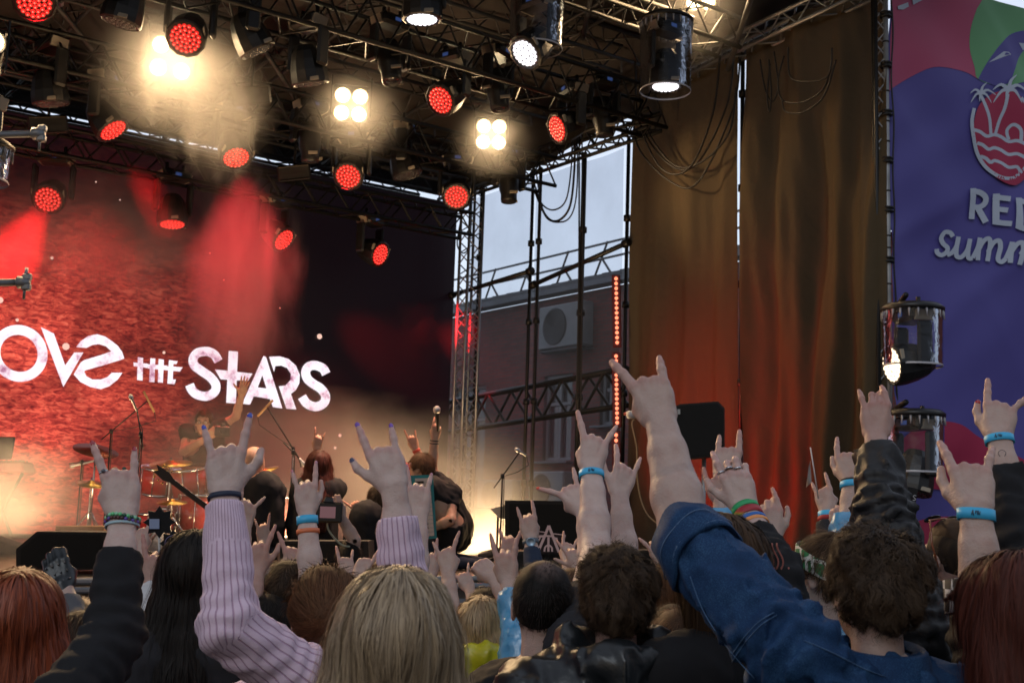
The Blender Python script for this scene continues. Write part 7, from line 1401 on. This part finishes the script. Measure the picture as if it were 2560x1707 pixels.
armperson('hand with thumb and little finger spread left of the ringed hand', (1822, 1262), (1792, 1208), (1880, 1400), 3.65, ix=1, pose=dict(ILY, i=(60, 90, 50, 0), p=(4, 6, 4, -16), m=(60, 90, 50, 0)), skin='rosy')
armperson('long bare forearm with loosely curled fingers right of the rainbow bands', (1928, 1340), (1926, 1278), (1985, 1480), 3.95, ix=1, pose={'i': (6, 10, 6, 10), 'm': (30, 70, 40, 0), 'r': (30, 80, 40, -4), 'p': (30, 70, 40, -10), 't': 'up'})
af = armperson('hand holding a small flag with red edged dark sleeve', (2066, 1274), (2058, 1228), (2070, 1390), 5.2, ix=1, cuff=.22, top=C_DARK, pose=dict(HORN, i=(4, 6, 4, 4)), band_=[(.10, .03, M_BAND), (.17, .02, mat('red_cuff_edge', (.30, .02, .02), .7))])
fg = thing('hand_flag', 'little pale flag on a thin white stick held in the crowd', 'flag', at(2052, 1235, 5.15)); MB().tube([at(2046, 1245, 5.15), at(2026, 1118, 5.15)], .003, 6).build('stick', mat('white_stick', (.5, .5, .5), .5), fg)
P = [[at(2026 + 3 * t_ - 14 * s_ * t_ - 4 * s_ * (1 - t_), 1150 + 55 * t_ + 14 * s_, 5.15 + .03 * math.sin(t_ * 4 + s_ * 3)) for s_ in np.linspace(0, 1, 6)] for t_ in np.linspace(0, 1, 12)]; MB().grid(P).build('flag_cloth', mat('flag_paper', (.25, .22, .20), .7), fg)
armperson('hand with one finger straight up and blue wristband left of the black jacket arm', (2128, 1200), (2119, 1150), (2126, 1340), 3.95, ix=-1, pose=dict(POINT, t='up'), band_=[(.03, .012, mat('black_fabric_band', (.01, .01, .012), .8)), (.08, .022, M_BAND)], cuff=.52, top=C_RAIN, pad=.02)
armperson('small clasped hand low between flag sleeve and black jacket', (2102, 1326), (2098, 1290), (2106, 1400), 5.0, ix=1, pose=POINT)
armperson('lone slim arm pointing up right of the black jacket arm', (2268, 1345), (2258, 1308), (2285, 1440), 4.6, ix=-1, pose=dict(POINT, i=(3, 5, 4, 4)), skin='pale')
armperson('small tilted horned hand between curly hair and denim cuff', (1662, 1410), (1644, 1368), (1690, 1490), 5.0, ix=1, pose=HORNW)
armperson('small hand with coral nail right of the ringed horned hand', (346, 1376), (350, 1334), (344, 1460), 5.4, ix=1, nails={'i': 'coral'})
armperson('horned hand in loose white sleeve beside the long black hair', (382, 1462), (386, 1418), (388, 1560), 4.2, ix=-1, pose=HORNW, cuff=.02, top=C_WHITE, pad=.03, skin='rosy')
# gloved hand with silver sheet at the left
ag = armperson('hand in black spiked glove left of the black sleeve', (158, 1470), (146, 1432), (190, 1560), 3.9, ix=1, pose={'i': 'h', 'm': 'h', 'r': 'h', 'p': 'h', 't': 'in'}, cuff=.2)
gm_ = MB(); pr, _ = hand_prims({'i': 'h', 'm': 'h', 'r': 'h', 'p': 'h'}, ag.s); pr = [scale_prim(p_, 1) for p_ in pr]; fn = field([(('c',) + p_[1:3] + (p_[3] + .003, p_[4] + .003, p_[5])) if p_[0] == 'c' else p_ for p_ in pr] + [('c', (0, 0, -.05), (0, 0, .01), .031, .030, .01)]); V_, F_ = mesh_field(fn, *bounds(pr, .06), .004); add_np(gm_, ag.world(V_), F_, ag.X.cross(ag.Y).dot(ag.Z) < 0)
go = gm_.build('glove', C_LEATH, HK['body']); sp__ = MB()
for i in range(4):
    for j in range(3): q = np.array((-.03 + .02 * i, -.016, .02 + .028 * j)); p0_ = Vector(tuple(ag.world(q[None])[0])); sp__.lathe(p0_, -ag.Y, [(-.004, .005), (.014, .0004)], 6)
sp__.build('spikes', M_SIL, go)
cd = thing('foil_sheet', 'crumpled silver sheet held by the spiked glove', 'foil sheet', at(155, 1412, 3.95)); P = [[at(127 + 47 * a_ + 6 * b_, 1405 + 45 * b_ - 4 * a_, 3.95 + .012 * math.sin(a_ * 9 + b_ * 7) + .008 * math.sin(b_ * 19)) for a_ in np.linspace(0, 1, 12)] for b_ in np.linspace(0, 1, 14)]; MB().grid(P, smooth=False).build('sheet', mat('silver_foil', (.55, .50, .46), .25, .9), cd)
# low background heads
for i, (x, y, d, hs, hm, lb) in enumerate(((930, 1462, 6.4, 'short', H_CHEST, 'small brown head behind the blonde hair, left side'), (195, 1575, 4.6, 'short', H_BLONDE2, 'blond short hair between red hair and black sleeve'), (205, 1625, 3.7, 'short', H_BROWN, 'brown hair low between red hair and black sleeve'), (1428, 1500, 4.6, 'short', H_CHEST, 'brown haired head between balding man and curly man'), (640, 1560, 4.4, 'bob', H_CHEST, 'brown haired head low behind the pink elbow'), (1690, 1480, 4.4, 'long', H_CHEST, 'light brown haired head between curly man and denim sleeve'), (570, 1545, 5.0, 'short', H_DARK, 'dark head beyond the pink elbow'), (1900, 1530, 3.9, 'short', H_DARK, 'dark head beneath the flame printed sleeve'), (2250, 1540, 4.4, 'long', H_DARK, 'dark long haired head between denim man and shaved man'), (310, 1560, 5.0, 'short', H_DARK, 'dark head beyond the black sleeve'))):
    person(lb, (x, y), d, [], hairstyle=hs, hair_m=hm, skin='rosy', top=[C_BLACK, C_DARK, C_NAVY][i % 3], res=.02, hres=.010, dens=.6, seed=60 + i)
# ================================================================ stage haze and smoke
def vol(name, mn, mx, dens, label=None, noise=None, col=(.9, .88, .86), an=.25):
    c = [(x, y, z) for z in (mn[2], mx[2]) for y in (mn[1], mx[1]) for x in (mn[0], mx[0])]
    vs = [S(x, y, z) for x, y, z in c]; o = MB().add(vs, [(0, 1, 3, 2), (4, 6, 7, 5), (0, 4, 5, 1), (2, 3, 7, 6), (0, 2, 6, 4), (1, 5, 7, 3)])
    m = bpy.data.materials.new(name); m.use_nodes = True; nt_ = m.node_tree; nt_.nodes.clear(); mo = nt_.nodes.new('ShaderNodeOutputMaterial')
    pv = N(nt_, 'ShaderNodeVolumePrincipled', {'Color': (*col, 1), 'Density': dens, 'Anisotropy': an}); nt_.links.new(pv.outputs[0], mo.inputs['Volume'])
    return o.build(name, m), m, pv
hz, hm, hp = vol('haze', (.12, -.05 + .1, DECK + .01), (15.5, 7.15, 7.05), .0085); tag(hz, 'thin warm stage haze filling the air over the deck', kind='stuff')
def smoke(label, c, sz, dens, sc, thr=.45, seed=0.0, rotz=0, stretch=(1, 1, 1)):
    """one soft-edged cloud: ellipsoid falloff times ragged noise"""
    me = MB().box((0, 0, 0), (2, 2, 2)); m = bpy.data.materials.new('smoke_puff'); m.use_nodes = True; nt_ = m.node_tree; nt_.nodes.clear(); mo = nt_.nodes.new('ShaderNodeOutputMaterial')
    tc = N(nt_, 'ShaderNodeTexCoord'); ln = N(nt_, 'ShaderNodeVectorMath', {0: tc.outputs['Object']}, operation='LENGTH')
    mp = N(nt_, 'ShaderNodeMapping', {0: tc.outputs['Object'], 'Location': (seed, seed * 2, 0), 'Scale': stretch})
    nz = N(nt_, 'ShaderNodeTexNoise', {'Vector': mp.outputs[0], 'Scale': sc, 'Detail': 4, 'Roughness': .6, 'Distortion': .4})
    ad = N(nt_, 'ShaderNodeMath', {0: N(nt_, 'ShaderNodeMath', {0: nz.outputs['Fac'], 1: 1.5}, operation='MULTIPLY').outputs[0], 1: ln.outputs['Value']}, operation='SUBTRACT')
    mr = N(nt_, 'ShaderNodeMapRange', {0: ad.outputs[0], 1: thr - .3, 2: thr + .35, 3: 0, 4: dens}, interpolation_type='SMOOTHSTEP')
    pv = N(nt_, 'ShaderNodeVolumePrincipled', {'Color': (.9, .87, .84, 1), 'Density': mr.outputs[0], 'Anisotropy': .2}); nt_.links.new(pv.outputs[0], mo.inputs['Volume'])
    o = me.build('smoke', m); o.location = c; o.scale = sz; o.rotation_euler = (0, 0, rotz); tag(o, label, kind='stuff'); return o

smoke('warm lit smoke cloud drifting down from the brightest blinder', on_b(545, 270, 3.9), (.55, .6, .8), .62, 2.2, .12, 1.0, stretch=(1.3, 1.3, .8))
def glow_puff(label, c, r, dens, seed=0.0):
    """round soft cloud of denser haze, thinning steadily to nothing at its rim"""
    me = MB().lathe((0, 0, 0), UP, [(-1, .001)] + [(math.sin(q), math.cos(q)) for q in np.linspace(-1.4, 1.4, 14)] + [(1, .001)], 24); m = bpy.data.materials.new('smoke_puff'); m.use_nodes = True; nt_ = m.node_tree; nt_.nodes.clear(); mo = nt_.nodes.new('ShaderNodeOutputMaterial')
    tc = N(nt_, 'ShaderNodeTexCoord'); ln = N(nt_, 'ShaderNodeVectorMath', {0: tc.outputs['Object']}, operation='LENGTH'); mp = N(nt_, 'ShaderNodeMapping', {0: tc.outputs['Object'], 'Location': (seed, seed, 0)}); nz = N(nt_, 'ShaderNodeTexNoise', {'Vector': mp.outputs[0], 'Scale': 1.6, 'Detail': 3})
    inv = N(nt_, 'ShaderNodeMath', {0: 1.0, 1: ln.outputs['Value']}, operation='SUBTRACT', use_clamp=True); pw = N(nt_, 'ShaderNodeMath', {0: inv.outputs[0], 1: 3.6}, operation='POWER'); nn = N(nt_, 'ShaderNodeMapRange', {0: nz.outputs['Fac'], 1: .35, 2: .65, 3: .45 * dens, 4: 1.5 * dens})
    dn = N(nt_, 'ShaderNodeMath', {0: pw.outputs[0], 1: nn.outputs[0]}, operation='MULTIPLY'); pv = N(nt_, 'ShaderNodeVolumePrincipled', {'Color': (.9, .87, .84, 1), 'Density': dn.outputs[0], 'Anisotropy': .1}); nt_.links.new(pv.outputs[0], mo.inputs['Volume'])
    o = me.build('smoke', m); o.location = c; o.scale = (r, r, r); tag(o, label, kind='stuff'); return o
glow_puff('smoke puff added as the glare round the brightest blinder', on_b(425, 150, 3.85), 1.0, 4.5, 2.0)  # the puffs round the blinders are added to stand in for lamp bloom
glow_puff('haze puff added as the halo of the middle blinder', on_b(885, 270, 3.6), .72, 2.6, 3.0)
glow_puff('haze puff added as the halo of the smaller blinder left of the scrim', on_b(1232, 342, 3.5), .66, 2.6, 5.0)
glow_puff('haze puff added as the halo of the blinder at the top edge', on_b(1750, 10, 5.75), .9, .8, 6.0)
glow_puff('yellow glowing floor fog right of the keytar player', at(1200, 1340, 10.7), 1.3, 1.5, 8.0)
glow_puff('yellow glowing floor fog behind the bald player', at(690, 1370, 10.6), .95, 1.5, 11.0)
smoke('red lit smoke column rising before the screen', on_b(590, 690, 2.2), (.75, .5, 1.45), .85, 1.5, .08, 4.0, stretch=(1.4, 1.4, 1.0))
smoke('low red smoke bank at the left of the stage', on_b(200, 600, 1.6), (1.9, .6, .8), .7, 1.4, .12, 7.0)
smoke('pale smoke at the left edge above the deck', on_b(40, 1290, 4.4), (.8, .6, .7), .9, 1.8, .1, 9.0)
smoke('yellow lit ground fog behind the players', S(3.4, 3.2, 1.75), (2.6, 1.0, 1.3), .40, 1.3, -.05, 12.0, rotz=R(36))
